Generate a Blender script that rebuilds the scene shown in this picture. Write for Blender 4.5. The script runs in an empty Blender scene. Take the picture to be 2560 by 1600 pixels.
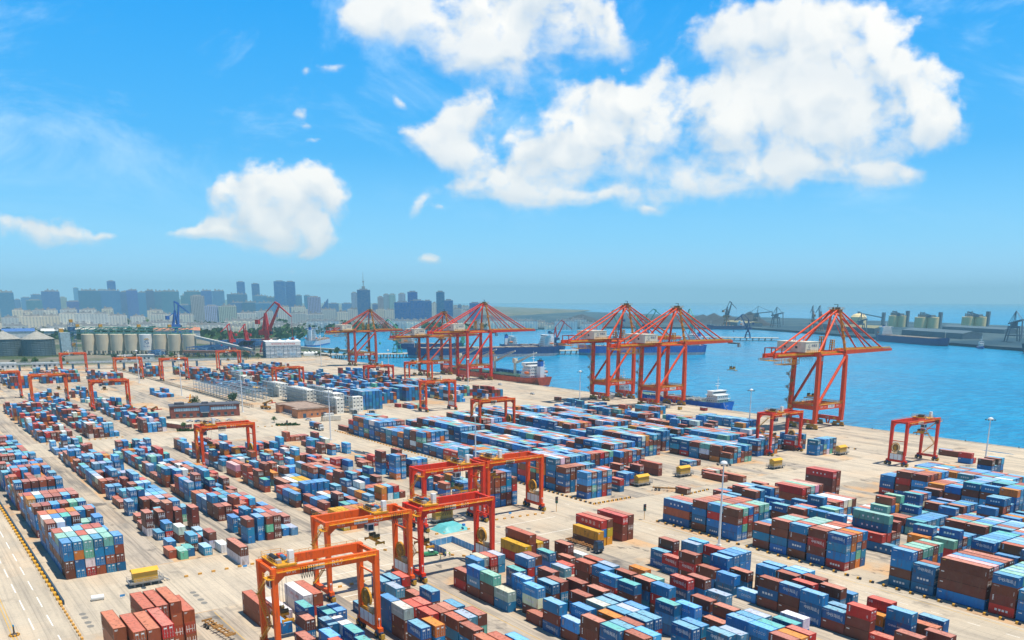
import bpy, math, random
from mathutils import Vector, Matrix
R = math.radians
rnd = random.Random(7)
scn = bpy.context.scene
COL = scn.collection

# ------------------------------------------------------------------ helpers
class MB:
    """collects shapes and links them as ONE mesh object"""
    def __init__(s): s.v=[]; s.f=[]; s.m=[]; s.c=[]; s.col=None
    def add(s, vs, fs, m=0):
        b=len(s.v); s.v+=[tuple(p) for p in vs]
        for f in fs: s.f.append(tuple(b+i for i in f)); s.m.append(m); s.c.append(s.col)
    def box(s,x0,x1,y0,y1,z0,z1,m=0):
        s.add([(x0,y0,z0),(x1,y0,z0),(x1,y1,z0),(x0,y1,z0),(x0,y0,z1),(x1,y0,z1),(x1,y1,z1),(x0,y1,z1)],
              [(0,3,2,1),(4,5,6,7),(0,1,5,4),(1,2,6,5),(2,3,7,6),(3,0,4,7)],m)
    def cbox(s,c,sx,sy,sz,m=0): s.box(c[0]-sx/2,c[0]+sx/2,c[1]-sy/2,c[1]+sy/2,c[2]-sz/2,c[2]+sz/2,m)
    def bar(s,p,q,w,h=None,m=0,w2=None,h2=None,up=(0,0,1)):
        """rectangular beam from p to q, optionally tapering"""
        h=h or w; w2=w2 or w; h2=h2 or h
        p=Vector(p);q=Vector(q);d=(q-p).normalized();u=Vector(up)
        if abs(d.dot(u))>.98: u=Vector((1,0,0))
        r=d.cross(u).normalized();u=r.cross(d)
        vs=[]
        for o,a,b in((p,w,h),(q,w2,h2)):
            for i,j in((-1,-1),(1,-1),(1,1),(-1,1)): vs.append(o+r*(a/2*i)+u*(b/2*j))
        s.add(vs,[(0,1,2,3),(7,6,5,4),(0,4,5,1),(1,5,6,2),(2,6,7,3),(3,7,4,0)],m)
    def tube(s,p,q,r,n=8,m=0,r2=None,cap=True):
        r2=r if r2 is None else r2
        p=Vector(p);q=Vector(q);d=(q-p).normalized();u=Vector((0,0,1))
        if abs(d.dot(u))>.98: u=Vector((1,0,0))
        a=d.cross(u).normalized();b=a.cross(d)
        vs=[]
        for o,rr in((p,r),(q,r2)):
            for i in range(n):
                t=2*math.pi*i/n; vs.append(o+a*(rr*math.cos(t))+b*(rr*math.sin(t)))
        fs=[(i,(i+1)%n,n+(i+1)%n,n+i) for i in range(n)]
        if cap: fs+=[tuple(range(n-1,-1,-1)),tuple(range(n,2*n))]
        s.add(vs,fs,m)
    def lathe(s,c,prof,n=16,m=0):
        vs=[];k=len(prof)
        for r,z in prof:
            for i in range(n):
                t=2*math.pi*i/n; vs.append((c[0]+r*math.cos(t),c[1]+r*math.sin(t),c[2]+z))
        fs=[]
        for j in range(k-1):
            for i in range(n): fs.append((j*n+i,j*n+(i+1)%n,(j+1)*n+(i+1)%n,(j+1)*n+i))
        fs.append(tuple(range((k-1)*n,k*n)))
        s.add(vs,fs,m)
    def quad(s,a,b,c,d,m=0): s.add([a,b,c,d],[(0,1,2,3)],m)
    def prism(s,poly,z0,z1,m=0):
        n=len(poly)
        s.add([(x,y,z0) for x,y in poly]+[(x,y,z1) for x,y in poly],
              [tuple(range(n-1,-1,-1)),tuple(range(n,2*n))]+[(i,(i+1)%n,n+(i+1)%n,n+i) for i in range(n)],m)
    def text(s,t,o,right,up,size,m=0,center=True):
        if not t: return
        vs,fs,w=glyphs(t); o=Vector(o);r=Vector(right).normalized();u=Vector(up).normalized()
        dx=w/2 if center else 0
        s.add([o+r*((x-dx)*size)+u*((y-.36)*size) for x,y in vs],fs,m)
    def mesh(s,name,mats):
        me=bpy.data.meshes.new(name); me.from_pydata(s.v,[],s.f)
        for m in mats: me.materials.append(m)
        if len(mats)>1: me.polygons.foreach_set('material_index',s.m)
        if any(c is not None for c in s.c):
            at=me.attributes.new('col','FLOAT_COLOR','FACE'); buf=[]
            for c in s.c: buf+=list(c or (.5,.5,.5))+[1.0]
            at.data.foreach_set('color',buf)
        me.update(); return me
    def build(s,name,mats,parent=None,loc=(0,0,0),rz=0,color=None):
        if not isinstance(mats,(list,tuple)): mats=[mats]
        return link(name,s.mesh(name,mats),parent,loc,rz,color)
def link(name,data,parent=None,loc=(0,0,0),rz=0,color=None):
    o=bpy.data.objects.new(name,data); COL.objects.link(o); o.location=loc; o.rotation_euler=(0,0,rz)
    if parent: o.parent=parent
    if color: o.color=(*color,1)
    return o
_g={}
def glyphs(t):
    if t not in _g:
        cu=bpy.data.curves.new('lettering','FONT'); cu.body=t; cu.resolution_u=1
        o=bpy.data.objects.new('lettering',cu); COL.objects.link(o); bpy.context.view_layer.update()
        ev=o.evaluated_get(bpy.context.evaluated_depsgraph_get()); me=ev.to_mesh()
        vs=[(v.co.x,v.co.y) for v in me.vertices]; fs=[tuple(p.vertices) for p in me.polygons]
        _g[t]=(vs,fs,max([x for x,_ in vs] or [1])); ev.to_mesh_clear()
        bpy.data.objects.remove(o); bpy.data.curves.remove(cu)
    return _g[t]
def tag(o,label,cat,group=None,kind=None):
    if label: o['label']=label
    if cat: o['category']=cat
    if group: o['group']=group
    if kind: o['kind']=kind
    return o
def thing(name,label,cat,loc=(0,0,0),rz=0,group=None):
    return tag(link(name,None,None,loc,rz),label,cat,group)
def struct(name,mb,mat):
    o=mb.build(name,mat); o['kind']='structure'; return o
def dup(root,loc=None,rz=None,label=None,color=None,recolor=None,scale=None):
    """a thing with copies of its parts and sub-parts"""
    def cp(o,p):
        c=o.copy(); COL.objects.link(c)
        if p: c.parent=p
        if recolor and o.type=='MESH' and o.get('paint'): c.color=(*recolor,1)
        for ch in kids.get(o.name,[]): cp(ch,c)
        return c
    kids={}
    stack=[root]
    while stack:
        o=stack.pop()
        kids[o.name]=list(o.children); stack+=kids[o.name]
    c=cp(root,None)
    if loc is not None: c.location=loc
    if rz is not None: c.rotation_euler=(0,0,rz)
    if scale: c.scale=scale
    if label: c['label']=label
    return c
ORD='first second third fourth fifth sixth seventh eighth ninth tenth eleventh twelfth thirteenth fourteenth fifteenth sixteenth seventeenth eighteenth nineteenth twentieth'.split()+['twenty-%s'%w for w in 'first second third fourth fifth sixth seventh eighth ninth'.split()]+['thirtieth']+['thirty-%s'%w for w in 'first second third fourth fifth sixth seventh eighth ninth'.split()]+['fortieth']+['forty-%s'%w for w in 'first second third fourth fifth sixth seventh eighth ninth'.split()]+['fiftieth']+['fifty-%s'%w for w in 'first second third fourth fifth sixth seventh eighth ninth'.split()]+['sixtieth']+['sixty-%s'%w for w in 'first second third fourth fifth sixth seventh eighth ninth'.split()]
def ordn(i): return ORD[min(i,len(ORD)-1)]

# ------------------------------------------------------------------ materials
class NT:
    def __init__(s,nt): s.nt=nt
    def n(s,t,**k):
        nd=s.nt.nodes.new(t)
        for a,b in k.items():
            if a=='op': nd.operation=b
            elif hasattr(nd,a): setattr(nd,a,b)
        return nd
    def l(s,a,b): s.nt.links.new(a,b)
    def val(s,nd,i,v):
        if v is None: return
        if hasattr(v,'is_linked') or isinstance(v,bpy.types.NodeSocket): s.l(v,nd.inputs[i])
        else: nd.inputs[i].default_value=v
    def math(s,op,a,b=None,c=None,clamp=False):
        nd=s.nt.nodes.new('ShaderNodeMath'); nd.operation=op; nd.use_clamp=clamp
        s.val(nd,0,a); s.val(nd,1,b); s.val(nd,2,c); return nd.outputs[0]
    def vmath(s,op,a,b=None):
        nd=s.nt.nodes.new('ShaderNodeVectorMath'); nd.operation=op
        s.val(nd,0,a); s.val(nd,1,b); return nd.outputs['Value'] if op in('DOT_PRODUCT','LENGTH','DISTANCE') else nd.outputs[0]
    def mix(s,f,a,b,blend='MIX'):
        nd=s.nt.nodes.new('ShaderNodeMix'); nd.data_type='RGBA'; nd.blend_type=blend
        s.val(nd,0,f); s.val(nd,6,a if not isinstance(a,tuple) else (*a[:3],1)); s.val(nd,7,b if not isinstance(b,tuple) else (*b[:3],1)); return nd.outputs[2]
    def noise(s,vec,scale,detail=3,rough=.55,dist=0):
        nd=s.nt.nodes.new('ShaderNodeTexNoise'); s.val(nd,'Vector',vec); nd.inputs['Scale'].default_value=scale
        nd.inputs['Detail'].default_value=detail; nd.inputs['Roughness'].default_value=rough; nd.inputs['Distortion'].default_value=dist
        return nd.outputs[0]
    def ramp(s,v,a,b,lo=0.,hi=1.):
        nd=s.nt.nodes.new('ShaderNodeMapRange'); nd.interpolation_type='SMOOTHSTEP'; s.val(nd,0,v)
        nd.inputs[1].default_value=a; nd.inputs[2].default_value=b; nd.inputs[3].default_value=lo; nd.inputs[4].default_value=hi; return nd.outputs[0]
    def scalev(s,vec,xyz):
        nd=s.nt.nodes.new('ShaderNodeVectorMath'); nd.operation='MULTIPLY'; s.l(vec,nd.inputs[0]); nd.inputs[1].default_value=xyz; return nd.outputs[0]
def newmat(name,rough=.6,metal=0,spec=.5):
    m=bpy.data.materials.new(name); m.use_nodes=True; t=NT(m.node_tree)
    b=m.node_tree.nodes['Principled BSDF']; b.inputs['Roughness'].default_value=rough; b.inputs['Metallic'].default_value=metal
    b.inputs['Specular IOR Level'].default_value=spec
    return m,t,b
MATS={}
def flat(name,c,rough=.6,metal=0,var=.25,scale=.4):
    """plain paint / metal with some worn variation"""
    if name in MATS: return MATS[name]
    m,t,b=newmat(name,rough,metal)
    pos=t.n('ShaderNodeNewGeometry').outputs['Position']
    f=t.noise(pos,scale,4)
    f2=t.ramp(f,.3,.75)
    t.l(t.mix(f2,tuple(x*(1-var) for x in c),tuple(min(1,x*(1+var*.5)) for x in c)),b.inputs['Base Color'])
    MATS[name]=m; return m
def objpaint(name,rough=.5,rust=.25,attr=None,spec=.3,dust=.06):
    """paint whose colour is the object's own colour (or a face colour), with dirt and rust"""
    m,t,b=newmat(name,rough,0,spec)
    oi=t.n('ShaderNodeObjectInfo'); tc=t.n('ShaderNodeTexCoord')
    if attr:
        a=t.n('ShaderNodeAttribute'); a.attribute_name=attr; base=a.outputs['Color']; pos=t.n('ShaderNodeNewGeometry').outputs['Position']
    else:
        base=oi.outputs['Color']
        off=t.n('ShaderNodeVectorMath',op='MULTIPLY_ADD'); 
        t.l(oi.outputs['Random'],off.inputs[0]); off.inputs[1].default_value=(97,41,63); t.l(tc.outputs['Object'],off.inputs[2]); pos=off.outputs[0]
    big=t.noise(pos,.35,3); fine=t.noise(t.scalev(pos,(1.6,1.6,.4)),.75,5,.68)
    c1=t.mix(t.ramp(big,.35,.8),base,t.mix(dust,base,(.5,.42,.33)))
    c2=t.mix(t.ramp(fine,.46,.68,0,.5),c1,t.mix(.6,c1,(.03,.03,.035)))
    c3=t.mix(t.ramp(fine,.56,.68,0,rust),c2,(.22,.085,.035))
    t.l(c3,b.inputs['Base Color'])
    return m
def rgbmat(name,c,rough=.5,metal=0,emit=None):
    if name in MATS: return MATS[name]
    m,t,b=newmat(name,rough,metal); b.inputs['Base Color'].default_value=(*c,1); MATS[name]=m; return m
PAINT=objpaint('painted_steel',.5,.28,dust=.03)
CPAINT=objpaint('container_paint',.5,.5)
FPAINT=objpaint('container_paint_by_face',.5,.4,'col')
ROOFP=objpaint('container_roof_paint',.65,.6,dust=.12)
WHITE=rgbmat('white_paint',(.75,.76,.75)); DARK=rgbmat('dark_rubber',(.02,.022,.026),.7)
YEL=flat('yellow_paint',(.62,.29,.008)); YRAIL=flat('yellow_rail_paint',(.70,.32,.008))
GREY=flat('galvanised_steel',(.45,.47,.48),.45,.3); BLACK=rgbmat('black_paint',(.015,.016,.018))
GLASS=rgbmat('dark_glass',(.03,.06,.09),.08); CREAM=flat('cream_paint',(.72,.66,.52),var=.12)
RUBY=rgbmat('red_lettering',(.6,.03,.02)); NAVY=rgbmat('navy_lettering',(.02,.05,.16))
YL=rgbmat('yellow_lettering',(.75,.4,.03)); ROPE=rgbmat('steel_rope',(.1,.1,.11),.5,.5)

# ------------------------------------------------------------------ camera, sun, sky, air
H=75.579
f,cy,pi,ro,ya=2147.353,1268.723,.237768,.0018312,-.941789
fw=Vector((math.sin(ya)*math.cos(pi),math.cos(ya)*math.cos(pi),-math.sin(pi)))
r0=Vector((math.cos(ya),-math.sin(ya),0)); u0=r0.cross(fw)
rr=r0*math.cos(ro)+u0*math.sin(ro); uu=u0*math.cos(ro)-r0*math.sin(ro)
cam=bpy.data.cameras.new('camera'); co=bpy.data.objects.new('camera',cam); COL.objects.link(co)
M=Matrix((rr,uu,-fw)).transposed().to_4x4(); M.translation=(0,0,H); co.matrix_world=M
cam.sensor_width=36; cam.lens=36*f/2560; cam.shift_y=(cy-800)/2560; cam.clip_start=1; cam.clip_end=60000
scn.camera=co
SUNV=Vector((.25,.19,1)).normalized()
sl=bpy.data.lights.new('sun','SUN'); sl.energy=5.0; sl.angle=R(.5); sl.color=(1,.925,.80)
so=bpy.data.objects.new('sun',sl); COL.objects.link(so); so.rotation_euler=SUNV.to_track_quat('Z','Y').to_euler()
so.location=(0,0,400)

HAZE=.0001
CLOUDS=[(-0.1431,0.2946,0.0489,0.022,1),(-0.0811,0.2765,0.0626,0.0321,1),(-0.0277,0.2439,0.0563,0.0254,1),(0.035,0.2808,0.067,0.0321,1),(0.0931,0.2768,0.0335,0.0222,1),(-0.0141,0.2928,0.089,0.024,1),(0.2277,0.2689,0.0492,0.0263,1),(0.3025,0.2853,0.0713,0.032,1),(0.3758,0.2651,0.0515,0.0343,1),(0.3106,0.2404,0.0992,0.0307,1),(0.4017,0.2323,0.0271,0.0165,1),(0.4098,0.1988,0.0638,0.0335,1),(0.3394,0.1689,0.0919,0.0424,1),(0.2333,0.1773,0.0825,0.038,1),(0.1592,0.1942,0.0685,0.0294,1),(0.0857,0.2151,0.0409,0.0187,1),(0.11,0.16,0.0875,0.0341,1),(0.0227,0.1382,0.0694,0.0281,1),(-0.0283,0.1141,0.0536,0.0175,1),(0.065,0.1054,0.07,0.0123,1),(0.2274,0.1211,0.0744,0.0196,1),(0.3471,0.1344,0.0834,0.0139,1),(0.4523,0.1862,0.0251,0.0211,1),(-0.097,0.1682,0.0368,0.0205,1),(-0.0577,0.1875,0.032,0.0211,1),(-0.0651,0.1489,0.0277,0.0138,1),(0.1611,0.2339,0.0181,0.0198,1),(-0.3216,0.1157,0.0233,0.0175,1),(-0.2838,0.1246,0.0348,0.0209,1),(-0.252,0.1115,0.0326,0.0184,1),(-0.2087,0.1203,0.0223,0.0192,1),(-0.199,0.1005,0.0122,0.0097,1),(-0.3484,0.0735,0.0282,0.0081,1),(-0.3061,0.0736,0.0518,0.0134,1),(-0.2496,0.0737,0.0518,0.0152,1),(-0.2174,0.0602,0.0198,0.0081,1),(-0.2319,0.0534,0.0113,0.0045,1),(-0.2814,0.0915,0.0562,0.0168,1),(-0.5408,0.0776,0.0564,0.0161,1),(-0.4998,0.0665,0.0283,0.0099,1),(-0.2332,0.1956,0.0155,0.0067,0.62),(-0.2216,0.1999,0.0109,0.0093,0.62),(-0.2133,0.1851,0.0101,0.0059,0.62),(-0.2049,0.1702,0.0138,0.006,0.62),(-0.121,0.2126,0.0109,0.0075,0.62),(-0.112,0.2072,0.0118,0.005,0.62),(-0.1967,0.2437,0.0135,0.0066,0.62),(-0.2217,0.2395,0.0063,0.005,0.62),(-0.0902,0.0468,0.017,0.0059,0.62),(-0.247,0.0388,0.0142,0.005,0.62),(-0.1056,0.0962,0.0075,0.0097,0.62),(-0.0846,0.094,0.0094,0.0049,0.62),(0.1471,0.0945,0.0122,0.0044,0.62),(0.4143,0.1345,0.0222,0.0109,0.62),(-0.4527,0.0666,0.0189,0.0054,0.62),(0.4466,0.2344,0.0248,0.0074,0.62)]
STACKS='B,-189.3,64.3,40,NN;B,-189.2,69.8,40,W;B,-189.4,75.2,40,WW;B,-189.1,77.7,40,NR;B,-182.0,72.4,20,DM;B,-174.4,69.4,20,MB;B,-182.0,66.8,20,B;B,-175.1,75.0,20,DM;B,-175.5,77.7,20,BM;B,-167.1,75.0,20,WD;B,-168.6,72.5,20,DB;B,-160.8,74.9,20,DB;B,-161.8,69.7,20,LB;B,-163.1,64.7,20,MB;B,-153.3,74.0,20,DB;B,-155.8,69.0,20,RB;C,-180.9,87.0,20,D;C,-188.4,96.1,20,DM;C,-188.7,99.3,20,DB;C,-188.6,101.9,20,RM;C,-181.6,96.4,20,SM;C,-180.4,101.5,20,M;C,-174.3,102.3,20,DM;C,-167.6,93.6,20,RM;C,-167.7,96.1,20,RB;C,-161.4,87.5,20,GMM;C,-167.8,87.6,20,BBB;C,-160.9,93.9,20,RB;C,-160.7,96.6,20,MB;C,-160.9,99.1,20,MD;C,-161.7,101.6,20,DM;C,-148.3,93.5,20,NBM;C,-148.3,96.2,20,SDB;C,-148.6,98.9,20,MTB;C,-148.5,87.9,20,OBM;C,-149.1,84.8,20,DMM;C,-141.4,93.2,20,MBD;C,-134.2,92.0,20,NMB;C,-132.9,94.6,20,NBB;C,-130.4,97.5,20,LBM;D,-182.2,117.5,20,MR;D,-175.4,117.3,20,BSM;D,-169.1,117.3,20,TMM;D,-162.9,117.4,20,GB;D,-189.3,125.9,20,BM;D,-190.8,128.4,20,GM;D,-190.1,130.9,20,RM;D,-190.1,133.5,20,SB;D,-175.9,133.3,20,SRB;D,-176.2,136.0,20,MBM;E,-183.4,146.7,20,DB;E,-182.7,153.8,20,M;E,-183.1,158.8,20,W;D,-175.0,129.8,20,DB;D,-162.2,122.4,20,LLB;D,-162.8,131.1,20,MBM;E,-176.0,146.3,20,S;E,-177.2,148.8,20,R;E,-162.8,143.7,20,NMM;E,-163.5,147.4,20,NMB;E,-156.0,143.9,20,BMB;E,-157.4,147.1,20,SBM;E,-150.2,141.3,20,LRB;E,-143.1,141.1,20,DMB;E,-149.9,146.4,20,MBB;E,-156.0,157.3,20,OB;E,-143.0,146.1,20,MBB;E,-142.9,148.8,20,TBM;E,-136.7,146.3,20,BRM;D,-155.3,125.2,20,DMB;D,-155.4,128.0,20,MBB;D,-155.1,120.5,20,LWM;D,-151.6,131.5,20,MRB;D,-144.2,131.8,20,MBM;D,-143.7,126.1,20,MBM;D,-136.7,125.1,20,GBM;D,-136.6,127.6,20,DBM;D,-136.9,130.6,20,DBM;D,-143.1,117.5,20,BMD;D,-136.6,120.6,20,BMB;D,-150.2,118.0,20,M;D,-137.1,118.0,20,LM;D,-129.8,117.6,20,MMB;D,-129.5,122.4,20,OMB;D,-130.2,125.7,20,DBM;D,-130.2,128.2,20,SMB;D,-130.1,130.8,20,BMD;D,-123.4,117.7,20,DDM;D,-123.4,120.2,20,DMB;D,-123.4,122.8,20,MDB;D,-124.1,126.2,20,DRB;D,-124.1,128.8,20,DRM;D,-117.2,118.9,20,MBB;D,-117.3,121.5,20,LMB;F,-165.0,177.6,20,MRB;F,-158.7,180.5,20,SRB;F,-159.2,183.8,20,LBM;F,-151.8,182.2,20,RBM;F,-158.3,172.5,20,RD;F,-151.8,172.3,20,MRM;F,-164.6,174.2,20,DD;F,-144.7,177.0,20,BBM;F,-145.5,180.6,20,BBB;F,-145.5,183.2,20,BBM;F,-145.7,185.7,20,BBB;F,-145.5,172.9,20,MB;F,-138.6,172.7,20,BD;F,-138.6,178.0,20,MB;F,-131.3,179.6,20,BMM;F,-131.8,182.9,20,BMB;F,-124.6,179.2,20,MBM;F,-125.0,182.4,20,LMB;F,-124.8,185.0,20,LBM;E,-136.1,158.3,20,MBS;E,-138.2,154.5,20,RDB;E,-129.8,159.1,20,SB;E,-124.6,147.2,20,MDB;E,-117.4,146.9,20,MBD;E,-123.7,141.1,20,LLB;E,-127.5,138.5,20,DLB;F,-131.3,172.5,20,L;F,-124.4,172.0,20,MDM;F,-118.4,172.2,20,DMM;F,-117.9,176.6,20,RMB;E,-111.1,144.0,20,BDM;E,-110.9,146.6,20,DBM;E,-110.7,149.1,20,SBM;E,-117.9,144.1,20,MB;D,-115.0,130.9,20,DBM;D,-115.1,133.7,20,BMB;D,-108.1,134.2,20,DBM;D,-107.0,136.7,20,SMB;E,-105.0,144.0,20,LBM;E,-104.9,146.5,20,DBB;E,-104.1,150.9,20,DMB;E,-105.0,155.0,20,WBM;E,-98.8,142.9,20,MBB;E,-98.6,145.4,20,OMB;E,-98.8,148.4,20,RBM;F,-112.0,179.4,20,MBB;F,-118.8,181.9,20,MDB;F,-112.4,185.3,20,BM;F,-111.8,171.8,20,BDD;F,-105.7,172.0,20,DM;F,-106.8,175.3,20,DB;F,-99.6,172.1,20,RMM;F,-99.4,180.0,20,RDB;F,-99.6,177.5,20,OB;F,-92.8,177.2,20,BDD;F,-93.5,172.2,20,R;F,-87.4,171.7,20,MB;F,-84.0,177.6,20,MB;F,-88.6,180.2,20,NM;F,-89.8,185.6,20,DB;A,-173.6,33.3,40,NNNN;A,-173.4,35.9,40,NNNN;A,-173.8,38.8,40,RNNN;A,-187.2,43.9,40,NNNN;A,-186.8,38.2,40,NNNN;A,-186.6,41.0,40,NNNN;A,-187.7,46.7,40,NNN;B,-289.0,62.8,20,MMW;B,-288.1,66.5,20,MMB;B,-288.1,69.0,20,MMMB;B,-287.3,71.6,20,MMM;B,-296.6,63.0,20,M;B,-274.5,69.0,20,WM;B,-262.4,69.2,20,BM;B,-277.1,75.3,20,L;B,-258.7,61.7,20,N;B,-255.8,64.2,20,T;B,-257.8,66.7,20,D;B,-255.9,71.3,20,L;B,-262.5,74.8,20,MW;B,-255.8,76.3,20,W;B,-239.7,76.9,40,MW;B,-287.8,77.1,20,MMM;C,-276.6,87.0,20,BB;C,-261.1,86.5,20,MBB;C,-262.5,90.3,20,BBB;C,-261.5,92.9,20,MTM;C,-261.7,95.5,20,MMM;C,-263.4,98.9,20,B;C,-262.4,101.4,20,S;E,-191.8,144.2,40,YR;E,-193.2,147.0,40,NMR;E,-193.2,149.8,40,YM;E,-194.0,152.6,40,MM;E,-187.0,156.3,20,MM;A,-178.0,30.5,40,NNNN;F,-191.6,172.4,40,YM;F,-193.5,175.2,40,RBY;F,-193.7,178.0,40,MYY;F,-193.8,184.6,40,RMM;F,-194.1,187.4,40,MMM'
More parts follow.
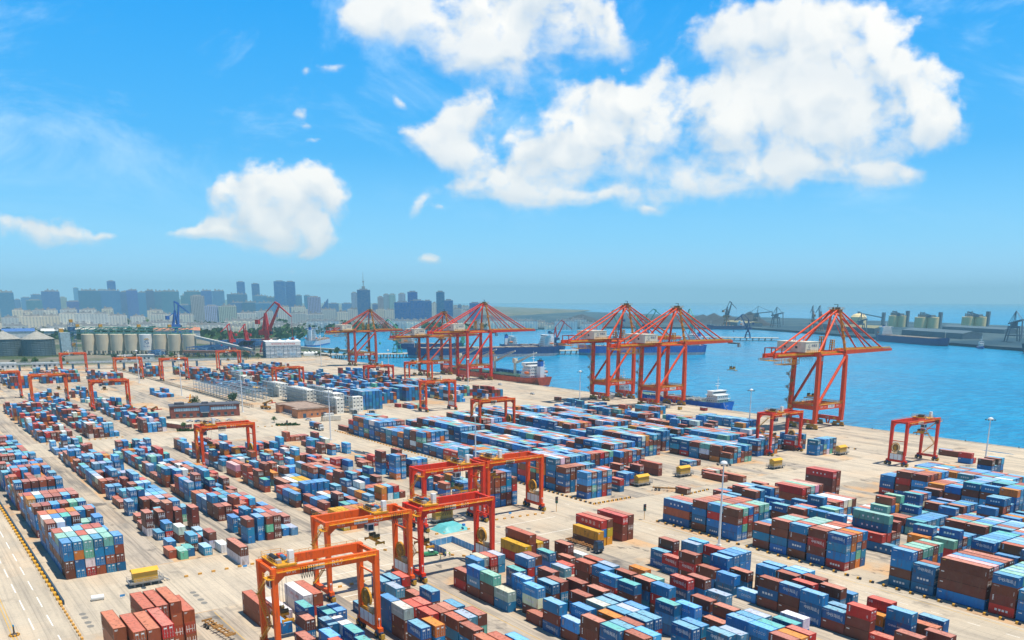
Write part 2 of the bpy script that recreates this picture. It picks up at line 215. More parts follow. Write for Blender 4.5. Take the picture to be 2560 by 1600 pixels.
TOWN=[('tower_block', -3280, 359, 43, 93.9, 4.6, 0, 2, 0, 'mid-height grey tower block on the skyline, first tower from the left'),
('tower_block', -4568, 542, 26, 69.7, 4.59, 0, 0, 0, 'low grey tower block on the skyline, second tower from the left'),
('tower_block', -5159, 653, 48, 79.8, 4.59, 0, 0, 0, 'mid-height grey tower block on the skyline, third tower from the left'),
('tower_block', -3469, 464, 53, 68.7, 4.58, 0, 0, 0, 'low grey tower block on the skyline, fourth tower from the left'),
('tower_block', -5153, 701, 51, 94.4, 4.58, 0, 0, 0, 'mid-height grey tower block on the skyline, fifth tower from the left'),
('tower_block', -3264, 486, 54, 97.8, 4.56, 0, 2, 0, 'mid-height grey tower block on the skyline, sixth tower from the left'),
('tower_block', -4542, 726, 31, 79.6, 4.55, 3, 0, 0, 'mid-height pale lined tower on the skyline, seventh tower from the left'),
('tower_block', -3648, 619, 51, 64.2, 4.54, 0, 0, 0, 'low grey tower block on the skyline, eighth tower from the left'),
('tower_block', -6405, 1107, 33, 142.3, 4.54, 0, 0, 0, 'tall grey tower block on the skyline, ninth tower from the left'),
('tower_block', -3540, 656, 75, 103.1, 4.53, 0, 2, 0, 'mid-height grey tower block on the skyline, tenth tower from the left'),
('tower_block', -5396, 1064, 37, 124.3, 4.52, 3, 0, 0, 'tall pale lined tower on the skyline, eleventh tower from the left'),
('tower_block', -3429, 704, 64, 102.7, 4.51, 0, 2, 0, 'mid-height grey tower block on the skyline, twelfth tower from the left'),
('tower_block', -4504, 933, 37, 154.8, 4.51, 1, 0, 0, 'very tall haze-blue glass tower on the skyline, thirteenth tower from the left'),
('tower_block', -3712, 815, 40, 100.4, 4.5, 0, 2, 0, 'mid-height grey tower block on the skyline, fourteenth tower from the left'),
('tower_block', -3511, 796, 39, 104.9, 4.49, 0, 2, 0, 'mid-height grey tower block on the skyline, fifteenth tower from the left'),
('tower_block', -3892, 922, 36, 100.2, 4.48, 0, 2, 0, 'mid-height grey tower block on the skyline, sixteenth tower from the left'),
('tower_block', -3497, 856, 29, 104.2, 4.47, 0, 2, 0, 'mid-height grey tower block on the skyline, seventeenth tower from the left'),
('tower_block', -3585, 913, 44, 101.4, 4.46, 0, 2, 0, 'mid-height grey tower block on the skyline, eighteenth tower from the left'),
('tower_block', -3382, 900, 60, 101.2, 4.45, 0, 2, 0, 'mid-height grey tower block on the skyline, nineteenth tower from the left'),
('tower_block', -2889, 810, 37, 55.4, 4.44, 0, 0, 0, 'low grey tower block on the skyline, twentieth tower from the left'),
('tower_block', -4042, 1142, 46, 88.6, 4.44, 0, 2, 0, 'mid-height grey tower block on the skyline, twenty-first tower from the left'),
('tower_block', -3841, 1118, 76, 104.1, 4.43, 0, 2, 0, 'mid-height grey tower block on the skyline, twenty-second tower from the left'),
('tower_block', -2878, 848, 42, 83.6, 4.43, 3, 0, 0, 'mid-height pale lined tower on the skyline, twenty-third tower from the left'),
('tower_block', -3730, 1138, 43, 106.5, 4.42, 0, 2, 0, 'tall grey tower block on the skyline, twenty-fourth tower from the left'),
('tower_block', -2579, 799, 40, 54.6, 4.41, 3, 0, 0, 'low pale lined tower on the skyline, twenty-fifth tower from the left'),
('tower_block', -3526, 1122, 46, 104.6, 4.4, 0, 2, 0, 'mid-height grey tower block on the skyline, twenty-sixth tower from the left'),
('tower_block', -2566, 840, 51, 53.7, 4.4, 3, 2, 0, 'low pale lined tower on the skyline, twenty-seventh tower from the left'),
('tower_block', -2936, 995, 43, 61.7, 4.39, 0, 2, 0, 'low grey tower block on the skyline, twenty-eighth tower from the left'),
('tower_block', -3598, 1221, 80, 93.1, 4.39, 0, 2, 0, 'mid-height grey tower block on the skyline, twenty-ninth tower from the left'),
('tower_block', -4349, 1498, 39, 156.4, 4.38, 1, 0, 0, 'very tall haze-blue glass tower on the skyline, thirtieth tower from the left'),
('tower_block', -2923, 1032, 48, 63.2, 4.37, 0, 2, 0, 'low grey tower block on the skyline, thirty-first tower from the left'),
('tower_block', -4326, 1564, 38, 147.8, 4.37, 1, 0, 0, 'tall haze-blue glass tower on the skyline, thirty-second tower from the left'),
('tower_block', -3475, 1270, 55, 86.1, 4.36, 0, 2, 0, 'mid-height grey tower block on the skyline, thirty-third tower from the left'),
('tower_block', -2812, 1045, 61, 61.3, 4.36, 0, 2, 0, 'low grey tower block on the skyline, thirty-fourth tower from the left'),
('tower_block', -3743, 1410, 53, 81.0, 4.35, 0, 2, 0, 'mid-height grey tower block on the skyline, thirty-fifth tower from the left'),
('tower_block', -3633, 1418, 47, 147.5, 4.34, 1, 0, 0, 'tall haze-blue glass tower on the skyline, thirty-sixth tower from the left'),
('tower_block', -3663, 1478, 41, 146.9, 4.33, 1, 0, 0, 'tall haze-blue glass tower on the skyline, thirty-seventh tower from the left'),
('tower_block', -3604, 1489, 27, 89.5, 4.32, 0, 0, 0, 'mid-height grey tower block on the skyline, thirty-eighth tower from the left'),
('tower_block', -3867, 1639, 29, 90.1, 4.31, 0, 0, 0, 'mid-height grey tower block on the skyline, thirty-ninth tower from the left'),
('tower_block', -2754, 1191, 43, 80.9, 4.3, 3, 0, 0, 'mid-height pale lined tower on the skyline, fortieth tower from the left'),
('tower_block', -3653, 1629, 32, 79.7, 4.29, 1, 3, 0, 'haze-blue glass tower with a slanted top on the skyline, forty-first tower from the left'),
('tower_block', -3546, 1623, 42, 56.0, 4.28, 0, 0, 0, 'low grey tower block on the skyline, forty-second tower from the left'),
('tower_block', -3522, 1675, 46, 56.1, 4.27, 0, 0, 0, 'low grey tower block on the skyline, forty-third tower from the left'),
('tower_block', -3149, 1529, 23, 98.4, 4.26, 3, 0, 0, 'mid-height pale lined tower on the skyline, forty-fourth tower from the left'),
('tower_block', -2596, 1294, 42, 103.6, 4.25, 1, 0, 52, 'haze-blue glass tower with a spire on the skyline, forty-fifth tower from the left'),
('tower_block', -3202, 1645, 22, 54.8, 4.24, 0, 0, 0, 'low grey tower block on the skyline, forty-sixth tower from the left'),
('tower_block', -3103, 1619, 23, 82.9, 4.23, 3, 0, 0, 'mid-height pale lined tower on the skyline, forty-seventh tower from the left'),
('tower_block', -3004, 1592, 22, 91.7, 4.23, 3, 0, 0, 'mid-height pale lined tower on the skyline, forty-eighth tower from the left'),
('tower_block', -2993, 1612, 25, 91.8, 4.22, 3, 0, 0, 'mid-height pale lined tower on the skyline, forty-ninth tower from the left'),
('tower_block', -2976, 1644, 27, 94.6, 4.21, 3, 0, 0, 'mid-height pale lined tower on the skyline, fiftieth tower from the left'),
('tower_block', -2188, 1209, 44, 66.4, 4.21, 1, 0, 0, 'low haze-blue glass tower on the skyline, fifty-first tower from the left'),
('tower_block', -2435, 1383, 31, 96.6, 4.2, 1, 0, 0, 'mid-height haze-blue glass tower on the skyline, fifty-second tower from the left'),
('tower_block', -2341, 1345, 42, 70.8, 4.19, 1, 0, 0, 'mid-height haze-blue glass tower on the skyline, fifty-third tower from the left'),
('tower_block', -2325, 1372, 25, 69.6, 4.18, 1, 0, 0, 'low haze-blue glass tower on the skyline, fifty-fourth tower from the left'),
('tower_block', -2305, 1406, 25, 96.0, 4.16, 1, 0, 0, 'mid-height haze-blue glass tower on the skyline, fifty-fifth tower from the left'),
('tower_block', -2207, 1374, 26, 71.5, 4.16, 1, 0, 0, 'mid-height haze-blue glass tower on the skyline, fifty-sixth tower from the left'),
('tower_block', -2864, 1833, 16, 53.1, 4.14, 0, 0, 0, 'low grey tower block on the skyline, fifty-seventh tower from the left'),
('tower_block', -2415, 1605, 36, 62.5, 4.13, 1, 0, 0, 'low haze-blue glass tower on the skyline, fifty-eighth tower from the left'),
('apartment_block', -2286, 252, 34, 32.2, 4.6, 2, 0, 0, 'low white apartment block below the towers, first from the left'),
('apartment_block', -2433, 287, 25, 47.6, 4.6, 2, 0, 0, 'low white apartment block below the towers, second from the left'),
('apartment_block', -2431, 307, 21, 43.5, 4.59, 2, 0, 0, 'low white apartment block below the towers, third from the left'),
('apartment_block', -2281, 293, 43, 35.1, 4.58, 2, 0, 0, 'low white apartment block below the towers, fourth from the left'),
('apartment_block', -2477, 338, 31, 45.5, 4.58, 2, 0, 0, 'low white apartment block below the towers, fifth from the left'),
('apartment_block', -2276, 332, 47, 35.5, 4.57, 2, 0, 0, 'low white apartment block below the towers, sixth from the left'),
('apartment_block', -2424, 357, 30, 46.7, 4.57, 2, 0, 0, 'low white apartment block below the towers, seventh from the left'),
('apartment_block', -2221, 363, 38, 41.8, 4.55, 2, 0, 0, 'low white apartment block below the towers, eighth from the left'),
('apartment_block', -2467, 404, 39, 47.3, 4.55, 2, 0, 0, 'low white apartment block below the towers, ninth from the left'),
('apartment_block', -2215, 395, 36, 41.7, 4.54, 2, 0, 0, 'low white apartment block below the towers, tenth from the left'),
('apartment_block', -2460, 448, 40, 46.8, 4.53, 2, 0, 0, 'low white apartment block below the towers, eleventh from the left'),
('apartment_block', -2209, 426, 35, 40.8, 4.52, 2, 0, 0, 'low white apartment block below the towers, twelfth from the left'),
('apartment_block', -2549, 512, 29, 48.1, 4.51, 2, 0, 0, 'low white apartment block below the towers, thirteenth from the left'),
('apartment_block', -2349, 492, 46, 33.8, 4.51, 2, 0, 0, 'low white apartment block below the towers, fourteenth from the left'),
('apartment_block', -2290, 527, 34, 32.0, 4.49, 2, 0, 0, 'low white apartment block below the towers, fifteenth from the left'),
('apartment_block', -2814, 699, 45, 39.5, 4.47, 2, 0, 0, 'low white apartment block below the towers, sixteenth from the left'),
('apartment_block', -2423, 615, 57, 34.8, 4.46, 2, 0, 0, 'low white apartment block below the towers, seventeenth from the left'),
('apartment_block', -2313, 640, 55, 34.8, 4.44, 2, 0, 0, 'low white apartment block below the towers, eighteenth from the left'),
('apartment_block', -2406, 679, 31, 31.9, 4.44, 2, 0, 0, 'low white apartment block below the towers, nineteenth from the left'),
('apartment_block', -2266, 791, 49, 38.5, 4.38, 2, 0, 0, 'low white apartment block below the towers, twentieth from the left'),
('apartment_block', -2532, 937, 51, 38.8, 4.36, 2, 0, 0, 'low white apartment block below the towers, twenty-first from the left'),
('apartment_block', -2792, 1099, 38, 49.3, 4.34, 2, 0, 0, 'low white apartment block below the towers, twenty-second from the left'),
('apartment_block', -2313, 948, 51, 35.9, 4.32, 2, 0, 0, 'low white apartment block below the towers, twenty-third from the left'),
('apartment_block', -2774, 1143, 47, 48.9, 4.32, 2, 0, 0, 'low white apartment block below the towers, twenty-fourth from the left'),
('apartment_block', -2848, 1224, 44, 40.7, 4.31, 2, 0, 0, 'low white apartment block below the towers, twenty-fifth from the left'),
('apartment_block', -2202, 954, 42, 35.2, 4.3, 2, 0, 0, 'low white apartment block below the towers, twenty-sixth from the left'),
('apartment_block', -2737, 1229, 57, 40.0, 4.29, 2, 0, 0, 'low white apartment block below the towers, twenty-seventh from the left'),
('apartment_block', -2445, 1145, 32, 36.7, 4.27, 2, 0, 0, 'low white apartment block below the towers, twenty-eighth from the left'),
('apartment_block', -2702, 1304, 35, 41.8, 4.26, 2, 0, 0, 'low white apartment block below the towers, twenty-ninth from the left'),
('apartment_block', -2698, 1311, 17, 41.8, 4.26, 2, 0, 0, 'low white apartment block below the towers, thirtieth from the left'),
('apartment_block', -2492, 1276, 18, 36.1, 4.24, 2, 0, 0, 'low white apartment block below the towers, thirty-first from the left'),
('apartment_block', -2572, 1340, 28, 41.6, 4.23, 2, 0, 0, 'low white apartment block below the towers, thirty-second from the left'),
('apartment_block', -2558, 1366, 31, 40.2, 4.22, 2, 0, 0, 'low white apartment block below the towers, thirty-third from the left'),
('apartment_block', -2744, 1647, 17, 60.9, 4.17, 2, 0, 0, 'low white apartment block below the towers, thirty-fourth from the left'),
('apartment_block', -2788, 1766, 16, 49.1, 4.15, 2, 0, 0, 'low white apartment block below the towers, thirty-fifth from the left'),
('apartment_block', -2533, 1608, 34, 42.0, 4.15, 2, 0, 0, 'low white apartment block below the towers, thirty-sixth from the left'),
('apartment_block', -2768, 1796, 28, 47.5, 4.14, 2, 0, 0, 'low white apartment block below the towers, thirty-seventh from the left'),
('apartment_block', -2432, 1579, 26, 39.4, 4.14, 2, 0, 0, 'low white apartment block below the towers, thirty-eighth from the left')]
SHEDS=[(-1887, 219, 53, 28, 20.625, 4.6, (0.06, 0.16, 0.42), 'bright blue roofed shed at the far left behind the metal silos'), (-1931, 275, 22, 28, 18.15, 4.57, (0.7, 0.7, 0.66), 'low white store behind the middle metal silo'), (-1977, 300, 22, 28, 17.625, 4.56, (0.66, 0.66, 0.62), 'low white store behind the elevator tower'), (-1872, 327, 42, 28, 22.35, 4.54, (0.62, 0.58, 0.5), 'pale store behind the elevator tower top'), (-1738, 469, 82, 28, 22.049999999999997, 4.45, (0.6, 0.24, 0.12), 'long orange-roofed store behind the right end of the silo gallery'), (-2193, 692, 66, 28, 15.825000000000001, 4.41, (0.6, 0.6, 0.6), 'low grey store left of the red portal cranes'), (-1731, 492, 30, 28, 22.35, 4.44, (0.55, 0.22, 0.12), 'orange-topped store behind the sloping conveyor'), (-2182, 1591, 35, 28, 9, 4.08, (0.7, 0.7, 0.68), 'low white terminal on the far strip right of the towers'), (-2077, 1564, 47, 28, 9, 4.07, (0.68, 0.66, 0.6), 'low pale store on the far strip behind the bright red quay crane'), (-2008, 1572, 49, 28, 9, 4.05, (0.6, 0.6, 0.58), 'low grey store on the far strip left of the middle pair')]
w=bpy.data.worlds.new('World'); scn.world=w; w.use_nodes=True
t=NT(w.node_tree); w.node_tree.nodes.clear()
out=t.n('ShaderNodeOutputWorld'); bg=t.n('ShaderNodeBackground'); t.l(bg.outputs[0],out.inputs[0]); bg.inputs[1].default_value=.11
sky=t.n('ShaderNodeTexSky'); sky.sky_type='NISHITA'; sky.sun_disc=False
sky.sun_elevation=math.asin(SUNV.z); sky.sun_rotation=math.atan2(SUNV.x,SUNV.y); sky.altitude=50; sky.air_density=1.3; sky.dust_density=.6; sky.ozone_density=3.0
hs=t.n('ShaderNodeHueSaturation'); hs.inputs['Hue'].default_value=.488; hs.inputs['Saturation'].default_value=1.6; hs.inputs['Value'].default_value=1.0; t.l(sky.outputs[0],hs.inputs['Color'])
D=t.n('ShaderNodeTexCoord').outputs['Generated']
sx=t.n('ShaderNodeSeparateXYZ'); t.l(D,sx.inputs[0])
# direction -> (azimuth from the harbour axis, elevation) on a tangent plane that belongs to the sky
az0=-.941789
right=(math.cos(az0),-math.sin(az0),0); fwd=(math.sin(az0),math.cos(az0),0)
dr=t.vmath('DOT_PRODUCT',D,right); df=t.math('MAXIMUM',t.vmath('DOT_PRODUCT',D,fwd),.02)
U=t.math('DIVIDE',dr,df); V=t.math('DIVIDE',sx.outputs[2],df)
cb=t.n('ShaderNodeCombineXYZ'); t.l(U,cb.inputs[0]); t.l(V,cb.inputs[1]); UV=cb.outputs[0]
CL=CLOUDS
nz=t.n('ShaderNodeTexNoise'); nz.noise_dimensions='2D'
def vor(uv,scale,sm=.35):
    nd=t.n('ShaderNodeTexVoronoi'); nd.feature='SMOOTH_F1'; nd.voronoi_dimensions='2D'; t.l(uv,nd.inputs['Vector']); nd.inputs['Scale'].default_value=scale; nd.inputs['Smoothness'].default_value=sm; nd.inputs['Detail'].default_value=2.0; nd.inputs['Roughness'].default_value=.55; return nd.outputs['Distance']
def field(uv):
    """soft union of puffs with billowing edges, broken up by fractal noise"""
    wv=t.n('ShaderNodeTexNoise'); t.l(uv,wv.inputs['Vector']); wv.inputs['Scale'].default_value=11; wv.inputs['Detail'].default_value=4
    wo=t.vmath('ADD',uv,t.scalev(t.vmath('SUBTRACT',wv.outputs['Color'],(.5,.5,.5)),(.07,.05,0)))
    n1=t.noise(wo,7.0,4,.55); n2=t.noise(wo,36.0,4,.6); v1=vor(wo,12.0); v2=vor(wo,30.0)
    acc=None; hgt=None
    for (cx,cyy,ax,ay,wgt) in CL:
        sub=t.n('ShaderNodeVectorMath',op='SUBTRACT'); t.l(wo,sub.inputs[0]); sub.inputs[1].default_value=(cx,cyy,0)
        q=t.scalev(sub.outputs[0],(1/ax,1/ay,0)); r=t.vmath('DOT_PRODUCT',q,q)
        g=t.math('MULTIPLY',t.math('POWER',2.718,t.math('MULTIPLY',r,-.95)),wgt)
        acc=g if acc is None else t.math('ADD',acc,g)
        sq=t.n('ShaderNodeSeparateXYZ'); t.l(q,sq.inputs[0]); hq=t.math('MULTIPLY',g,sq.outputs[1]); hgt=hq if hgt is None else t.math('ADD',hgt,hq)
    k=t.math('MULTIPLY_ADD',t.math('SUBTRACT',n1,.5),1.5,t.math('MINIMUM',acc,1.05))
    k=t.math('MULTIPLY_ADD',t.math('SUBTRACT',.42,v1),.62,k)
    k=t.math('MULTIPLY_ADD',t.math('SUBTRACT',.42,v2),.34,k)
    k=t.math('MULTIPLY_ADD',t.math('SUBTRACT',n2,.5),.45,k)
    gate=t.ramp(acc,.03,.2)
    return t.math('MULTIPLY',t.math('ADD',k,.34),gate),acc,wo,v1,v2,t.math('DIVIDE',hgt,t.math('MAXIMUM',acc,.05))
F0,A0,WO,V1,V2,HG=field(UV)
offs=t.n('ShaderNodeVectorMath',op='ADD'); t.l(WO,offs.inputs[0]); offs.inputs[1].default_value=(.010,.026,0)
D1=t.math('SUBTRACT',vor(offs.outputs[0],12.0),V1); D2=t.math('SUBTRACT',vor(offs.outputs[0],30.0),V2)
under=t.ramp(HG,-.75,.35)
wfine=t.noise(t.scalev(UV,(1,1.5,1)),48.0,5,.65)
hi=t.math('MULTIPLY_ADD',t.math('SUBTRACT',1.0,under),.6,.90)
Fa=t.math('MULTIPLY_ADD',t.math('SUBTRACT',wfine,.5),.75,F0)
alpha=t.math('DIVIDE',t.math('SUBTRACT',Fa,.30),t.math('SUBTRACT',hi,.30),clamp=True)
alpha=t.math('MULTIPLY',alpha,t.math('MULTIPLY',alpha,t.math('MULTIPLY_ADD',alpha,-2.0,3.0)))
wisp=t.math('MULTIPLY',t.ramp(t.noise(t.scalev(UV,(1.0,2.2,1)),3.0,7,.68,.8),.47,.74,0,.5),t.ramp(V,.03,.2))
lit=t.math('ADD',t.math('MULTIPLY_ADD',D1,1.1,.80),t.math('MULTIPLY',D2,.35),clamp=True)
low=t.ramp(HG,-.55,.25,.42,1.0)
soft=t.ramp(t.noise(UV,5.0,3,.5,.3),.36,.6,.72,1.0)
ccol=t.mix(t.math('MULTIPLY',t.math('MULTIPLY',lit,low),soft),(5.0,5.8,6.6),(8.1,8.0,7.7))
cr=t.n('ShaderNodeValToRGB'); t.l(t.math('MULTIPLY',t.math('MAXIMUM',sx.outputs[2],0.0),2.0),cr.inputs[0]); e=cr.color_ramp.elements
e[0].position=0; e[0].color=(3.3,6.6,9.6,1); e[1].position=1; e[1].color=(.06,.75,2.3,1)
for p_,c_ in((.12,(1.8,5.6,9.0,1)),(.3,(.48,3.8,8.1,1)),(.58,(.13,3.0,7.7,1)),(.72,(.09,1.9,5.0,1))): q=e.new(p_); q.color=c_
azure=t.mix(.86,hs.outputs[0],cr.outputs[0])
s1=t.mix(wisp,azure,(6.4,8.0,9.0))
fin=t.mix(alpha,s1,ccol)
# below the horizon the sky keeps its horizon tone
t.l(fin,bg.inputs[0])

scn.view_settings.view_transform='Standard'; scn.view_settings.look='None'; scn.view_settings.gamma=1; scn.view_settings.exposure=.28

w.cycles.sampling_method='MANUAL'; w.cycles.sample_map_resolution=256

QY=478.3; SEA=-3.6
def concrete(name,base,dark,slab=True,grid=7.0,stain=.55,rust=.35,seed=0):
    m,t,b=newmat(name,.85,0,.25)
    pos=t.n('ShaderNodeNewGeometry').outputs['Position']
    P2=t.vmath('ADD',pos,(seed*37.,seed*11.,0))
    a=t.noise(P2,.012,4); bb=t.noise(t.scalev(P2,(.25,1,1)),.11,5,.65); c=t.noise(P2,.09,4,.6); d=t.noise(P2,1.3,4,.6)
    col=t.mix(t.ramp(a,.3,.7),base,dark)
    col=t.mix(t.ramp(bb,.42,.72,0,stain),col,(.16,.15,.14))
    st=t.noise(t.scalev(P2,(.04,1.1,1)),.4,4,.7); col=t.mix(t.ramp(st,.48,.68,0,stain*.9),col,(.17,.155,.14))
    col=t.mix(t.ramp(t.noise(P2,.03,5,.62),.5,.66,0,rust),col,(.55,.31,.13))
    col=t.mix(t.ramp(c,.58,.68,0,stain),col,(.09,.085,.085))
    tr=t.noise(t.scalev(P2,(.010,1.5,1)),1.0,3,.6); col=t.mix(t.ramp(tr,.5,.64,0,.42*stain+.08),col,(.13,.12,.11))
    col=t.mix(t.ramp(d,.4,.8,0,.16),col,(.12,.11,.1))
    if slab:
        s=t.n('ShaderNodeSeparateXYZ'); t.l(pos,s.inputs[0])
        j=None
        for i,g in((0,grid),(1,grid*.8)):
            fr=t.math('FRACT',t.math('DIVIDE',s.outputs[i],g)); e=t.math('ABSOLUTE',t.math('SUBTRACT',fr,.5)); e=t.ramp(e,.485,.497,0,.3)
            j=e if j is None else t.math('MAXIMUM',j,e)
        col=t.mix(j,col,(.1,.09,.08))
    t.l(col,b.inputs['Base Color']); return m
CONC=concrete('yard_concrete',(.60,.49,.36),(.50,.42,.32))
CONCL=concrete('road_concrete',(.60,.51,.39),(.50,.43,.33),stain=.35,rust=.15,seed=3)
CONCG=concrete('runway_concrete',(.44,.38,.31),(.52,.43,.32),False,stain=.8,rust=.1,seed=5)
APRON=concrete('apron_concrete',(.62,.52,.38),(.51,.43,.33),stain=.6,rust=.2,seed=8)
def sheet(mb,poly,z):
    mb.add([(x,y,z) for x,y in poly],[tuple(range(len(poly)))])
def rect(mb,x0,x1,y0,y1,z): mb.quad((x0,y0,z),(x1,y0,z),(x1,y1,z),(x0,y1,z))
# land: yard up to the quay edge, and the town side round the dock basin
m=MB(); land=[(900,QY),(900,-900),(-2500,-3500),(-16000,-3500),(-16000,9000),(-4800,4200),(-2500,1700),(-1976,832),(-1748,690),(-1610,590),(-1440,575),(-1250,545),(-1160,520),(-1062,QY)]
sheet(m,land[::-1],0); n=len(land)
for i in (0,)+tuple(range(7,n)):
    a=land[i];b=land[(i+1)%n]
    if i==0: continue
    m.quad((*a,0),(*b,0),(*b,-8),(*a,-8))
a,b=land[-1],land[0]; m.quad((*a,0),(*b,0),(*b,-8),(*a,-8))
def landmat():
    mt=CONC
    return mt
mt,t,b=newmat('yard_and_town_ground',.85,0,.25)
# concrete in the yard, dark earth and greenery in the town beyond
src=CONC.node_tree
pos=t.n('ShaderNodeNewGeometry').outputs['Position']; s=t.n('ShaderNodeSeparateXYZ'); t.l(pos,s.inputs[0])
P2=pos
a_=t.noise(P2,.012,4); bb=t.noise(t.scalev(P2,(.25,1,1)),.11,5,.65); c_=t.noise(P2,.09,4,.6)
col=t.mix(t.ramp(a_,.3,.7),(.57,.47,.34),(.42,.36,.28))
st=t.noise(t.scalev(P2,(.05,.9,1)),.35,4,.7); col=t.mix(t.ramp(st,.5,.68,0,.5),col,(.2,.18,.16)); st2=t.noise(t.scalev(P2,(.9,.07,1)),.3,4,.7); col=t.mix(t.ramp(st2,.52,.68,0,.45),col,(.22,.2,.18))
col=t.mix(t.ramp(bb,.42,.72,0,.6),col,(.16,.15,.14))
col=t.mix(t.ramp(t.noise(P2,.035,5,.62),.48,.62,0,.6),col,(.58,.32,.13))
col=t.mix(t.ramp(t.noise(t.scalev(P2,(1,1.7,1)),.13,5,.65),.58,.66,0,.7),col,(.07,.065,.065))
col=t.mix(t.ramp(t.noise(P2,.5,5,.65),.6,.7,0,.5),col,(.10,.09,.085))
for i,g in((0,6.55),(1,5.6)):
    fr=t.math('FRACT',t.math('DIVIDE',s.outputs[i],g)); e=t.ramp(t.math('ABSOLUTE',t.math('SUBTRACT',fr,.5)),.485,.497,0,.22); col=t.mix(e,col,(.1,.09,.08))
town=t.mix(t.ramp(t.noise(P2,.01,5,.6),.4,.62),(.05,.075,.03),(.2,.18,.14))
far=t.ramp(s.outputs[0],-1150,-1080,1,0)
t.l(t.mix(far,col,town),b.inputs['Base Color'])
struct('ground',m,mt)
# quay edge coping and apron
m=MB(); rect(m,-1040,700,400,QY-1.2,.004); struct('apron',m,APRON)
m=MB(); m.box(-1060,700,QY-1.2,QY,0,.22); struct('quay_kerb',m,flat('coping_stone',(.5,.44,.35)))
m=MB()
for y in (446.8,474.2):
    for d in (-.09,.09): m.box(-1040,600,y+d-.045,y+d+.045,.006,.014)
struct('crane_rails',m,rgbmat('rail_steel',(.12,.1,.09),.5,.4))
# roads
m=MB(); rect(m,-1030,400,190.8,210.6,.004); rect(m,-254.5,-208,28.6,190.6,.004); rect(m,-517,-470,28.6,190.6,.004); rect(m,-236,-206,211,387.8,.004); rect(m,-540,-466,211,387.8,.004)
rect(m,-900,300,5,28.3,.004); rect(m,-1030,300,388,399.8,.004)
struct('road',m,CONCL)
RUN=[(51.5,62.2),(79.8,89),(106.5,116.6),(136.8,142.8),(160.5,171.6)]
m=MB()
for y0,y1 in RUN:
    for x0,x1 in((-469.5,-255),(-207.5,200),(-900,-517.5)): rect(m,x0,x1,y0,y1,.004)
for y0,y1 in((232.5,240.2),(259,266),(285,295),(312,316.5),(337,345),(364,370)):
    for x0,x1 in((-465,-236.5),(-205.5,200)): rect(m,x0,x1,y0,y1,.004)
struct('crane_runway',m,CONCG)
# painted lines
m=MB()
def dashes(x0,x1,y,l=5,g=6,wd=.2):
    x=x0
    while x<x1: rect(m,x,x+l,y-wd/2,y+wd/2,.008); x+=l+g
for y in(20.6,24.6): dashes(-420,-190,y,9,7,.26)
dashes(-300,-60,203.7,3,6,.18)
for x in(-216,-232,-246): rect(m,x-.12,x+.12,90,188,.008)
for i in range(9): rect(m,-206+i*4.2,-205.7+i*4.2,89.2,106,.012)
struct('white_road_line',m,rgbmat('road_paint_white',(.78,.77,.72),.7))
m=MB()
for x0,x1,y in((-420,-205,16.6),(-420,-205,15.9),(-260,-60,208.6),(-206,-60,58.6),(-206,-60,84.8),(-206,-90,113.2),(-170,-80,165.5)): rect(m,x0,x1,y-.09,y+.09,.012)
struct('yellow_road_line',m,rgbmat('road_paint_yellow',(.6,.36,.06),.7))
# drain covers, puddles
m=MB()
for cx,cy in[(-224,58.6),(-221.2,58.6),(-217.2,58.6),(-214.2,58.6),(-223.5,31.8),(-220.5,31.8),(-216.6,31.8),(-213.6,31.8),(-226,88),(-223,88),(-226,112),(-222,112),(-232,163),(-227,163),(-224,170),(-219,170),(-221,190),(-216,190),(-231,206),(-226,206),(-222,236),(-216,240),(-218,262),(-213,262),(-220,285),(-215,285)]:
    m.add([(cx+1.05*math.cos(i*math.pi/8),cy+.8*math.sin(i*math.pi/8),.013) for i in range(16)],[tuple(range(16))])
struct('tyre_turning_pad',m,rgbmat('worn_pad',(.2,.19,.17),.9))
m=MB()
for cx,cy,a,bq in[(-236,49,1.5,.7),(-394,190,9,2.2),(-389,193,6,1.3),(-330,186,3.2,1.6),(-205,456,9,1.2),(-212,108,1.8,.6)]:
    r=random.Random(cx); m.add([(cx+a*math.cos(i*math.pi/9)*r.uniform(.7,1.15),cy+bq*math.sin(i*math.pi/9)*r.uniform(.7,1.15),.016) for i in range(18)],[tuple(range(18))])
struct('puddle',m,rgbmat('puddle_water',(.08,.1,.12),.06))
# sea
mw,t,b=newmat('sea_water',.12,0,.16)
pos=t.n('ShaderNodeNewGeometry').outputs['Position']
n1=t.noise(t.scalev(pos,(1,.55,1)),.11,4,.62); n2=t.noise(t.scalev(pos,(1,.4,1)),.012,5,.6)
n3=t.noise(t.scalev(pos,(.35,1,1)),.004,4,.6); hgt=t.math('ADD',t.math('MULTIPLY',n1,t.ramp(n3,.35,.65,.5,1.5)),t.math('MULTIPLY',n2,1.2))
bp=t.n('ShaderNodeBump'); bp.inputs['Strength'].default_value=.9; bp.inputs['Distance'].default_value=3.0; t.l(hgt,bp.inputs['Height']); t.l(bp.outputs[0],b.inputs['Normal'])
t.l(t.mix(t.math('MULTIPLY_ADD',t.ramp(n3,.35,.65),.45,t.math('MULTIPLY',t.ramp(t.noise(t.scalev(pos,(1,.45,1)),.16,4,.6),.42,.62),.55)),(.002,.155,.32),(.010,.29,.52)),b.inputs['Base Color'])
b.inputs['Roughness'].default_value=.22
m=MB(); m.add([(20000,-1500,SEA),(20000,20000,SEA),(-16000,20000,SEA),(-16000,-1500,SEA)],[(0,1,2,3)]); struct('sea',m,mw)
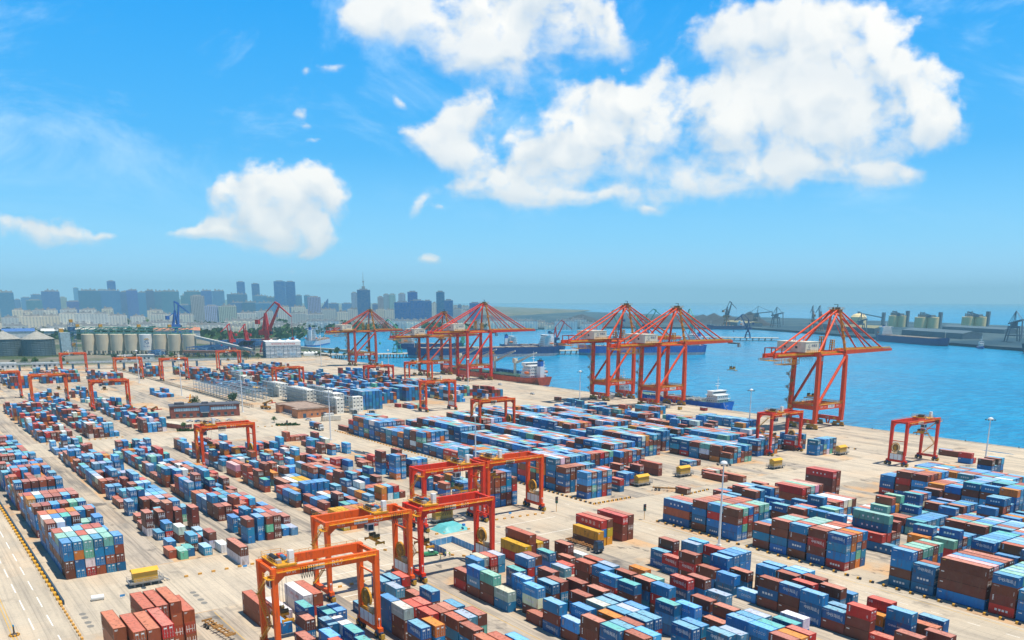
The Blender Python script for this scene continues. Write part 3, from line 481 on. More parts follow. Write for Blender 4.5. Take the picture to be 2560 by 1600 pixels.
# far shore: breakwater port beyond the harbour, hills behind the town
m=MB()
strip=[(-2300,1250),(-1905,1156),(-1827,1690),(-1562,1947),(-1250,1800),(-1054,1686),(-860,1590),(-640,1474),(200,1050),(500,1500),(-640,2350),(-1000,2650),(-1500,2900),(-2200,3100),(-3200,3300),(-4200,3600),(-3000,2000)]
m.prism(strip,-7,1.2)
ms,t,b=newmat('far_port_ground',.9,0,.2); pos=t.n('ShaderNodeNewGeometry').outputs['Position']
t.l(t.mix(t.ramp(t.noise(pos,.006,5,.6),.45,.6),(.018,.055,.09),(.06,.10,.12)),b.inputs['Base Color'])
struct('far_shore',m,ms)
m=MB()
for k,(x0,y0,x1,y1,hh) in enumerate([(-9000,-2500,-9800,1600,230),(-8300,-1500,-8600,300,150),(-9500,1000,-10500,4000,110)]):
    r=random.Random(k); N=40
    for i in range(N):
        pass
    pts=[]
    for i in range(N+1):
        s_=i/N; x=x0+(x1-x0)*s_; y=y0+(y1-y0)*s_
        h_=hh*(math.sin(math.pi*s_)**.8)*(.62+.22*math.sin(7*s_+k)+.16*math.sin(19*s_+2*k)+r.uniform(0,.04))
        pts.append((x,y,h_))
    for a,b in zip(pts,pts[1:]):
        m.quad((a[0]+900,a[1],0),(b[0]+900,b[1],0),b,a); m.quad(a,b,(b[0]-900,b[1],0),(a[0]-900,a[1],0))
struct('hills',m,flat('hill_scrub',(.06,.09,.045),.95,scale=.004))
# the air
hz_,t,b=newmat('sea_haze'); hz_.node_tree.nodes.remove(b)
pv=t.n('ShaderNodeVolumePrincipled'); pv.inputs['Color'].default_value=(.46,.86,1,1); pv.inputs['Density'].default_value=HAZE; pv.inputs['Anisotropy'].default_value=0
t.l(pv.outputs[0],hz_.node_tree.nodes['Material Output'].inputs['Volume'])
m=MB(); m.box(-17000,21000,-5000,21000,-9,345); o=m.build('haze',hz_); o['kind']='stuff'
# kerb blocks
m1=MB(); m1.box(-.62,0,-.25,.25,0,.62,0); m1.box(0,.62,-.25,.25,0,.62,1)
KB=m1.mesh('kerb_block',[rgbmat('block_yellow',(.72,.36,.02),.7),rgbmat('block_black',(.02,.03,.05),.7)])
m1=MB(); m1.box(-.5,.5,-.25,.25,0,.5,0); KO=m1.mesh('kerb_block',[rgbmat('block_orange',(.62,.32,.06),.7)])
def blocks(data,p,q,step,group,label,rz=0,skip=0):
    p=Vector(p);q=Vector(q);n=int((q-p).length/step)
    for i in range(n+1):
        if skip and rnd.random()<skip: continue
        a=p+(q-p)*(i/n); o=link('kerb_block',data,None,(a.x,a.y,0),rz+rnd.uniform(-.04,.04))
        tag(o,label%ordn(i) if '%s' in label else label,'kerb block',group)
blocks(KB,(-158,212.2),(-66,212.2),3.75,'yellow and black blocks along the road kerb','yellow and black kerb block below the right container block, %s along the kerb')
blocks(KB,(-205,212.2),(-162,212.2),3.75,'yellow and black blocks before the lamp post','yellow and black kerb block beside the traffic light, %s along the kerb')
blocks(KO,(-468,211.6),(-300,211.6),3.3,'orange blocks along the middle road','small orange kerb block edging the middle road, %s from the far end')
blocks(KB,(-296,211.4),(-240,211.4),2.7,'blocks below the middle stacks','yellow and black kerb block before the middle stacks, %s from the left')
blocks(KB,(-238,212),(-238,230),2.2,'blocks at the crossing corner','striped kerb block at the crossing corner beside two traffic lights, %s in row',R(90))
blocks(KB,(-228,242),(-230,266),2.6,'blocks behind the yellow cabin','yellow and black kerb block behind the yellow cabin, %s in the row',R(90))
blocks(KB,(-300,404),(-252,404),4.0,'large blocks on the apron','large yellow and black block on the apron beside the yellow cabin, %s in the row')
blocks(KO,(-512,66),(-514,80),2.6,'blocks in front of the left stacks','yellow block edging the left crossroad before stacked containers, %s in the row',R(90))
blocks(KO,(-514,87),(-514,104),2.6,'blocks in front of the second left stacks','yellow block edging the left crossroad beside pale blue stacks, %s in the row',R(90))
blocks(KO,(-238.5,61),(-239,80),3.2,'blocks across lane under R29','yellow block across the bay near the white and maroon long containers, %s in the row',R(90))
blocks(KO,(-205,88.5),(-206,106),3.4,'blocks beside the reel','yellow block beside the cable reel of the orange crane, %s in the row',R(90))
blocks(KO,(-232,116),(-207,137),3.4,'blocks before the blue hoarding','yellow block on the ground near the three workers, %s in the row',R(30))
blocks(KO,(-236,141),(-235,156),2.6,'blocks in front of the turquoise sheet','yellow block in front of the turquoise sheeted heap, %s in the row',R(90))
blocks(KO,(-240,168),(-238,187),2.8,'blocks in front of the maroon stack','yellow block in front of the maroon and blue stacks, %s in the row',R(90))
blocks(KO,(-232.5,28.6),(-206,28.6),2.6,'small blocks at the end of the barrier','small dark orange block beyond the barrier wall end, %s in the row',0)
blocks(KO,(-520,140),(-505,196),4.0,'blocks round the brick office','yellow kerb block round the brick office forecourt, %s in the row',R(75))
# barrier wall with yellow blocks at left
m=MB(); m.box(-460,-233.5,29.1,29.5,0,1.15); o=m.build('barrier_wall',flat('barrier_paint',(.03,.07,.11),.7)); tag(o,'long low dark barrier wall beside the left road','barrier wall')
m1=MB(); m1.box(-.9,.9,-.35,.3,0,.75,0); BY=m1.mesh('barrier_block',[rgbmat('block_yellow',(.72,.36,.02),.7)])
for i in range(44):
    o=link('barrier_block',BY,None,(-234.5-i*4.3,28.72,0),rnd.uniform(-.05,.05)); tag(o,'yellow block against the long dark barrier wall, %s from its near end'%ordn(i),'barrier block','yellow blocks along the barrier wall')

# ------------------------------------------------------------------ shipping containers
CW=2.438
PAL={'B':(.012,.185,.44),'D':(.009,.12,.30),'L':(.045,.33,.66),'S':(.08,.27,.43),'M':(.165,.040,.022),'R':(.46,.024,.018),'O':(.58,.18,.025),
 'N':(.32,.075,.028),'T':(.14,.42,.33),'W':(.70,.70,.66),'Y':(.62,.34,.012),'P':(.78,.34,.38),'G':(.36,.46,.42),'K':(.03,.05,.12)}
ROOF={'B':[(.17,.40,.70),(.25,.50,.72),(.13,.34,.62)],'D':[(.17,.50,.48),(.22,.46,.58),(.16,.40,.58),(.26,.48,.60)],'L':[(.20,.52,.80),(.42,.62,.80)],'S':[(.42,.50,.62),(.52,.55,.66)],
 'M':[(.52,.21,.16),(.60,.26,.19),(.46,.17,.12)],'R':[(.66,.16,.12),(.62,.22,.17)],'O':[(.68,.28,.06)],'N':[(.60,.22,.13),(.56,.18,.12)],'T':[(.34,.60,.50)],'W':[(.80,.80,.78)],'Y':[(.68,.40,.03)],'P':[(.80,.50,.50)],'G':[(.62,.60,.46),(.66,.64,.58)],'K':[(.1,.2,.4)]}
CNAME={'B':'royal blue','D':'dark blue','L':'light blue','S':'steel blue','M':'maroon','R':'red','O':'orange','N':'rust brown','T':'pale green','W':'white','Y':'yellow','P':'pink','G':'weathered grey green','K':'navy'}
# (letter, weight) : marks carried on the long side
def cbody(L,Hh,mark):
    """walls with pressed ribs between posts and rails; lettering on both long sides"""
    m=MB(); w=CW/2; l=L/2; z0=.14; z1=Hh-.1
    for sx in(-1,1):
        for sy in(-1,1): m.box(sx*l-(.16 if sx>0 else 0),sx*l+(0 if sx>0 else .16),sy*w-(.14 if sy>0 else 0),sy*w+(0 if sy>0 else .14),0,Hh)
    for sy in(-1,1):
        a,b=(w-.09,w) if sy>0 else(-w,-w+.09)
        m.box(-l+.16,l-.16,a,b,0,.16); m.box(-l+.16,l-.16,a,b,Hh-.09,Hh)
        y=sy*(w-.045); n=int(L/.56); st=(L-.4)/n
        m.quad((-l+.16,y,.16),(l-.16,y,.16),(l-.16,y,Hh-.09),(-l+.16,y,Hh-.09)) if sy<0 else m.quad((l-.16,y,.16),(-l+.16,y,.16),(-l+.16,y,Hh-.09),(l-.16,y,Hh-.09))
        for i in range(n):
            xa=-l+.2+i*st+.06
            m.box(xa,xa+st*.5,min(y,y+sy*.036),max(y,y+sy*.036),.17,Hh-.1)
    m.box(-l,-l+.09,-w+.14,w-.14,0,.16); m.box(-l,-l+.09,-w+.14,w-.14,Hh-.09,Hh)
    m.box(l-.09,l,-w+.14,w-.14,0,.16); m.box(l-.09,l,-w+.14,w-.14,Hh-.09,Hh)
    m.quad((-l+.05,w-.14,.16),(-l+.05,-w+.14,.16),(-l+.05,-w+.14,Hh-.09),(-l+.05,w-.14,Hh-.09))
    for i in range(7): m.box(-l+.012,-l+.05,-w+.2+i*.3,-w+.35+i*.3,.17,Hh-.1)
    m.quad((-l,-w,.05),(l,-w,.05),(l,w,.05),(-l,w,.05))
    # white numbers at the front end and marks on the sides
    m.box(-l-.004,-l+.004,.35,1.0,Hh-.42,Hh-.3,1); m.box(-l-.004,-l+.004,.5,1.0,Hh-.62,Hh-.54,1)
    for sy in(-1,1):
        y=sy*(w+.004); rt=(1,0,0) if sy<0 else(-1,0,0); up=(0,0,1)
        def at(u,z): return (u if sy<0 else -u,y,z)
        def patch(u0,u1,a,b,mm=1):
            x0,x1=sorted((at(u0,0)[0],at(u1,0)[0])); m.quad((x0,y,a),(x1,y,a),(x1,y,b),(x0,y,b),mm)
        if mark in('zg','zgr'):
            k=L*.15
            for i,ch in enumerate('中谷海运'): m.text(ch,at(-k*1.5+k*i,Hh*.52),rt,up,.98 if L<7 else 1.25,1)
            m.text('ZHONGGU',at(-l+.95,Hh*.83),rt,up,.34,1); patch(l-.75,l-.66,.5,1.75); patch(l-1.02,l-.96,.7,1.5)
        elif mark=='cosco': m.text('COSCO',at(0,Hh*.48),rt,up,1.25 if L<7 else 1.6,3); m.text('中远',at(-l+1,Hh*.85),rt,up,.4,3)
        elif mark=='coscow': m.text('COSCO',at(0,Hh*.5),rt,up,.95,1); m.text('中远海运',at(-l+1.1,Hh*.85),rt,up,.34,1)
        elif mark=='csl':
            m.text('CHINA SHIPPING',at(0,Hh*.52),rt,up,.62 if L<7 else 1.1,1)
        elif mark=='mss':
            m.text('M',at(-.1,Hh*.60),rt,up,1.15,4); m.text('SC',at(-.1,Hh*.34),rt,up,.85,4)
        elif mark=='one': m.text('ONE',at(0,Hh*.5),rt,up,1.6,1)
        elif mark=='dr': m.text('OB',at(-l+.95,Hh*.72),rt,up,.8,1); patch(l-.7,l-.6,.6,1.7)
        elif mark=='ring':
            for i in range(20):
                a0=2*math.pi*i/20;a1=a0+.33
                m.quad(at(.95*math.cos(a0),Hh*.5+.62*math.sin(a0)),at(.95*math.cos(a1),Hh*.5+.62*math.sin(a1)),at(.84*math.cos(a1),Hh*.5+.53*math.sin(a1)),at(.84*math.cos(a0),Hh*.5+.53*math.sin(a0)),1)
            m.text('COSCO',at(0,Hh*.5),rt,up,.55,1); patch(-l+.45,-l+.55,.5,1.7)
        elif mark=='yel': patch(-l+.55,-l+1.3,Hh-.5,Hh-.34,2); patch(l-.7,l-.62,.6,1.6)
        elif mark=='vy': patch(-l+.7,-l+.95,.7,2.1,2); patch(l-.7,l-.62,.8,1.6)
        elif mark=='sino': m.text('SITC',at(-l+1.1,Hh*.78),rt,up,.5,1); patch(l-.75,l-.66,.6,1.6)
        elif mark=='bars':
            for i in range(4): patch(-l+.62,-l+.92,.95+i*.36,1.2+i*.36)
            patch(l-.72,l-.64,.5,1.3); patch(l-.95,l-.9,.6,1.2)
        elif mark=='head': patch(-l+.5,-l+1.6,Hh-.62,Hh-.45); patch(l-.72,l-.64,.5,1.5)
        elif mark=='tri': m.text('TRITON',at(-l+1.1,Hh*.82),rt,up,.36,1); patch(l-.72,l-.64,.5,1.5)
        elif mark=='sani': m.text('CARU SANI',at(0,Hh*.55),rt,up,1.1,5)
        elif mark=='log': m.text('信风海运物流',at(0,Hh*.55),rt,up,.62,1); patch(-l+.5,-l+1.5,Hh-.5,Hh-.42)
    return m.mesh('container_body',[CPAINT,WHITE,YL,NAVY,BLACK,RUBY])
def croof(L,Hh):
    m=MB(); m.quad((-L/2+.05,-CW/2+.05,Hh-.03),(L/2-.05,-CW/2+.05,Hh-.03),(L/2-.05,CW/2-.05,Hh-.03),(-L/2+.05,CW/2-.05,Hh-.03))
    n=int(L/.9)
    for i in range(n):
        x=-L/2+.3+i*(L-.6)/n; m.box(x,x+.3,-CW/2+.12,CW/2-.12,Hh-.03,Hh-.005)
    return m.mesh('container_roof',[ROOFP])
def cdoor(s,Hh):
    """one door leaf of the +X end: panel, three pressed bands, two lock rods with handles"""
    m=MB(); y0,y1=(-1.08,-.012) if s<0 else(.012,1.08)
    m.box(-.09,-.03,y0,y1,.17,Hh-.1,0)
    for i in range(5): m.box(-.03,-.012,y0+.05,y1-.05,.25+i*.44,.5+i*.44,0)
    for d in(.27,.75):
        y=y0+d*(y1-y0); m.box(-.012,.02,y-.022,y+.022,.16,Hh-.11,1)
        for z in(.35,1.15,1.9): m.box(-.012,.03,y-.06,y+.06,z,z+.08,1)
        m.box(-.012,.03,y-.02,y+.24,1.02,1.06,1)
    m.box(-.012,.008,y0+.2,y1-.25,Hh-.75,Hh-.45,2)
    return m.mesh('door',[CPAINT,GREY,WHITE])
HGT={20:2.591,40:2.75}
_mesh={}
def cm(kind,*a):
    k=(kind,)+a
    if k not in _mesh: _mesh[k]={'b':cbody,'r':croof,'d':cdoor}[kind](*a)
    return _mesh[k]
MARKS={'B':['yel','vy','sino','sino','head','coscow','bars','ring'],'D':['zg','zg','zg','zg','csl'],'L':['ring','coscow','log','vy'],'S':['sino','csl','coscow'],'M':['bars','bars','tri','head','yel'],
 'R':['zgr','dr','bars','zgr'],'O':['head'],'N':['bars','head','yel'],'T':['head','csl'],'W':['cosco','head'],'Y':['mss'],'P':['one'],'G':['csl','cosco'],'K':['tri']}
MWORD={'zg':'with four white Chinese characters','zgr':'with four white Chinese characters','cosco':'with large blue lettering','coscow':'with white lettering','csl':'with faded white lettering','mss':'with a black emblem','one':'with white lettering','dr':'with two bold white letters',
 'ring':'with a white ring emblem','yel':'with a yellow tag','vy':'with an upright yellow mark','sino':'with small white letters','bars':'with upright white marks','head':'with a white code','tri':'with a white name tag','sani':'with red lettering','log':'with a white line of characters'}
ITEMS=[]     # every container: x (right end), y (left side), z, length, colour, tier, stack height, area, mark, doors forward
OCC=[]
def stack(area,x,y,L,cols,rs=None):
    z=0.02; n=len(cols); OCC.append((x-(6.06 if L==20 else 12.19),x,y,y+CW))
    for i,c in enumerate(reversed(cols)):
        mk=rnd.choice(MARKS[c])
        if L==40 and c in'N': mk='bars'
        if c=='W' and L==40: mk='sani' if rnd.random()<.5 else 'head'
        ITEMS.append([x+rnd.uniform(-.05,.05),y+rnd.uniform(-.03,.03),z,L,c,i,n,area,mk,rnd.random()<.42]); z+=HGT[L]+.01
def free(x,y,L=20):
    l=6.06 if L==20 else 12.19
    return not any(min(b,x)-max(a,x-l)>.05 and min(d,y+CW)-max(c,y)>.08 for a,b,c,d in OCC)
for e in STACKS.split(';'):
    r,x,y,L,c=e.split(','); stack(r,float(x),float(y),int(L),c)
MIX='BBBBBBBBDDDDDDMMMMMMMMMMNNNLLSSRRRTWO'
MIXB='BBBBBBBBBBDDDDDDDDMMMMMMMMNNRLLSSTWO'
def cols(n,mix=MIX): return ''.join(rnd.choice(mix) for _ in range(n))
def fill(area,y0,x1,x0,nw,hs,dens=1.,step=6.55,mix=MIX,bay=None,L=20):
    """bays from x1 (near end) back to x0; one height profile per bay so that stacks step together"""
    x=x1; base=None
    while x-(6.06 if L==20 else 12.19)>=x0-.1:
        if base is None or dens<1 or rnd.random()<.35: base=rnd.choice(hs)
        for s in range(nw):
            if rnd.random()>dens: continue
            h=max(1,base+rnd.choice((0,0,0,0,-1,0,1)) if dens<1 else base-(rnd.random()<.07))
            y=y0+2.66*s
            if free(x,y,L): stack(area,x,y,L,cols(min(h,5),mix))
        x-=step if L==20 else 12.7
# -- left long stack beside the barrier wall: near bays as in the photograph
A=33.4
bays=[('BBMM','BODB','TTWR','DBBN','TBNB','BNMD'),('TBMB','TBBM','NMBB','GBDB','TDBM','DBM'),('NBMB','WMBB','BMBD','NBMB','NMBB','B'),('BMB','BNM','BDM','NBM','MBB','BDB'),
 ('MMBB','WMBB','NB','BMB','BB','BBDB'),('WBMB','BMBD','DBBM','MMRB','TBM','DNM'),('NMBB','OBBM','NBMB','OMBB','DBMB','MMBB'),None,('MBBM','MMBM','BBDB','MMBB','TBMB','DBBM','BBM'),('BDM','BBM','BMB','MBD','MB','BB'),
 ('OBMB','DNBB','MMBB','MRBM','BMDB','MBBM'),('NMBB','WBBM','MMBB','NBMB','RBMB','MMBB'),('BBM','MDB','BBB','DBM','BMM','MBB'),('NBM','DMB','MBB','BBD','DMB','MBM')]
for i,bay in enumerate(bays):
    if not bay: continue
    for s,c in enumerate(bay): stack('A1',-255-6.55*i,A+2.62*s,20,c)
fill('A1',A,-353,-508,6,(3,3,4,2),.96)
fill('B1',64.2,-295,-350,6,(1,2,2),.66); fill('B1',64.2,-352,-410,6,(2,2,3),.7); fill('B1',64.2,-400,-500,6,(1,2,2),.55)
fill('B1',64.2,-262,-295,5,(1,1),.35)
fill('C1',88,-262,-330,6,(2,2,3,2),.8); fill('C1',88,-330,-470,6,(1,2,2,3),.82)
for i,c in enumerate(('YY','YO','NM','OM','NR')): stack('D1',-257.7,117.8+2.62*i,40,c)
for y in(127.5,130.2): stack('D1',-316,y,40,'YM')
stack('D1',-340,125,40,'OB'); stack('D1',-352,120.3,40,'NM'); stack('D1',-369,121,40,'NM'); stack('D1',-362,125.6,40,'YB'); stack('D1',-366,118,40,'PN'); stack('D1',-352,131,40,'WB'); stack('D1',-319,122,40,'MB'); stack('D1',-318,124.8,40,'WM')
for i in range(4): stack('D1',-302,123+2.62*i,20,'BBB')
fill('D1',117.6,-272,-330,6,(1,2,2,2),.82); fill('D1',117.6,-330,-466,6,(2,2,3,1),.9)
fill('E1',143.6,-290,-430,6,(2,2,1),.7)
for s,c in enumerate(('MMMBB','MNMBB','MMBMB','BBBMM','MRBB')): stack('F1',-255.6,175.5+2.62*s,20,c)
fill('F1',172.6,-262,-312,6,(2,3,1,2),.62); fill('F1',172.6,-322,-345,6,(2,3,3),.7); fill('F1',172.6,-354,-378,5,(1,1),.6); fill('F1',172.6,-393,-436,5,(1,2,2),.55,mix='BDDMMWLS'); fill('F1',172.6,-446,-458,5,(1,2),.7,mix='NNM')
# -- right hand blocks, near columns as in the photograph
G=214.8
for X,sl in((-172.6,('MMBB','TRTB','BRMM','NBRD','TDBM','TBDM')),(-179.2,('BRBD','TBMB','MMBB','MRBD','NBMB','NMBB')),(-185.8,('MBDM','NMBB','NBBM','MBDB','MMBM','BDBM')),(-133.8,('DBBR','NOBM','ODTO','BNBD')),(-140.4,('MRMD','MBBM','WBMB','NBMB','NMBD','MBB')),(-147,('BMDM','RBMB','TBBM','TBMB','TMBB','DBM')),
  (-153.6,('MMBB','TBBM','TMBB','MBBD')),(-160.2,('MBM','BMB','DBB')),(-114.2,('BBMD','MMBR','TDBM','TBBD','MOBM','TBBM')),(-107.8,('DDD','MBM')),(-87.5,('DMMR','TBBM','LBMB','TMBB','BBMD','TBMM')),(-81,('BBB','DMB','BMBD','TBBM','BBMD','BMBB')),(-74.5,('DBMM','BBDM','MBBM','TBMB','RMBB'))):
    for s,c in enumerate(sl): stack('G0',X,G+2.64*s,20,c)
for s,c in enumerate(('DND','RBM','MDB')): stack('G0',-193,G+2.64*s,40,c)
for s,c in enumerate(('MMMB','PMBM','BMMB','MBMN','MMBR')): stack('G0',-94.6,G+2.64*s,40,c)
H0=241.2
for s,c in enumerate(('RDDD','TDRM','MB','MMB')): stack('H0',-138.5,H0+2.64*s,40,c if s else 'RD')
stack('H0',-131.5,H0-.1,40,'D')
fill('H0',H0,-154,-206,6,(3,3,4,2),.95,mix=MIXB)
fill('H0',H0,-118,-131.6,6,(3,3),.95,mix=MIXB); fill('H0',H0,-60,-117,6,(4,4,4,3),1,mix=MIXB)
I0=267.6
for s,c in enumerate(('MB','RR','WN','WB','MM')): stack('I0',-172.5,I0+2.64*s,40,c)
for s,c in enumerate(('RNB','MMM','TMB','PBM','MNB')): stack('I0',-186.5,I0+2.64*s,40,c)
fill('I0',I0,-140,-170,6,(2,2,3),.9,mix=MIXB); fill('I0',I0,-55,-138,6,(3,4,3,4),1,mix=MIXB)
J0=294.4
for s,c in enumerate(('RMML','MNMM')): stack('J0',-190,J0-3+2.7*s,40,c)
fill('J0',J0,-104,-170,6,(2,3,1,2),.8,mix=MIXB); fill('J0',J0,-50,-103,6,(3,3,4),1,mix=MIXB)
fill('K0',317.6,-134,-190,6,(4,4,3),1,mix=MIXB); fill('K0',317.6,-105,-133,6,(1,2,1),.5,mix=MIXB)
fill('L0',345.2,-150,-190,6,(3,4,3),1,mix=MIXB)
fill('M0',371,-168,-178,4,(4,),1,mix=MIXB); fill('M0',371,-138,-152,5,(4,4),1,mix=MIXB)
stack('M0',-196,411,20,'RB'); stack('M0',-196,413.7,20,'R')
stack('N0',-206,424,40,'M'); stack('N0',-214,426.8,20,'B')
# -- middle right blocks
fill('G1',G,-246,-258,5,(3,4),1,mix=MIXB); fill('G1',G,-259,-300,6,(4,4,5),1,mix=MIXB); fill('G1',G,-300,-372,6,(3,3,2),1,mix=MIXB); fill('G1',G,-372,-462,6,(4,4,4,3),1,mix=MIXB)
fill('H1',H0,-255,-276,6,(2,2,3),.85,mix=MIXB); fill('H1',H0,-277,-318,6,(4,4,3),1,mix=MIXB); fill('H1',H0,-319,-440,6,(3,3,4),1,mix=MIXB)
fill('I1',I0,-284,-440,6,(4,4,3),1,mix=MIXB); fill('J1',J0,-300,-450,6,(4,4,3,3),1,mix=MIXB); fill('J1',J0,-262,-276,4,(1,1),.5)
fill('K1',317.6,-262,-306,6,(4,4,3),1,mix=MIXB); fill('K1',317.6,-306,-450,6,(3,4,3),1,mix=MIXB)
fill('L1',345.2,-268,-440,6,(3,3,2),1,mix=MIXB); fill('M1',371,-252,-262,6,(3,),1,mix=MIXB); fill('M1',371,-268,-466,5,(2,2,3),.95,mix=MIXB)
fill('N1',414,-330,-372,4,(1,2),1,mix='BBBDDL'); fill('N1',409,-376,-400,3,(1,1),1,mix=MIXB); fill('N1',417,-410,-434,4,(2,1),1,mix=MIXB); fill('N1',417,-440,-520,3,(1,),.2)
stack('I0',-262,270,40,'NM'); stack('I0',-236,283,40,'M'); stack('I0',-231,289,40,'N'); 
for s in range(3): stack('J1',-247,288+2.7*s,20,rnd.choice('WMG'))
stack('F1',-228.5,252,20,'M'); stack('H1',-248,234,20,'RD')
# -- blocks beyond the left crossroad
for X,sl in((-518.6,('MMM','','MM')),): pass
fill('A2',33.4,-523,-545,3,(3,),1); fill('A2',41.5,-524,-900,3,(1,1,2),.3)
for X,sl in((-518.6,('B','RM','MM','MM','WB','MM')),(-525.5,('MB','LB','LB','MMW','WMB','MB')),(-532,('BM','MMB','BB','LB','MB'))):
    for s,c in enumerate(sl): stack('B2',X,64+2.66*s,20,c)
for X,sl in((-519.4,('MMW','MM','MM','LBM','LLB','B')),(-526,('WMM','WMB','BB','BB'))):
    for s,c in enumerate(sl): stack('C2',X,88+2.66*s,20,c)
for X,sl in((-524,('MMM','LL','LB','DM','BBW')),(-531,('MMM','LBB','WBB','MM'))):
    for s,c in enumerate(sl): stack('D2',X,117.6+2.66*s,20,c)
fill('B2',64.2,-540,-690,6,(2,2,3,1),.76); fill('C2',88,-533,-700,6,(1,2,2),.76); fill('D2',117.6,-538,-690,6,(2,2,1),.76)
fill('C2',88,-712,-760,6,(1,2,2),.5,mix='BBOOLLM'); fill('D2',117.6,-700,-800,6,(1,2,1),.4)
for s in range(3): stack('C2',-596,64+2.66*s,20,'OO')
fill('F2',174,-708,-745,4,(1,1),.7,mix='NMBB')
for a,y,x in(('A3',36,-822),('B3',64,-850),('C3',88,-851),('D3',117.6,-887),('E3',133,-889),('F3',160,-838),('G3',213,-908),('H3',242,-850),('I3',266,-790)):
    fill(a,y,x,x-28,6,(3,4),1); fill(a,y,x-34,x-90,6,(1,2,3),.55)
# -- far right middle blocks beyond the reefer racks
fill('I2',268,-546,-566,6,(5,5,4),1,mix='BBBBBDDS'); fill('J2',296,-532,-556,6,(1,2,1),.5); fill('I2',268,-575,-690,6,(3,4,2),.9,mix=MIXB); fill('J2',296,-572,-700,6,(4,4,3),.95,mix=MIXB)
fill('K2',320,-577,-605,6,(4,4),1,mix='BBBBDDM'); fill('K2',320,-548,-552,3,(3,),1); fill('K2',322,-610,-720,6,(3,4,2),.9,mix=MIXB)
fill('L2',347,-548,-600,4,(2,4,3),.9,mix='BLLWMM'); fill('L2',347,-612,-760,6,(2,3,4),.85,mix=MIXB); fill('M2',372,-545,-570,6,(3,4,4),.95,mix='MMRBBB'); fill('M2',372,-580,-780,5,(2,3),.8,mix=MIXB)
fill('M2',386,-548,-552,3,(4,),1,mix='RRMB'); fill('G2',241,-700,-860,6,(2,3,1),.6,mix=MIXB); fill('H2',268,-700,-880,6,(2,4,3),.75,mix=MIXB); fill('I2',300,-760,-930,5,(2,3),.7,mix=MIXB); fill('J2',330,-760,-950,5,(2,3,1),.7,mix=MIXB)
fill('N2',404,-640,-700,2,(1,),.5,mix='BBD')
# -- which containers can be seen, nearest first: those are things, the rest one mass
class _C: pass
def key(it): return (it[0]-3)**2+it[1]**2
cells={}
for it in ITEMS:
    for gx in range(int((it[0]-(6.06 if it[3]==20 else 12.19)+.4)//3),int((it[0]-.4)//3)+1):
        for gy in range(int((it[1]+.2)//1.25),int((it[1]+2.2)//1.25)+1):
            k=(gx,gy); cells[k]=max(cells.get(k,0),it[2]+HGT[it[3]])
SV=Vector
def hidden(it):
    """is every sample of the three camera-side faces screened by other stacks, or off the picture?"""
    L=6.06 if it[3]==20 else 12.19; hh=HGT[it[3]]; seen=0
    pts=[(it[0]-L*a,it[1]-.05,it[2]+hh*b) for a in(.1,.5,.9) for b in(.35,.8)]+[(it[0]+.05,it[1]+a,it[2]+hh*b) for a in(.5,1.9) for b in(.35,.8)]+[(it[0]-L*a,it[1]+b,it[2]+hh+.05) for a in(.1,.5,.9) for b in(.4,1.2,2.0)]
    for p in pts:
        d=Vector(p)-Vector((0,0,H)); z=d.dot(fw); px=1280+f*d.dot(rr)/z; py=cy-f*d.dot(uu)/z
        if not(0<px<2560 and 0<py<1600): continue
        q=Vector(p); step=-d.normalized()*.7; ok=True
        for i in range(60):
            q=q+step
            if q.z>15.5: break
            if cells.get((int(q.x//3),int(q.y//1.25)),0)>q.z+.12 and not(it[0]-L-.0<q.x<it[0]+.0 and it[1]<q.y<it[1]+CW and it[2]<q.z<it[2]+hh): ok=False; break
        if ok: seen+=1
    return seen
for it in ITEMS:
    it.append(key(it)); 
ITEMS.sort(key=lambda i:i[10])
AREA={'A':'front rust-brown pile','B':'pile under crane R29','C':'pile right of crane R29','D':'front middle pile by the bare lane','E':'middle pile left of the truck lane','F':'pile beside the lamp post road','A1':'long pile by the barrier wall','B1':'scattered pile right of the barrier wall','C1':'left pile of single columns','D1':'pile behind orange crane R23','E1':'pile behind crane R09','F1':'pile behind crane R11','G0':'right block along the kerb','H0':'right block behind the kerb row','I0':'third right block','J0':'fourth right block','K0':'right block by the apron crane','L0':'right block near the water','M0':'right block by the tall lamp','N0':'apron','G1':'middle block along the orange kerb','H1':'second middle block','I1':'third middle block'}
NEAR=300; near=[];rest=[]
for it in ITEMS:
    s=hidden(it) if len(near)<NEAR else 1
    if len(near)<NEAR and s>=2: near.append(it)
    else: rest.append(it)
seenlab={}
areas={}
for it in near: areas.setdefault(it[7],[]).append(it)
for a,its in areas.items():
    ys=sorted({round(i[1]/2.66) for i in its}); xs=sorted({round(i[0]/6.55) for i in its},reverse=True)
    for it in its:
        it.append(ys.index(round(it[1]/2.66))); it.append(xs.index(round(it[0]/6.55)))
TIER={1:['single'],2:['bottom','top'],3:['bottom','middle','top'],4:['bottom','second','third','top'],5:['bottom','second','middle','fourth','top']}
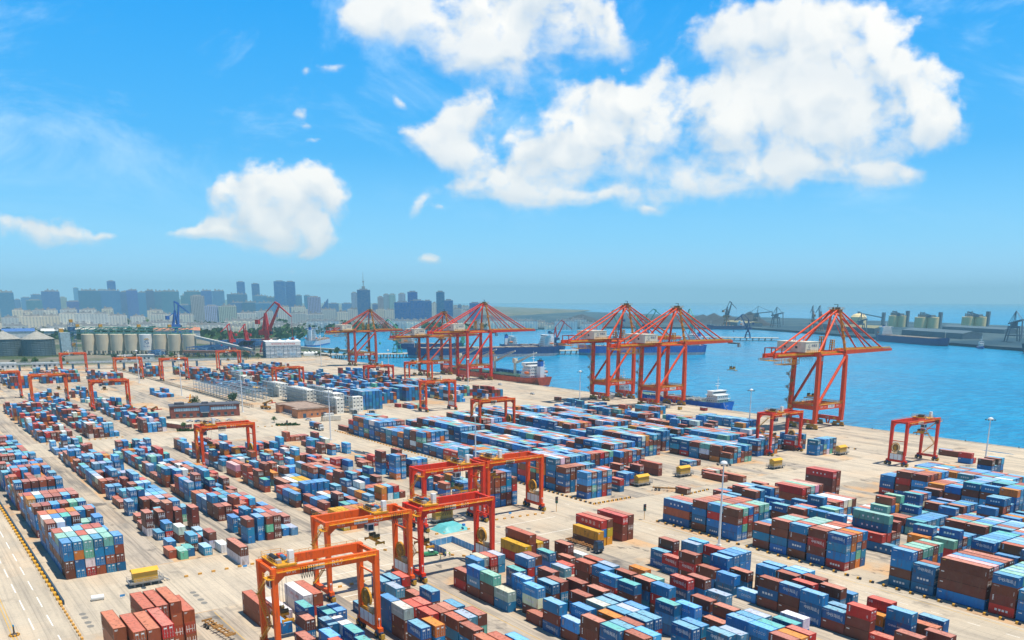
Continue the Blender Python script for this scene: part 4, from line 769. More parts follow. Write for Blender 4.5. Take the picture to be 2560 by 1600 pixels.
def mkcont(it):
    x,y,z,L,c,tier,n,area,mk,fwd=it[:10]; LL=6.058 if L==20 else 12.192; hh=HGT[L]
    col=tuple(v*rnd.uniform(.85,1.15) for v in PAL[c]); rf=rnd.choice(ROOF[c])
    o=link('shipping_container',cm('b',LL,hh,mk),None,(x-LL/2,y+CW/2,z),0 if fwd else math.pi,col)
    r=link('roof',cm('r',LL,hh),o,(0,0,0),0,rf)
    for s in(-1,1): link('door',cm('d',s,hh),o,(LL/2,0,0),0,col)
    ln='' if L==20 else 'long '
    lab=f"{TIER[n][tier]} {ln}{CNAME[c]} container, {ordn(it[11])} lane, {ordn(it[12])} bay, {AREA.get(area,'far block')}"
    if lab in seenlab: lab=lab.replace(' container,',f' container {MWORD[mk]},').replace('the ','') 
    k=lab; i=2
    while lab in seenlab: lab=k.replace('container',['container behind another','container set back','container half hidden','container in shade'][min(i-2,3)],1); i+=1
    seenlab[lab]=1
    tag(o,lab,'shipping container','shipping containers stacked in the yard')
for it in near: mkcont(it)
m=MB(); LIGHTC=(.75,.75,.72)
for it in rest:
    x,y,z,L,c,tier,n,area,mk,fwd=it[:10]; LL=6.058 if L==20 else 12.192; hh=HGT[L]; x0=x-LL
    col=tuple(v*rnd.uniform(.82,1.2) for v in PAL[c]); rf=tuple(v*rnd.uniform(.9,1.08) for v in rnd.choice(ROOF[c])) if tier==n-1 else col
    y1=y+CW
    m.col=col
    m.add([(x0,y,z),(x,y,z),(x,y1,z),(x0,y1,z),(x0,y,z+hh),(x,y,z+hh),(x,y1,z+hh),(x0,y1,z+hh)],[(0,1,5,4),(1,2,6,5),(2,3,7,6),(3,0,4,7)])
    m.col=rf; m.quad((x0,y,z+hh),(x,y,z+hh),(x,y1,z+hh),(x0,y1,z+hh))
    dk=tuple(v*.45 for v in col); m.col=dk
    m.quad((x+.012,y,z),(x+.012,y+.16,z),(x+.012,y+.16,z+hh),(x+.012,y,z+hh)); m.quad((x+.012,y1-.16,z),(x+.012,y1,z),(x+.012,y1,z+hh),(x+.012,y1-.16,z+hh))
    m.quad((x0,y-.012,z),(x,y-.012,z),(x,y-.012,z+.16),(x0,y-.012,z+.16))
    if it[10]<560**2:
        m.col=LIGHTC
        if mk in('zg','zgr','csl','coscow','cosco','log'):
            k=LL*.14
            for i in range(4):
                u=x0+LL/2+(i-1.5)*k; m.quad((u-.3,y-.02,z+1.05),(u+.28,y-.02,z+1.05),(u+.28,y-.02,z+1.6),(u-.3,y-.02,z+1.6))
        else:
            m.quad((x0+.5,y-.02,z+1.9),(x0+1.3,y-.02,z+1.9),(x0+1.3,y-.02,z+2.15),(x0+.5,y-.02,z+2.15))
        if fwd:
            for u in(.35,.85,1.55,2.05): m.quad((x+.02,y+u,z+.5),(x+.02,y+u+.12,z+.5),(x+.02,y+u+.12,z+2.1),(x+.02,y+u,z+2.1))
            m.quad((x+.024,y+.3,z+1.1),(x+.024,y+2.1,z+1.1),(x+.024,y+2.1,z+1.26),(x+.024,y+.3,z+1.26))
        else: m.quad((x+.02,y+.5,z+hh-.5),(x+.02,y+1.2,z+hh-.5),(x+.02,y+1.2,z+hh-.36),(x+.02,y+.5,z+hh-.36))
m.col=None
o=m.build('shipping_containers_beyond',FPAINT); tag(o,'mass of stacked blue, maroon and red containers filling the yard beyond','shipping containers',kind='stuff')
print('containers',len(ITEMS),'near',len(near))

# ------------------------------------------------------------------ cranes
CR={'orange':(.80,.105,.004),'red':(.70,.030,.006),'redorange':(.74,.065,.004),'dull':(.45,.05,.02)}
def pc(o,c): o['paint']=1; o.color=(*c,1); return o
def rail(m,p,q,h=1.05,step=2.0,mi=0,r=.06):
    p=Vector(p);q=Vector(q);n=max(1,int((q-p).length/step)); up=Vector((0,0,h))
    for k in(.5,1): m.bar(p+up*k,q+up*k,r,r,mi)
    for i in range(n+1): a=p+(q-p)*(i/n); m.bar(a,a+up,r,r,mi)
def stair(m,p,q,w=.8,mi=0,across=(1,0,0),rails=True):
    p=Vector(p);q=Vector(q);a=Vector(across).normalized()*(w/2)
    for s in(-1,1): m.bar(p+a*s,q+a*s,.06,.22,mi)
    n=max(3,int(abs(q.z-p.z)/.3))
    for i in range(1,n): c=p+(q-p)*(i/n); m.bar(c-a,c+a,.22,.04,mi)
    if rails:
        u=Vector((0,0,1))
        for s in(-1,1):
            m.bar(p+a*s+u,q+a*s+u,.045,.045,mi)
            for i in range(0,n+1,4): c=p+(q-p)*(i/n)+a*s; m.bar(c,c+u,.04,.04,mi)
def spreader_mesh(m,L=12,z=0,mi=0):
    m.box(-L/2,L/2,-.25,.25,z,z+.45,mi)
    for s in(-1,1):
        m.box(s*L/2-.18,s*L/2+.18,-1.2,1.2,z-.05,z+.4,mi)
        for k in(-1,1): m.box(s*L/2-.2,s*L/2+.2,k*1.2-.12,k*1.2+.12,z-.35,z+.5,mi)
def make_rtg(num,label,color,trol=.2,spr=6.5,reel='far',logo=True,cap='40.6t'):
    """rubber tyred gantry: local x = travel along the lane, local y = span (0..S)"""
    S=23.6; LX=4.05; ZB=19.0; ZT=20.9
    t=thing('gantry_crane',label,'gantry crane',group='rubber-tyred gantry cranes in the yard')
    for sy in(0,1):
        for sx in(-1,1):
            m=MB(); y=S*sy
            m.bar((sx*LX*1.02,y,2.6),(sx*LX,y,ZB+.6),1.05,1.0,0,1.25,1.35,up=(1,0,0))
            m.bar((sx*LX,y,ZB+.3),(sx*(LX-.1),y,ZT),1.3,1.35,0,up=(1,0,0))
            k=1 if sy==0 else -1
            m.add([(sx*LX-.5,y+k*.55,ZB-1.3),(sx*LX+.5,y+k*.55,ZB-1.3),(sx*LX+.5,y+k*2.2,ZB),(sx*LX-.5,y+k*2.2,ZB),(sx*LX-.5,y+k*.55,ZB),(sx*LX+.5,y+k*.55,ZB)],[(0,1,2,3),(0,3,4),(1,5,2),(0,4,5,1)])
            pc(m.build('leg',PAINT,t),color)
        m=MB(); y=S*sy
        m.box(-5.6,5.6,y-.55,y+.55,1.75,2.75); m.bar((-LX,y,11.6),(LX,y,11.6),.3,.3) if sy==0 else m.bar((-LX,y,15.2),(LX,y,15.2),.3,.3)
        b=pc(m.build('sill_beam',PAINT,t),color)
        for sx in(-1,1):
            m=MB(); x=sx*4.6; m.box(x-1.5,x+1.5,y-.35,y+.35,.75,1.8); m.box(x-.35,x+.35,y-.75,y+.75,1.5,2.2)
            bo=m.build('wheel_bogie',flat('bogie_paint',(.02,.06,.16)),t)
            for w in(-1,1):
                m=MB(); cx=x+w*1.05
                m.tube((cx,y-.42,.72),(cx,y+.42,.72),.72,14,0); m.tube((cx,y-.44,.72),(cx,y+.44,.72),.36,10,1)
                m.build('tyre',[DARK,YEL],bo)
            m=MB(); m.box(x+sx*1.75-.18,x+sx*1.75+.18,y-.45,y+.45,.35,1.5); m.build('buffer',flat('hazard_paint',(.5,.3,.03)),bo)
    for sx in(-1,1):
        m=MB(); m.box(sx*LX-.5,sx*LX+.5,.55,S-.55,ZB,ZT)
        g=pc(m.build('girder',PAINT,t),color)
        m=MB(); x=sx*(LX+.55); zr=ZT-.75
        m.box(min(x,x+sx*.75),max(x,x+sx*.75),.3,S-.3,zr,zr+.06); rail(m,(x+sx*.72,.3,zr),(x+sx*.72,S-.3,zr),1.05,2.1)
        rail(m,(sx*(LX-.35),.4,ZT),(sx*(LX-.35),S-.4,ZT),.9,2.6,0,.035) if sx<0 else None
        m.build('walkway',YRAIL,g)
        if sx>0:
            m=MB(); xx=LX+.505
            m.text(num,(xx,S*.60,ZB+1.0),(0,1,0),(0,0,1),1.7,0); m.text(cap,(xx,3.6,ZB+.8),(0,1,0),(0,0,1),1.05,0); m.text('40',(xx,S-2.3,ZB+1.0),(0,1,0),(0,0,1),.75,0)
            m.quad((xx,7.3,ZB+.3),(xx,11.2,ZB+.3),(xx,11.2,ZB+1.5),(xx,7.3,ZB+1.5),0)
            m.text('G',(xx+.012,8.0,ZB+.86),(0,1,0),(0,0,1),1.05,2); m.text('港集团',(xx+.012,9.75,ZB+.86),(0,1,0),(0,0,1),.75,1)
            m.text('ZPMC',(xx,S*.8,ZB+1.1),(0,1,0),(0,0,1),.6,0)
            m.build('name_board',[WHITE,BLACK,NAVY],g)
    for y in(.0,S): m=MB(); m.box(-LX+.5,LX-.5,y-.35,y+.35,ZT-1.0,ZT-.2); pc(m.build('end_tie_beam',PAINT,t),color)
    # trolley with hoist, cab below
    ty=2.5+trol*(S-6)
    tr=link('trolley',None,t,(0,ty,0))
    m=MB(); m.box(-LX-.6,LX+.6,-2.2,2.2,ZT+.25,ZT+.55,0); rail(m,(-LX-.6,-2.2,ZT+.55),(LX+.6,-2.2,ZT+.55)); rail(m,(-LX-.6,2.2,ZT+.55),(LX+.6,2.2,ZT+.55)); rail(m,(LX+.6,-2.2,ZT+.55),(LX+.6,2.2,ZT+.55)); rail(m,(-LX-.6,-2.2,ZT+.55),(-LX-.6,2.2,ZT+.55)); m.build('trolley_frame',YRAIL,tr)
    m=MB(); m.tube((-1.4,-1.2,ZT+1.25),(1.6,-1.2,ZT+1.25),.62,12,0); m.box(-2.6,-1.5,-1.7,-.6,ZT+.55,ZT+1.5,1); m.box(1.8,2.9,-1.6,-.5,ZT+.55,ZT+1.35,1); m.tube((-.5,.8,ZT+1.1),(1.4,.8,ZT+1.1),.45,10,2); m.box(-2.4,-1.0,.3,1.5,ZT+.55,ZT+1.3,3); m.build('hoist_drum',[DARK,GREY,flat('motor_blue',(.06,.2,.4)),flat('motor_red',(.55,.07,.02))],tr)
    m=MB(); m.box(2.7,3.9,.8,1.9,ZT+.55,ZT+3.2); m.build('electric_cabinet',WHITE,tr)
    m=MB(); m.box(LX-1.9,LX-.3+.4,-3.9,-2.1,ZB-2.3,ZB-.1,0)
    m.box(LX+.1,LX+.16,-3.75,-2.25,ZB-2.0,ZB-.6,1); m.box(LX-1.8,LX,-3.94,-3.9,ZB-1.9,ZB-.6,1); m.bar((LX-.8,-3,ZB-.1),(LX-.8,-2.4,ZT+.3),.2,.2,0); m.build('operator_cab',[WHITE,GLASS],tr)
    m=MB()
    for i in range(6):
        y=2.6+i*.55; pts=[(LX+1.15,y,ZT-.3),(LX+1.15,y+.12,ZT-2.2),(LX+1.15,y+.28,ZT-2.9),(LX+1.15,y+.42,ZT-2.2),(LX+1.15,y+.5,ZT-.3)]
        for a,b in zip(pts,pts[1:]): m.tube(a,b,.07,5,0,cap=False)
    m.build('festoon_cable',BLACK,tr)
    sp=link('spreader',None,t,(0,ty,0))
    m=MB(); spreader_mesh(m,6.3,spr,0); m.box(-1.6,1.6,-.9,.9,spr+.7,spr+1.3,0); m.tube((-1.2,-.9,spr+1.75),(-1.2,.9,spr+1.75),.4,10,1); m.tube((1.2,-.9,spr+1.75),(1.2,.9,spr+1.75),.4,10,1); m.box(-1.0,-.4,-.3,.3,spr+.4,spr+.8,0); m.box(.4,1.0,-.3,.3,spr+.4,spr+.8,0); m.build('spreader_beam',[YEL,flat('sheave_dark',(.12,.09,.03))],sp)
    m=MB()
    for a in(-1.2,1.2):
        for b in(-.8,.8): m.tube((a,b,spr+1.8),(a*1.1,b,ZT+.3),.04,4,0,cap=False)
    m.build('hoist_rope',ROPE,sp)
    # electrical house on one sill, reel on the other
    yr=S if reel=='far' else 0; ye=yr
    m=MB(); m.box(-3.3,3.3,ye-.9,ye+.62,3.0,5.6,0)
    for x in(-3.2,-1.1,1.1,3.1): m.box(x-.06,x+.06,ye-.93,ye-.9,3.0,5.6,1); m.box(x-.06,x+.06,ye+.62,ye+.65,3.0,5.6,1)
    m.box(3.3,3.33,ye-.7,ye+.5,3.2,5.4,0); m.build('electrical_house',[WHITE,flat('house_frame',(.4,.03,.02))],t)
    m=MB(); rail(m,(-3.4,ye-.9,5.65),(3.4,ye-.9,5.65)); rail(m,(3.4,ye-.9,5.65),(3.4,ye+.6,5.65)); m.box(-3.4,3.4,ye-.9,ye+.7,5.6,5.66); 
    for i in range(3): m.box(.2+i*1.05,1.05+i*1.05,ye-.6,ye+.4,5.66,7.0,1)
    m.build('resistor_deck',[YRAIL,flat('resistor_box',(.5,.45,.34))],t)
    m=MB(); rx=-1.2; rz=8.4
    for i in range(24):
        a=2*math.pi*i/24;b_=2*math.pi*(i+1)/24
        m.bar((rx+2.25*math.cos(a),ye,rz+2.25*math.sin(a)),(rx+2.25*math.cos(b_),ye,rz+2.25*math.sin(b_)),.5,.14,0,up=(math.cos(a),0,math.sin(a)))
        for yy in(-.2,.2): m.bar((rx,ye+yy,rz),(rx+2.25*math.cos(a),ye+yy,rz+2.25*math.sin(a)),.09,.09,0,up=(0,1,0))
    m.tube((rx,ye-.18,rz),(rx,ye+.18,rz),1.6,20,1); m.tube((rx,ye-.5,rz),(rx,ye+.5,rz),.4,10,0); m.bar((rx,ye,6.5),(rx,ye,rz),.4,.4,0); m.build('cable_reel',[YEL,flat('reel_cable',(.05,.04,.03))],t)
    y0=0 if reel=='far' else S
    m=MB(); sg=-1 if y0==0 else 1; yy=y0+sg*1.0
    z=2.8; fl=[(-3.4,2.8),(2.6,8.2),(-3.0,13.6),(2.8,18.9)]
    for (xa,za),(xb,zb) in zip(fl,fl[1:]): stair(m,(xa,yy,za),(xb,yy,zb),.75,0,(0,1,0)); m.box(min(xb,xb+.9*(1 if xb>0 else -1)),max(xb,xb+.9*(1 if xb>0 else -1)),yy-.5,yy+.5,zb-.06,zb)
    m.box(2.2,5.2,yy-.7,yy+.7,18.85,18.93); rail(m,(2.2,yy+sg*.7,18.9),(5.2,yy+sg*.7,18.9)); rail(m,(5.2,yy-.7,18.9),(5.2,yy+.7,18.9)); m.build('stair',YRAIL,t)
    m=MB()
    for sx in(-1,1):
        for y in(0,S):
            x=sx*LX; m.box(x+sx*.55,x+sx*.8,y-.2,y+.2,4.5,4.9); m.tube((x+sx*.7,y,2.8),(x+sx*.7,y,4.6),.05,5)
    m.build('floodlight',WHITE,t)
    return t
RTG0=make_rtg('R29','orange gantry crane numbered R29 over the front pile, its white cab at the left end',CR['orange'],.02,8.5)
RTG0.location=(-171.4,60.3,0)
RT=[('R23','orange','orange gantry crane numbered R23 behind R29, yellow spreader hanging near its right legs',(-200.8,85.4),.72,12.6),
('R09','red','bright red gantry crane numbered R09 standing by the three workers',(-200.6,112.3),.05,9.0),
('R11','red','bright red gantry crane numbered R11 with long girder and yellow stair, behind R09',(-245.5,139.7),.78,11.5),
('R17','redorange','red gantry crane beside the red and blue stacks at the crossing, right of R11',(-246.5,166),.1,14.5),
('R21','redorange','orange-red gantry crane straddling tall blue stacks before the brick office',(-389,110.3),.12,11),
('R31','redorange','orange-red gantry crane over the middle blocks behind the tall lamp post',(-401,266.5),.08,12),
('R33','redorange','red gantry crane with an open frame before the blue stacks, yellow spreader inside',(-516,299.5),.5,8.5),
('R35','redorange','red gantry crane left of the one with an open frame, by the red hull ship',(-684,381),.3,9),
('R37','red','bright red gantry crane beside the dark blue stacks with a yellow spreader low down',(-665,331),.55,8),
('R39','redorange','orange-red gantry crane standing over the white refrigerated containers',(-692,261),.3,9),
('R41','redorange','orange-red gantry crane standing alone over the left scattered boxes before the roadway',(-652,115),.35,14),
('R43','orange','orange gantry crane at the left with yellow spreader trolley at its right end',(-728,88),.9,9),
('R45','redorange','red gantry crane cut by the left edge of the picture',(-772,62.5),.6,10),
('R47','redorange','red gantry crane in the far row right before the grey metal silos',(-1000,151),.2,10),
('R49','orange','orange-topped gantry crane before the concrete silos, right of the one before metal silos',(-890,180),.3,9),
('R51','redorange','red gantry crane before the blue steelwork right of the concrete silos',(-858,214),.7,9),
('R53','redorange','small far red gantry crane nearest the white building',(-952,297),.5,10),
('R55','dull','dark red gantry crane in the far left corner before the metal silos',(-900,60),.6,9)]
protos={}
for num,cn,lab,(x,y),tr_,sp_ in RT:
    kn=num in('R23','R09','R11','R21')
    t=make_rtg(num if kn else '',lab,CR[cn],tr_,sp_,cap='40.6t' if kn else ''); t.location=(x,y,0)
t=make_rtg('','red gantry crane under the nearest quay crane, yellow spreader with teal box below',CR['red'],.25,8.5); t.location=(-270,352,0)
t=make_rtg('','red gantry crane at the water side beside the rightmost apron lamp mast',CR['red'],.8,13.5,'near'); t.location=(-215,379.5,0); t.scale=(.9,1.15,1)
# ------------------------------------------------------------------ ship to shore cranes
def make_sts(no,label,color,zg=43.2,apex=69.5,lx=9.0,gauge=26.6,tip=83,back=-36,boomred=True,spr=(8.0,18),old=False):
    """quay crane: local x along the quay, local y from the land rail (0) over the water rail (gauge) out along the boom"""
    t=thing('quay_crane',label,'quay crane',group='ship-to-shore cranes on the quay')
    zp=13.2; zs=4.2; G_=gauge
    for sy in(0,1):
        for sx in(-1,1):
            y=G_*sy; m=MB()
            m.bar((sx*lx,y,3.6),(sx*lx,y,zp),2.1,2.1,0,2.4,2.4,up=(1,0,0)); m.bar((sx*lx,y,zp),(sx*(lx-.6),y,zg),2.4,2.4,0,1.9,2.1,up=(1,0,0))
            pc(m.build('leg',PAINT,t),color)
            bo=link('wheel_bogie',None,t,(sx*lx*.82,y,0))
            m=MB(); m.bar((-3.6,0,2.2),(3.6,0,2.2),.8,1.0,0); m.box(-1,1,-.5,.5,2.4,4.0,0)
            for k in(-2.5,2.5): m.box(k-1.4,k+1.4,-.55,.55,.7,1.6,0)
            m.build('bogie_frame',flat('bogie_yellow',(.5,.26,.03)),bo)
            m=MB()
            for k in range(8): m.tube((-3.7+k*1.05,-.35,.45),(-3.7+k*1.05,.35,.45),.42,10,0)
            m.build('wheel',rgbmat('wheel_steel',(.06,.05,.04),.5,.3),bo)
    for y in(0,G_):
        m=MB(); m.box(-lx,lx,y-.7,y+.7,3.5,5.7); m.bar((-1.2,y,3.5),(-.5,y,.8),.7,.7) ; m.bar((1.2,y,3.5),(.5,y,.8),.7,.7)
        b=pc(m.build('sill_beam',PAINT,t),color)
        m=MB(); m.text(no,(0,y-.72,4.6),(1,0,0),(0,0,1),1.7,0); m.quad((4.0,y-.72,3.9),(5.6,y-.72,3.9),(5.6,y-.72,5.2),(4,y-.72,5.2),1); m.build('number_board',[WHITE,YL],b)
        m=MB(); m.box(-lx,lx,y-.8,y+.8,zp-1.6,zp+1.0); pc(m.build('portal_beam',PAINT,t),color)
        m=MB(); m.box(-lx+.8,lx-.8,y-.95,y+.95,zp+.9,zp+1.0); rail(m,(-lx+1,y-.9,zp+1),(lx-1,y-.9,zp+1),1.2,2.2,0,.13); rail(m,(-lx+1,y+.9,zp+1),(lx-1,y+.9,zp+1),1.2,2.2,0,.13); m.build('walkway',YRAIL,t)
    for sx in(-1,1):
        x=sx*lx; m=MB(); m.box(x-.8,x+.8,.6,G_-.6,zp-1.6,zp+1.2)
        for y,k in((.6,1),(G_-.6,-1)): m.add([(x-.6,y,zp-1.2),(x+.6,y,zp-1.2),(x+.6,y,zp-4),(x-.6,y,zp-4),(x+.6,y+k*2.4,zp-1.2),(x-.6,y+k*2.4,zp-1.2)],[(0,3,5),(1,4,2),(3,2,4,5)])
        b=pc(m.build('portal_beam',PAINT,t),color)
        m=MB(); m.box(x-.95,x+.95,.9,G_-.9,zp+1.2,zp+1.3); rail(m,(x+.9,1,zp+1.3),(x+.9,G_-1,zp+1.3),1.2,2.2,0,.13); m.build('walkway',YRAIL,t)
        if sx>0:
            m=MB(); xx=x+.81; m.text(no,(xx,4.6,zp),(0,1,0),(0,0,1),1.6,0); m.text('ZPMC',(xx,8.5,zp),(0,1,0),(0,0,1),.8,0); m.quad((xx,11,zp-.9),(xx,17.5,zp-.9),(xx,17.5,zp+.95),(xx,11,zp+.95),0); m.text('G',(xx+.02,12.2,zp),(0,1,0),(0,0,1),1.6,2); m.text('港集团',(xx+.02,15,zp),(0,1,0),(0,0,1),1.1,1); m.text('701',(xx,20.4,zp),(0,1,0),(0,0,1),1.7,0); m.build('name_board',[WHITE,BLACK,NAVY],b)
        m=MB(); m.tube((x,1.6,zp+1.5),(sx*(lx-.5),G_-.6,zg-1),.85,10); pc(m.build('diagonal_brace',PAINT,t),color)
    xg=3.6; zgt=zg+2.4
    for y in(0,G_):
        m=MB(); m.box(-lx+.3,lx-.3,y-.9,y+.9,zg,zgt-.1); pc(m.build('top_cross_beam',PAINT,t),color)
    for sx in(-1,1):
        m=MB(); x=sx*(lx-.9); m.tube((x,.8,zg+.7),(x,G_-.8,zg+.7),.55,8); pc(m.build('tie_tube',PAINT,t),color)
    for sx in(-1,1):
        m=MB(); m.box(sx*xg-.75,sx*xg+.75,back,G_+5,zg-.1,zgt); pc(m.build('main_girder',PAINT,t),color)
        m=MB(); m.bar((sx*xg,G_+5.3,zg+1.3),(sx*xg,G_+tip-26,zg+1.4),1.4,2.6,0,1.2,1.5,up=(0,0,1)); pc(m.build('boom',PAINT,t),color)
        m=MB(); xa,xb=sorted((sx*(xg+.8),sx*(xg+1.7))); m.box(xa,xb,back+2,G_+5,zg+1.1,zg+1.9); m.box(sx*xg-.4,sx*xg+.4,G_+7,G_+(tip-26)*.97,zg+2.5,zg+3.2)
        rail(m,(sx*(xg+1.55),back+2,zg+1),(sx*(xg+1.55),G_+5,zg+1),1.2,2.4,0,.13); rail(m,(sx*xg,G_+7,zgt),(sx*xg,G_+tip-27,zg+2.0),1.0,2.6,0,.13); m.build('walkway',YRAIL,t)
    m=MB()
    for i in range(7): y=back+3+i*9.5; m.box(-xg,xg,y-.3,y+.3,zg+.3,zg+1.2)
    for i in range(5): y=G_+12+i*(tip-40)/4.; m.box(-xg,xg,y-.3,y+.3,zg+.8,zg+1.5)
    pc(m.build('cross_tie',PAINT,t),color)
    # A-frame above the water rail
    ya=G_-1.5; za=apex
    for sx in(-1,1):
        m=MB(); m.tube((sx*(lx-1.2),G_,zgt-.2),(sx*2.6,ya,za),.85,8,0,.7); pc(m.build('a_frame_leg',PAINT,t),(.62,.20,.02) if sx>0 else color)
        m=MB(); m.tube((sx*(lx-1.2),.2,zgt-.2),(sx*2.6,ya-1.5,za-.6),.75,8,0,.65); pc(m.build('rear_strut',PAINT,t),color)
        m=MB(); m.tube((sx*xg,back+8,zgt),(sx*2.3,ya-2,za),.55,8); m.bar((sx*xg,-6,zgt),(sx*3.2,-8.3,zg+(za-zg)*.46),.25,.25); m.bar((sx*xg,-11,zgt),(sx*3.2,-8.6,zg+(za-zg)*.46),.25,.25); pc(m.build('back_stay',PAINT,t),color)
        m=MB(); m.tube((sx*2.2,ya+1.2,za-.3),(sx*xg,G_+tip-36,zg+2.2),.5,6); m.tube((sx*2.2,ya+1.2,za-1.5),(sx*xg,G_+(tip-26)*.52,zg+2.2),.45,6); m.tube((sx*2.2,ya+1,za-4),(sx*xg,G_+(tip-26)*.33,zg+2.3),.22,6); pc(m.build('fore_stay',PAINT,t),color)
    m=MB()
    for k in(-1.2,-.4,.4,1.2): m.tube((k,ya+1.4,za+.2),(k*1.6,G_+tip-40,zg+2.4),.07,4,cap=False)
    m.build('boom_hoist_rope',ROPE,t)
    m=MB(); m.box(-3.4,3.4,ya-1.6,ya+1.6,za-.9,za+.5,0); pc(m.build('apex_beam',PAINT,t),(.5,.16,.03))
    m=MB(); m.box(-4,4,ya-2.6,ya+2.6,za+.5,za+.6,0)
    for a,b in(((-4,ya-2.6),(4,ya-2.6)),((4,ya-2.6),(4,ya+2.6)),((-4,ya+2.6),(4,ya+2.6)),((-4,ya-2.6),(-4,ya+2.6))): rail(m,(*a,za+.6),(*b,za+.6),1.1,1.3,0,.08)
    for k in(-2,0,2): m.tube((k-.25,ya,za+1.1),(k+.25,ya,za+1.1),.8,10,1)
    m.bar((1,ya,za+.6),(1,ya,za+3.4),.3,.3,1); m.bar((1,ya,za+3.4),(-1.6,ya,za+3.4),.25,.25,1); m.build('apex_platform',[YRAIL,BLACK],t)
    m=MB()
    z=zgt; x0=lx-.2
    for i in range(6):
        zz=zgt+1+i*(za-zgt-2)/6; k=1 if i%2 else -1; xx=(lx-1.2)+(2.6-(lx-1.2))*(zz-zgt)/(za-zgt)+.8
        m.box(xx-.5,xx+.9,ya-1.4,ya+1.4,zz,zz+.08); rail(m,(xx+.9,ya-1.4,zz),(xx+.9,ya+1.4,zz),1.0,1.2,0,.07); stair(m,(xx,ya-k*1.2,zz),(xx-.7,ya+k*1.2,zz+(za-zgt-2)/6),.6,0,(1,0,0),False)
    m.build('a_frame_stair',YRAIL,t)
    for sx,hh in((-1,8.5),(1,6.5)):
        m=MB(); cx=sx*2.4; cy_=G_-8+sx*2
        for i in range(4): m.box(cx-1.1,cx+1.1,cy_-1.2,cy_+1.2,zgt+hh*(.3+i*.22),zgt+hh*(.3+i*.22)+.4)
        for a in(-1,1):
            for b in(-1.1,1.1): m.bar((cx+a,cy_+b,zgt),(cx+a*.7,cy_+b*.7,zgt+hh),.4,.4)
        m.build('maintenance_tower',YEL,t)
    # machinery house
    hx0,hx1=-10.2,9.6; hy0,hy1=-15.5,-3.2
    mh=MB(); mh.box(hx0,hx1,hy0,hy1,zgt+.5,zgt+6.2,0); mh.box(hx0-.2,hx1+.2,hy0-.2,hy1+.2,zgt+6.2,zgt+6.45,0)
    for x in(-5.5,2.5): mh.box(x,x+1.5,hy0-.05,hy0,zgt+2.6,zgt+3.9,1)
    mh.box(-2,-.6,hy0-.9,hy0,zgt+1.2,zgt+2.9,0)
    h=mh.build('machinery_house',[CREAM,GLASS],t)
    m=MB(); xx=hx1+.03; m.text('G',(xx,hy0+3.2,zgt+3.9),(0,1,0),(0,0,1),3.2,0); m.text('港集团',(xx,hy0+8.0,zgt+4.1),(0,1,0),(0,0,1),1.9,0); m.box(xx,xx+.02,hy0+1.2,hy0+4.6,zgt+1.9,zgt+2.15,0); m.build('logo',[NAVY],h)
    m=MB(); m.box(hx1,hx1+1.2,hy0,hy1,zgt+.4,zgt+.5); rail(m,(hx1+1.2,hy0,zgt+.5),(hx1+1.2,hy1,zgt+.5),1.2,1.6,0,.14); m.box(hx0,hx1,hy1,hy1+6,zgt+.4,zgt+.5); rail(m,(-8,hy1+6,zgt+.5),(8,hy1+6,zgt+.5),1.2,1.6,0,.14); m.build('house_walkway',YRAIL,t)
    # rear end platforms
    m=MB()
    m.box(-6,6,back-1,back+6,zg-1.6,zg-1.5)
    for a,b in(((-6,back-1),(6,back-1)),((6,back-1),(6,back+14)),((-6,back+14),(-6,back-1))): rail(m,(*a,zg-1.5),(*b,zg-1.5),1.2,1.6,0,.16)
    m.box(-2,5,back+8,back+22,zg-4.2,zg-4.1); rail(m,(5,back+8,zg-4.1),(5,back+22,zg-4.1),1.2,1.3,0,.16); rail(m,(-2,back+8,zg-4.1),(5,back+8,zg-4.1),1.2,1.3,0,.16); rail(m,(5,back+8,zg-2.6),(5,back+22,zg-2.6),1.2,1.3,0,.16)
    for y in(back+8,back+15,back+22): m.bar((5,y,zg-4.2),(5,y,zg),.2,.2); m.bar((-2,y,zg-4.2),(-2,y,zg),.2,.2)
    m.build('rear_platform',YEL,t)
    m=MB()
    for x in(-3.6,3.6):
        for y in(back+1,back+7): m.bar((x,y,zgt),(x,y,zgt+3.4),.5,.5)
    for a,b in(((-3.6,back+1),(3.6,back+1)),((-3.6,back+1),(-3.6,back+12)),((3.6,back+1),(3.6,back+12))): m.bar((*a,zgt+3.2),(*b,zgt+3.2),.3,.4)
    pc(m.build('rear_frame',PAINT,t),(.4,.05,.025))
    m=MB()
    for i in range(11): y=back+22+i*1.25; m.bar((xg+.9,y,zg-.1),(xg+.9,y+.5,zg-1.4 if i%2 else zg-2.6),.09,.09,0); m.bar((xg+.9,y+.5,zg-1.4 if i%2 else zg-2.6),(xg+.9,y+1.1,zg-.1),.09,.09,0)
    m.box(xg+.7,xg+1.1,back+20,-2,zg-.25,zg-.05,0); m.build('festoon_cable',BLACK,t)
    # stair tower on the far land leg
    m=MB(); xs=-lx; ys=-2.4; n=10; dz=(zg-zp+9)/n; z=4.5
    for i in range(n):
        k=1 if i%2 else -1; stair(m,(xs-k*1.5,ys,z),(xs+k*1.5,ys,z+dz),.9,0,(0,1,0)); m.box(xs+k*1.5-.6,xs+k*1.5+.6,ys-1.0,ys+1.0,z+dz-.3,z+dz); rail(m,(xs+k*2.1,ys-1,z+dz),(xs+k*2.1,ys+1,z+dz),1.1,1.0,0,.15); m.bar((xs+k*1.4,ys,z+dz),(xs,0,z+dz),.16,.16); z+=dz
    m.build('stair_tower',flat('stair_brown',(.40,.22,.035)),t)
    # trolley and hanging spreader
    ty=spr[0]; zz=spr[1]
    tr=link('trolley',None,t,(0,ty,0))
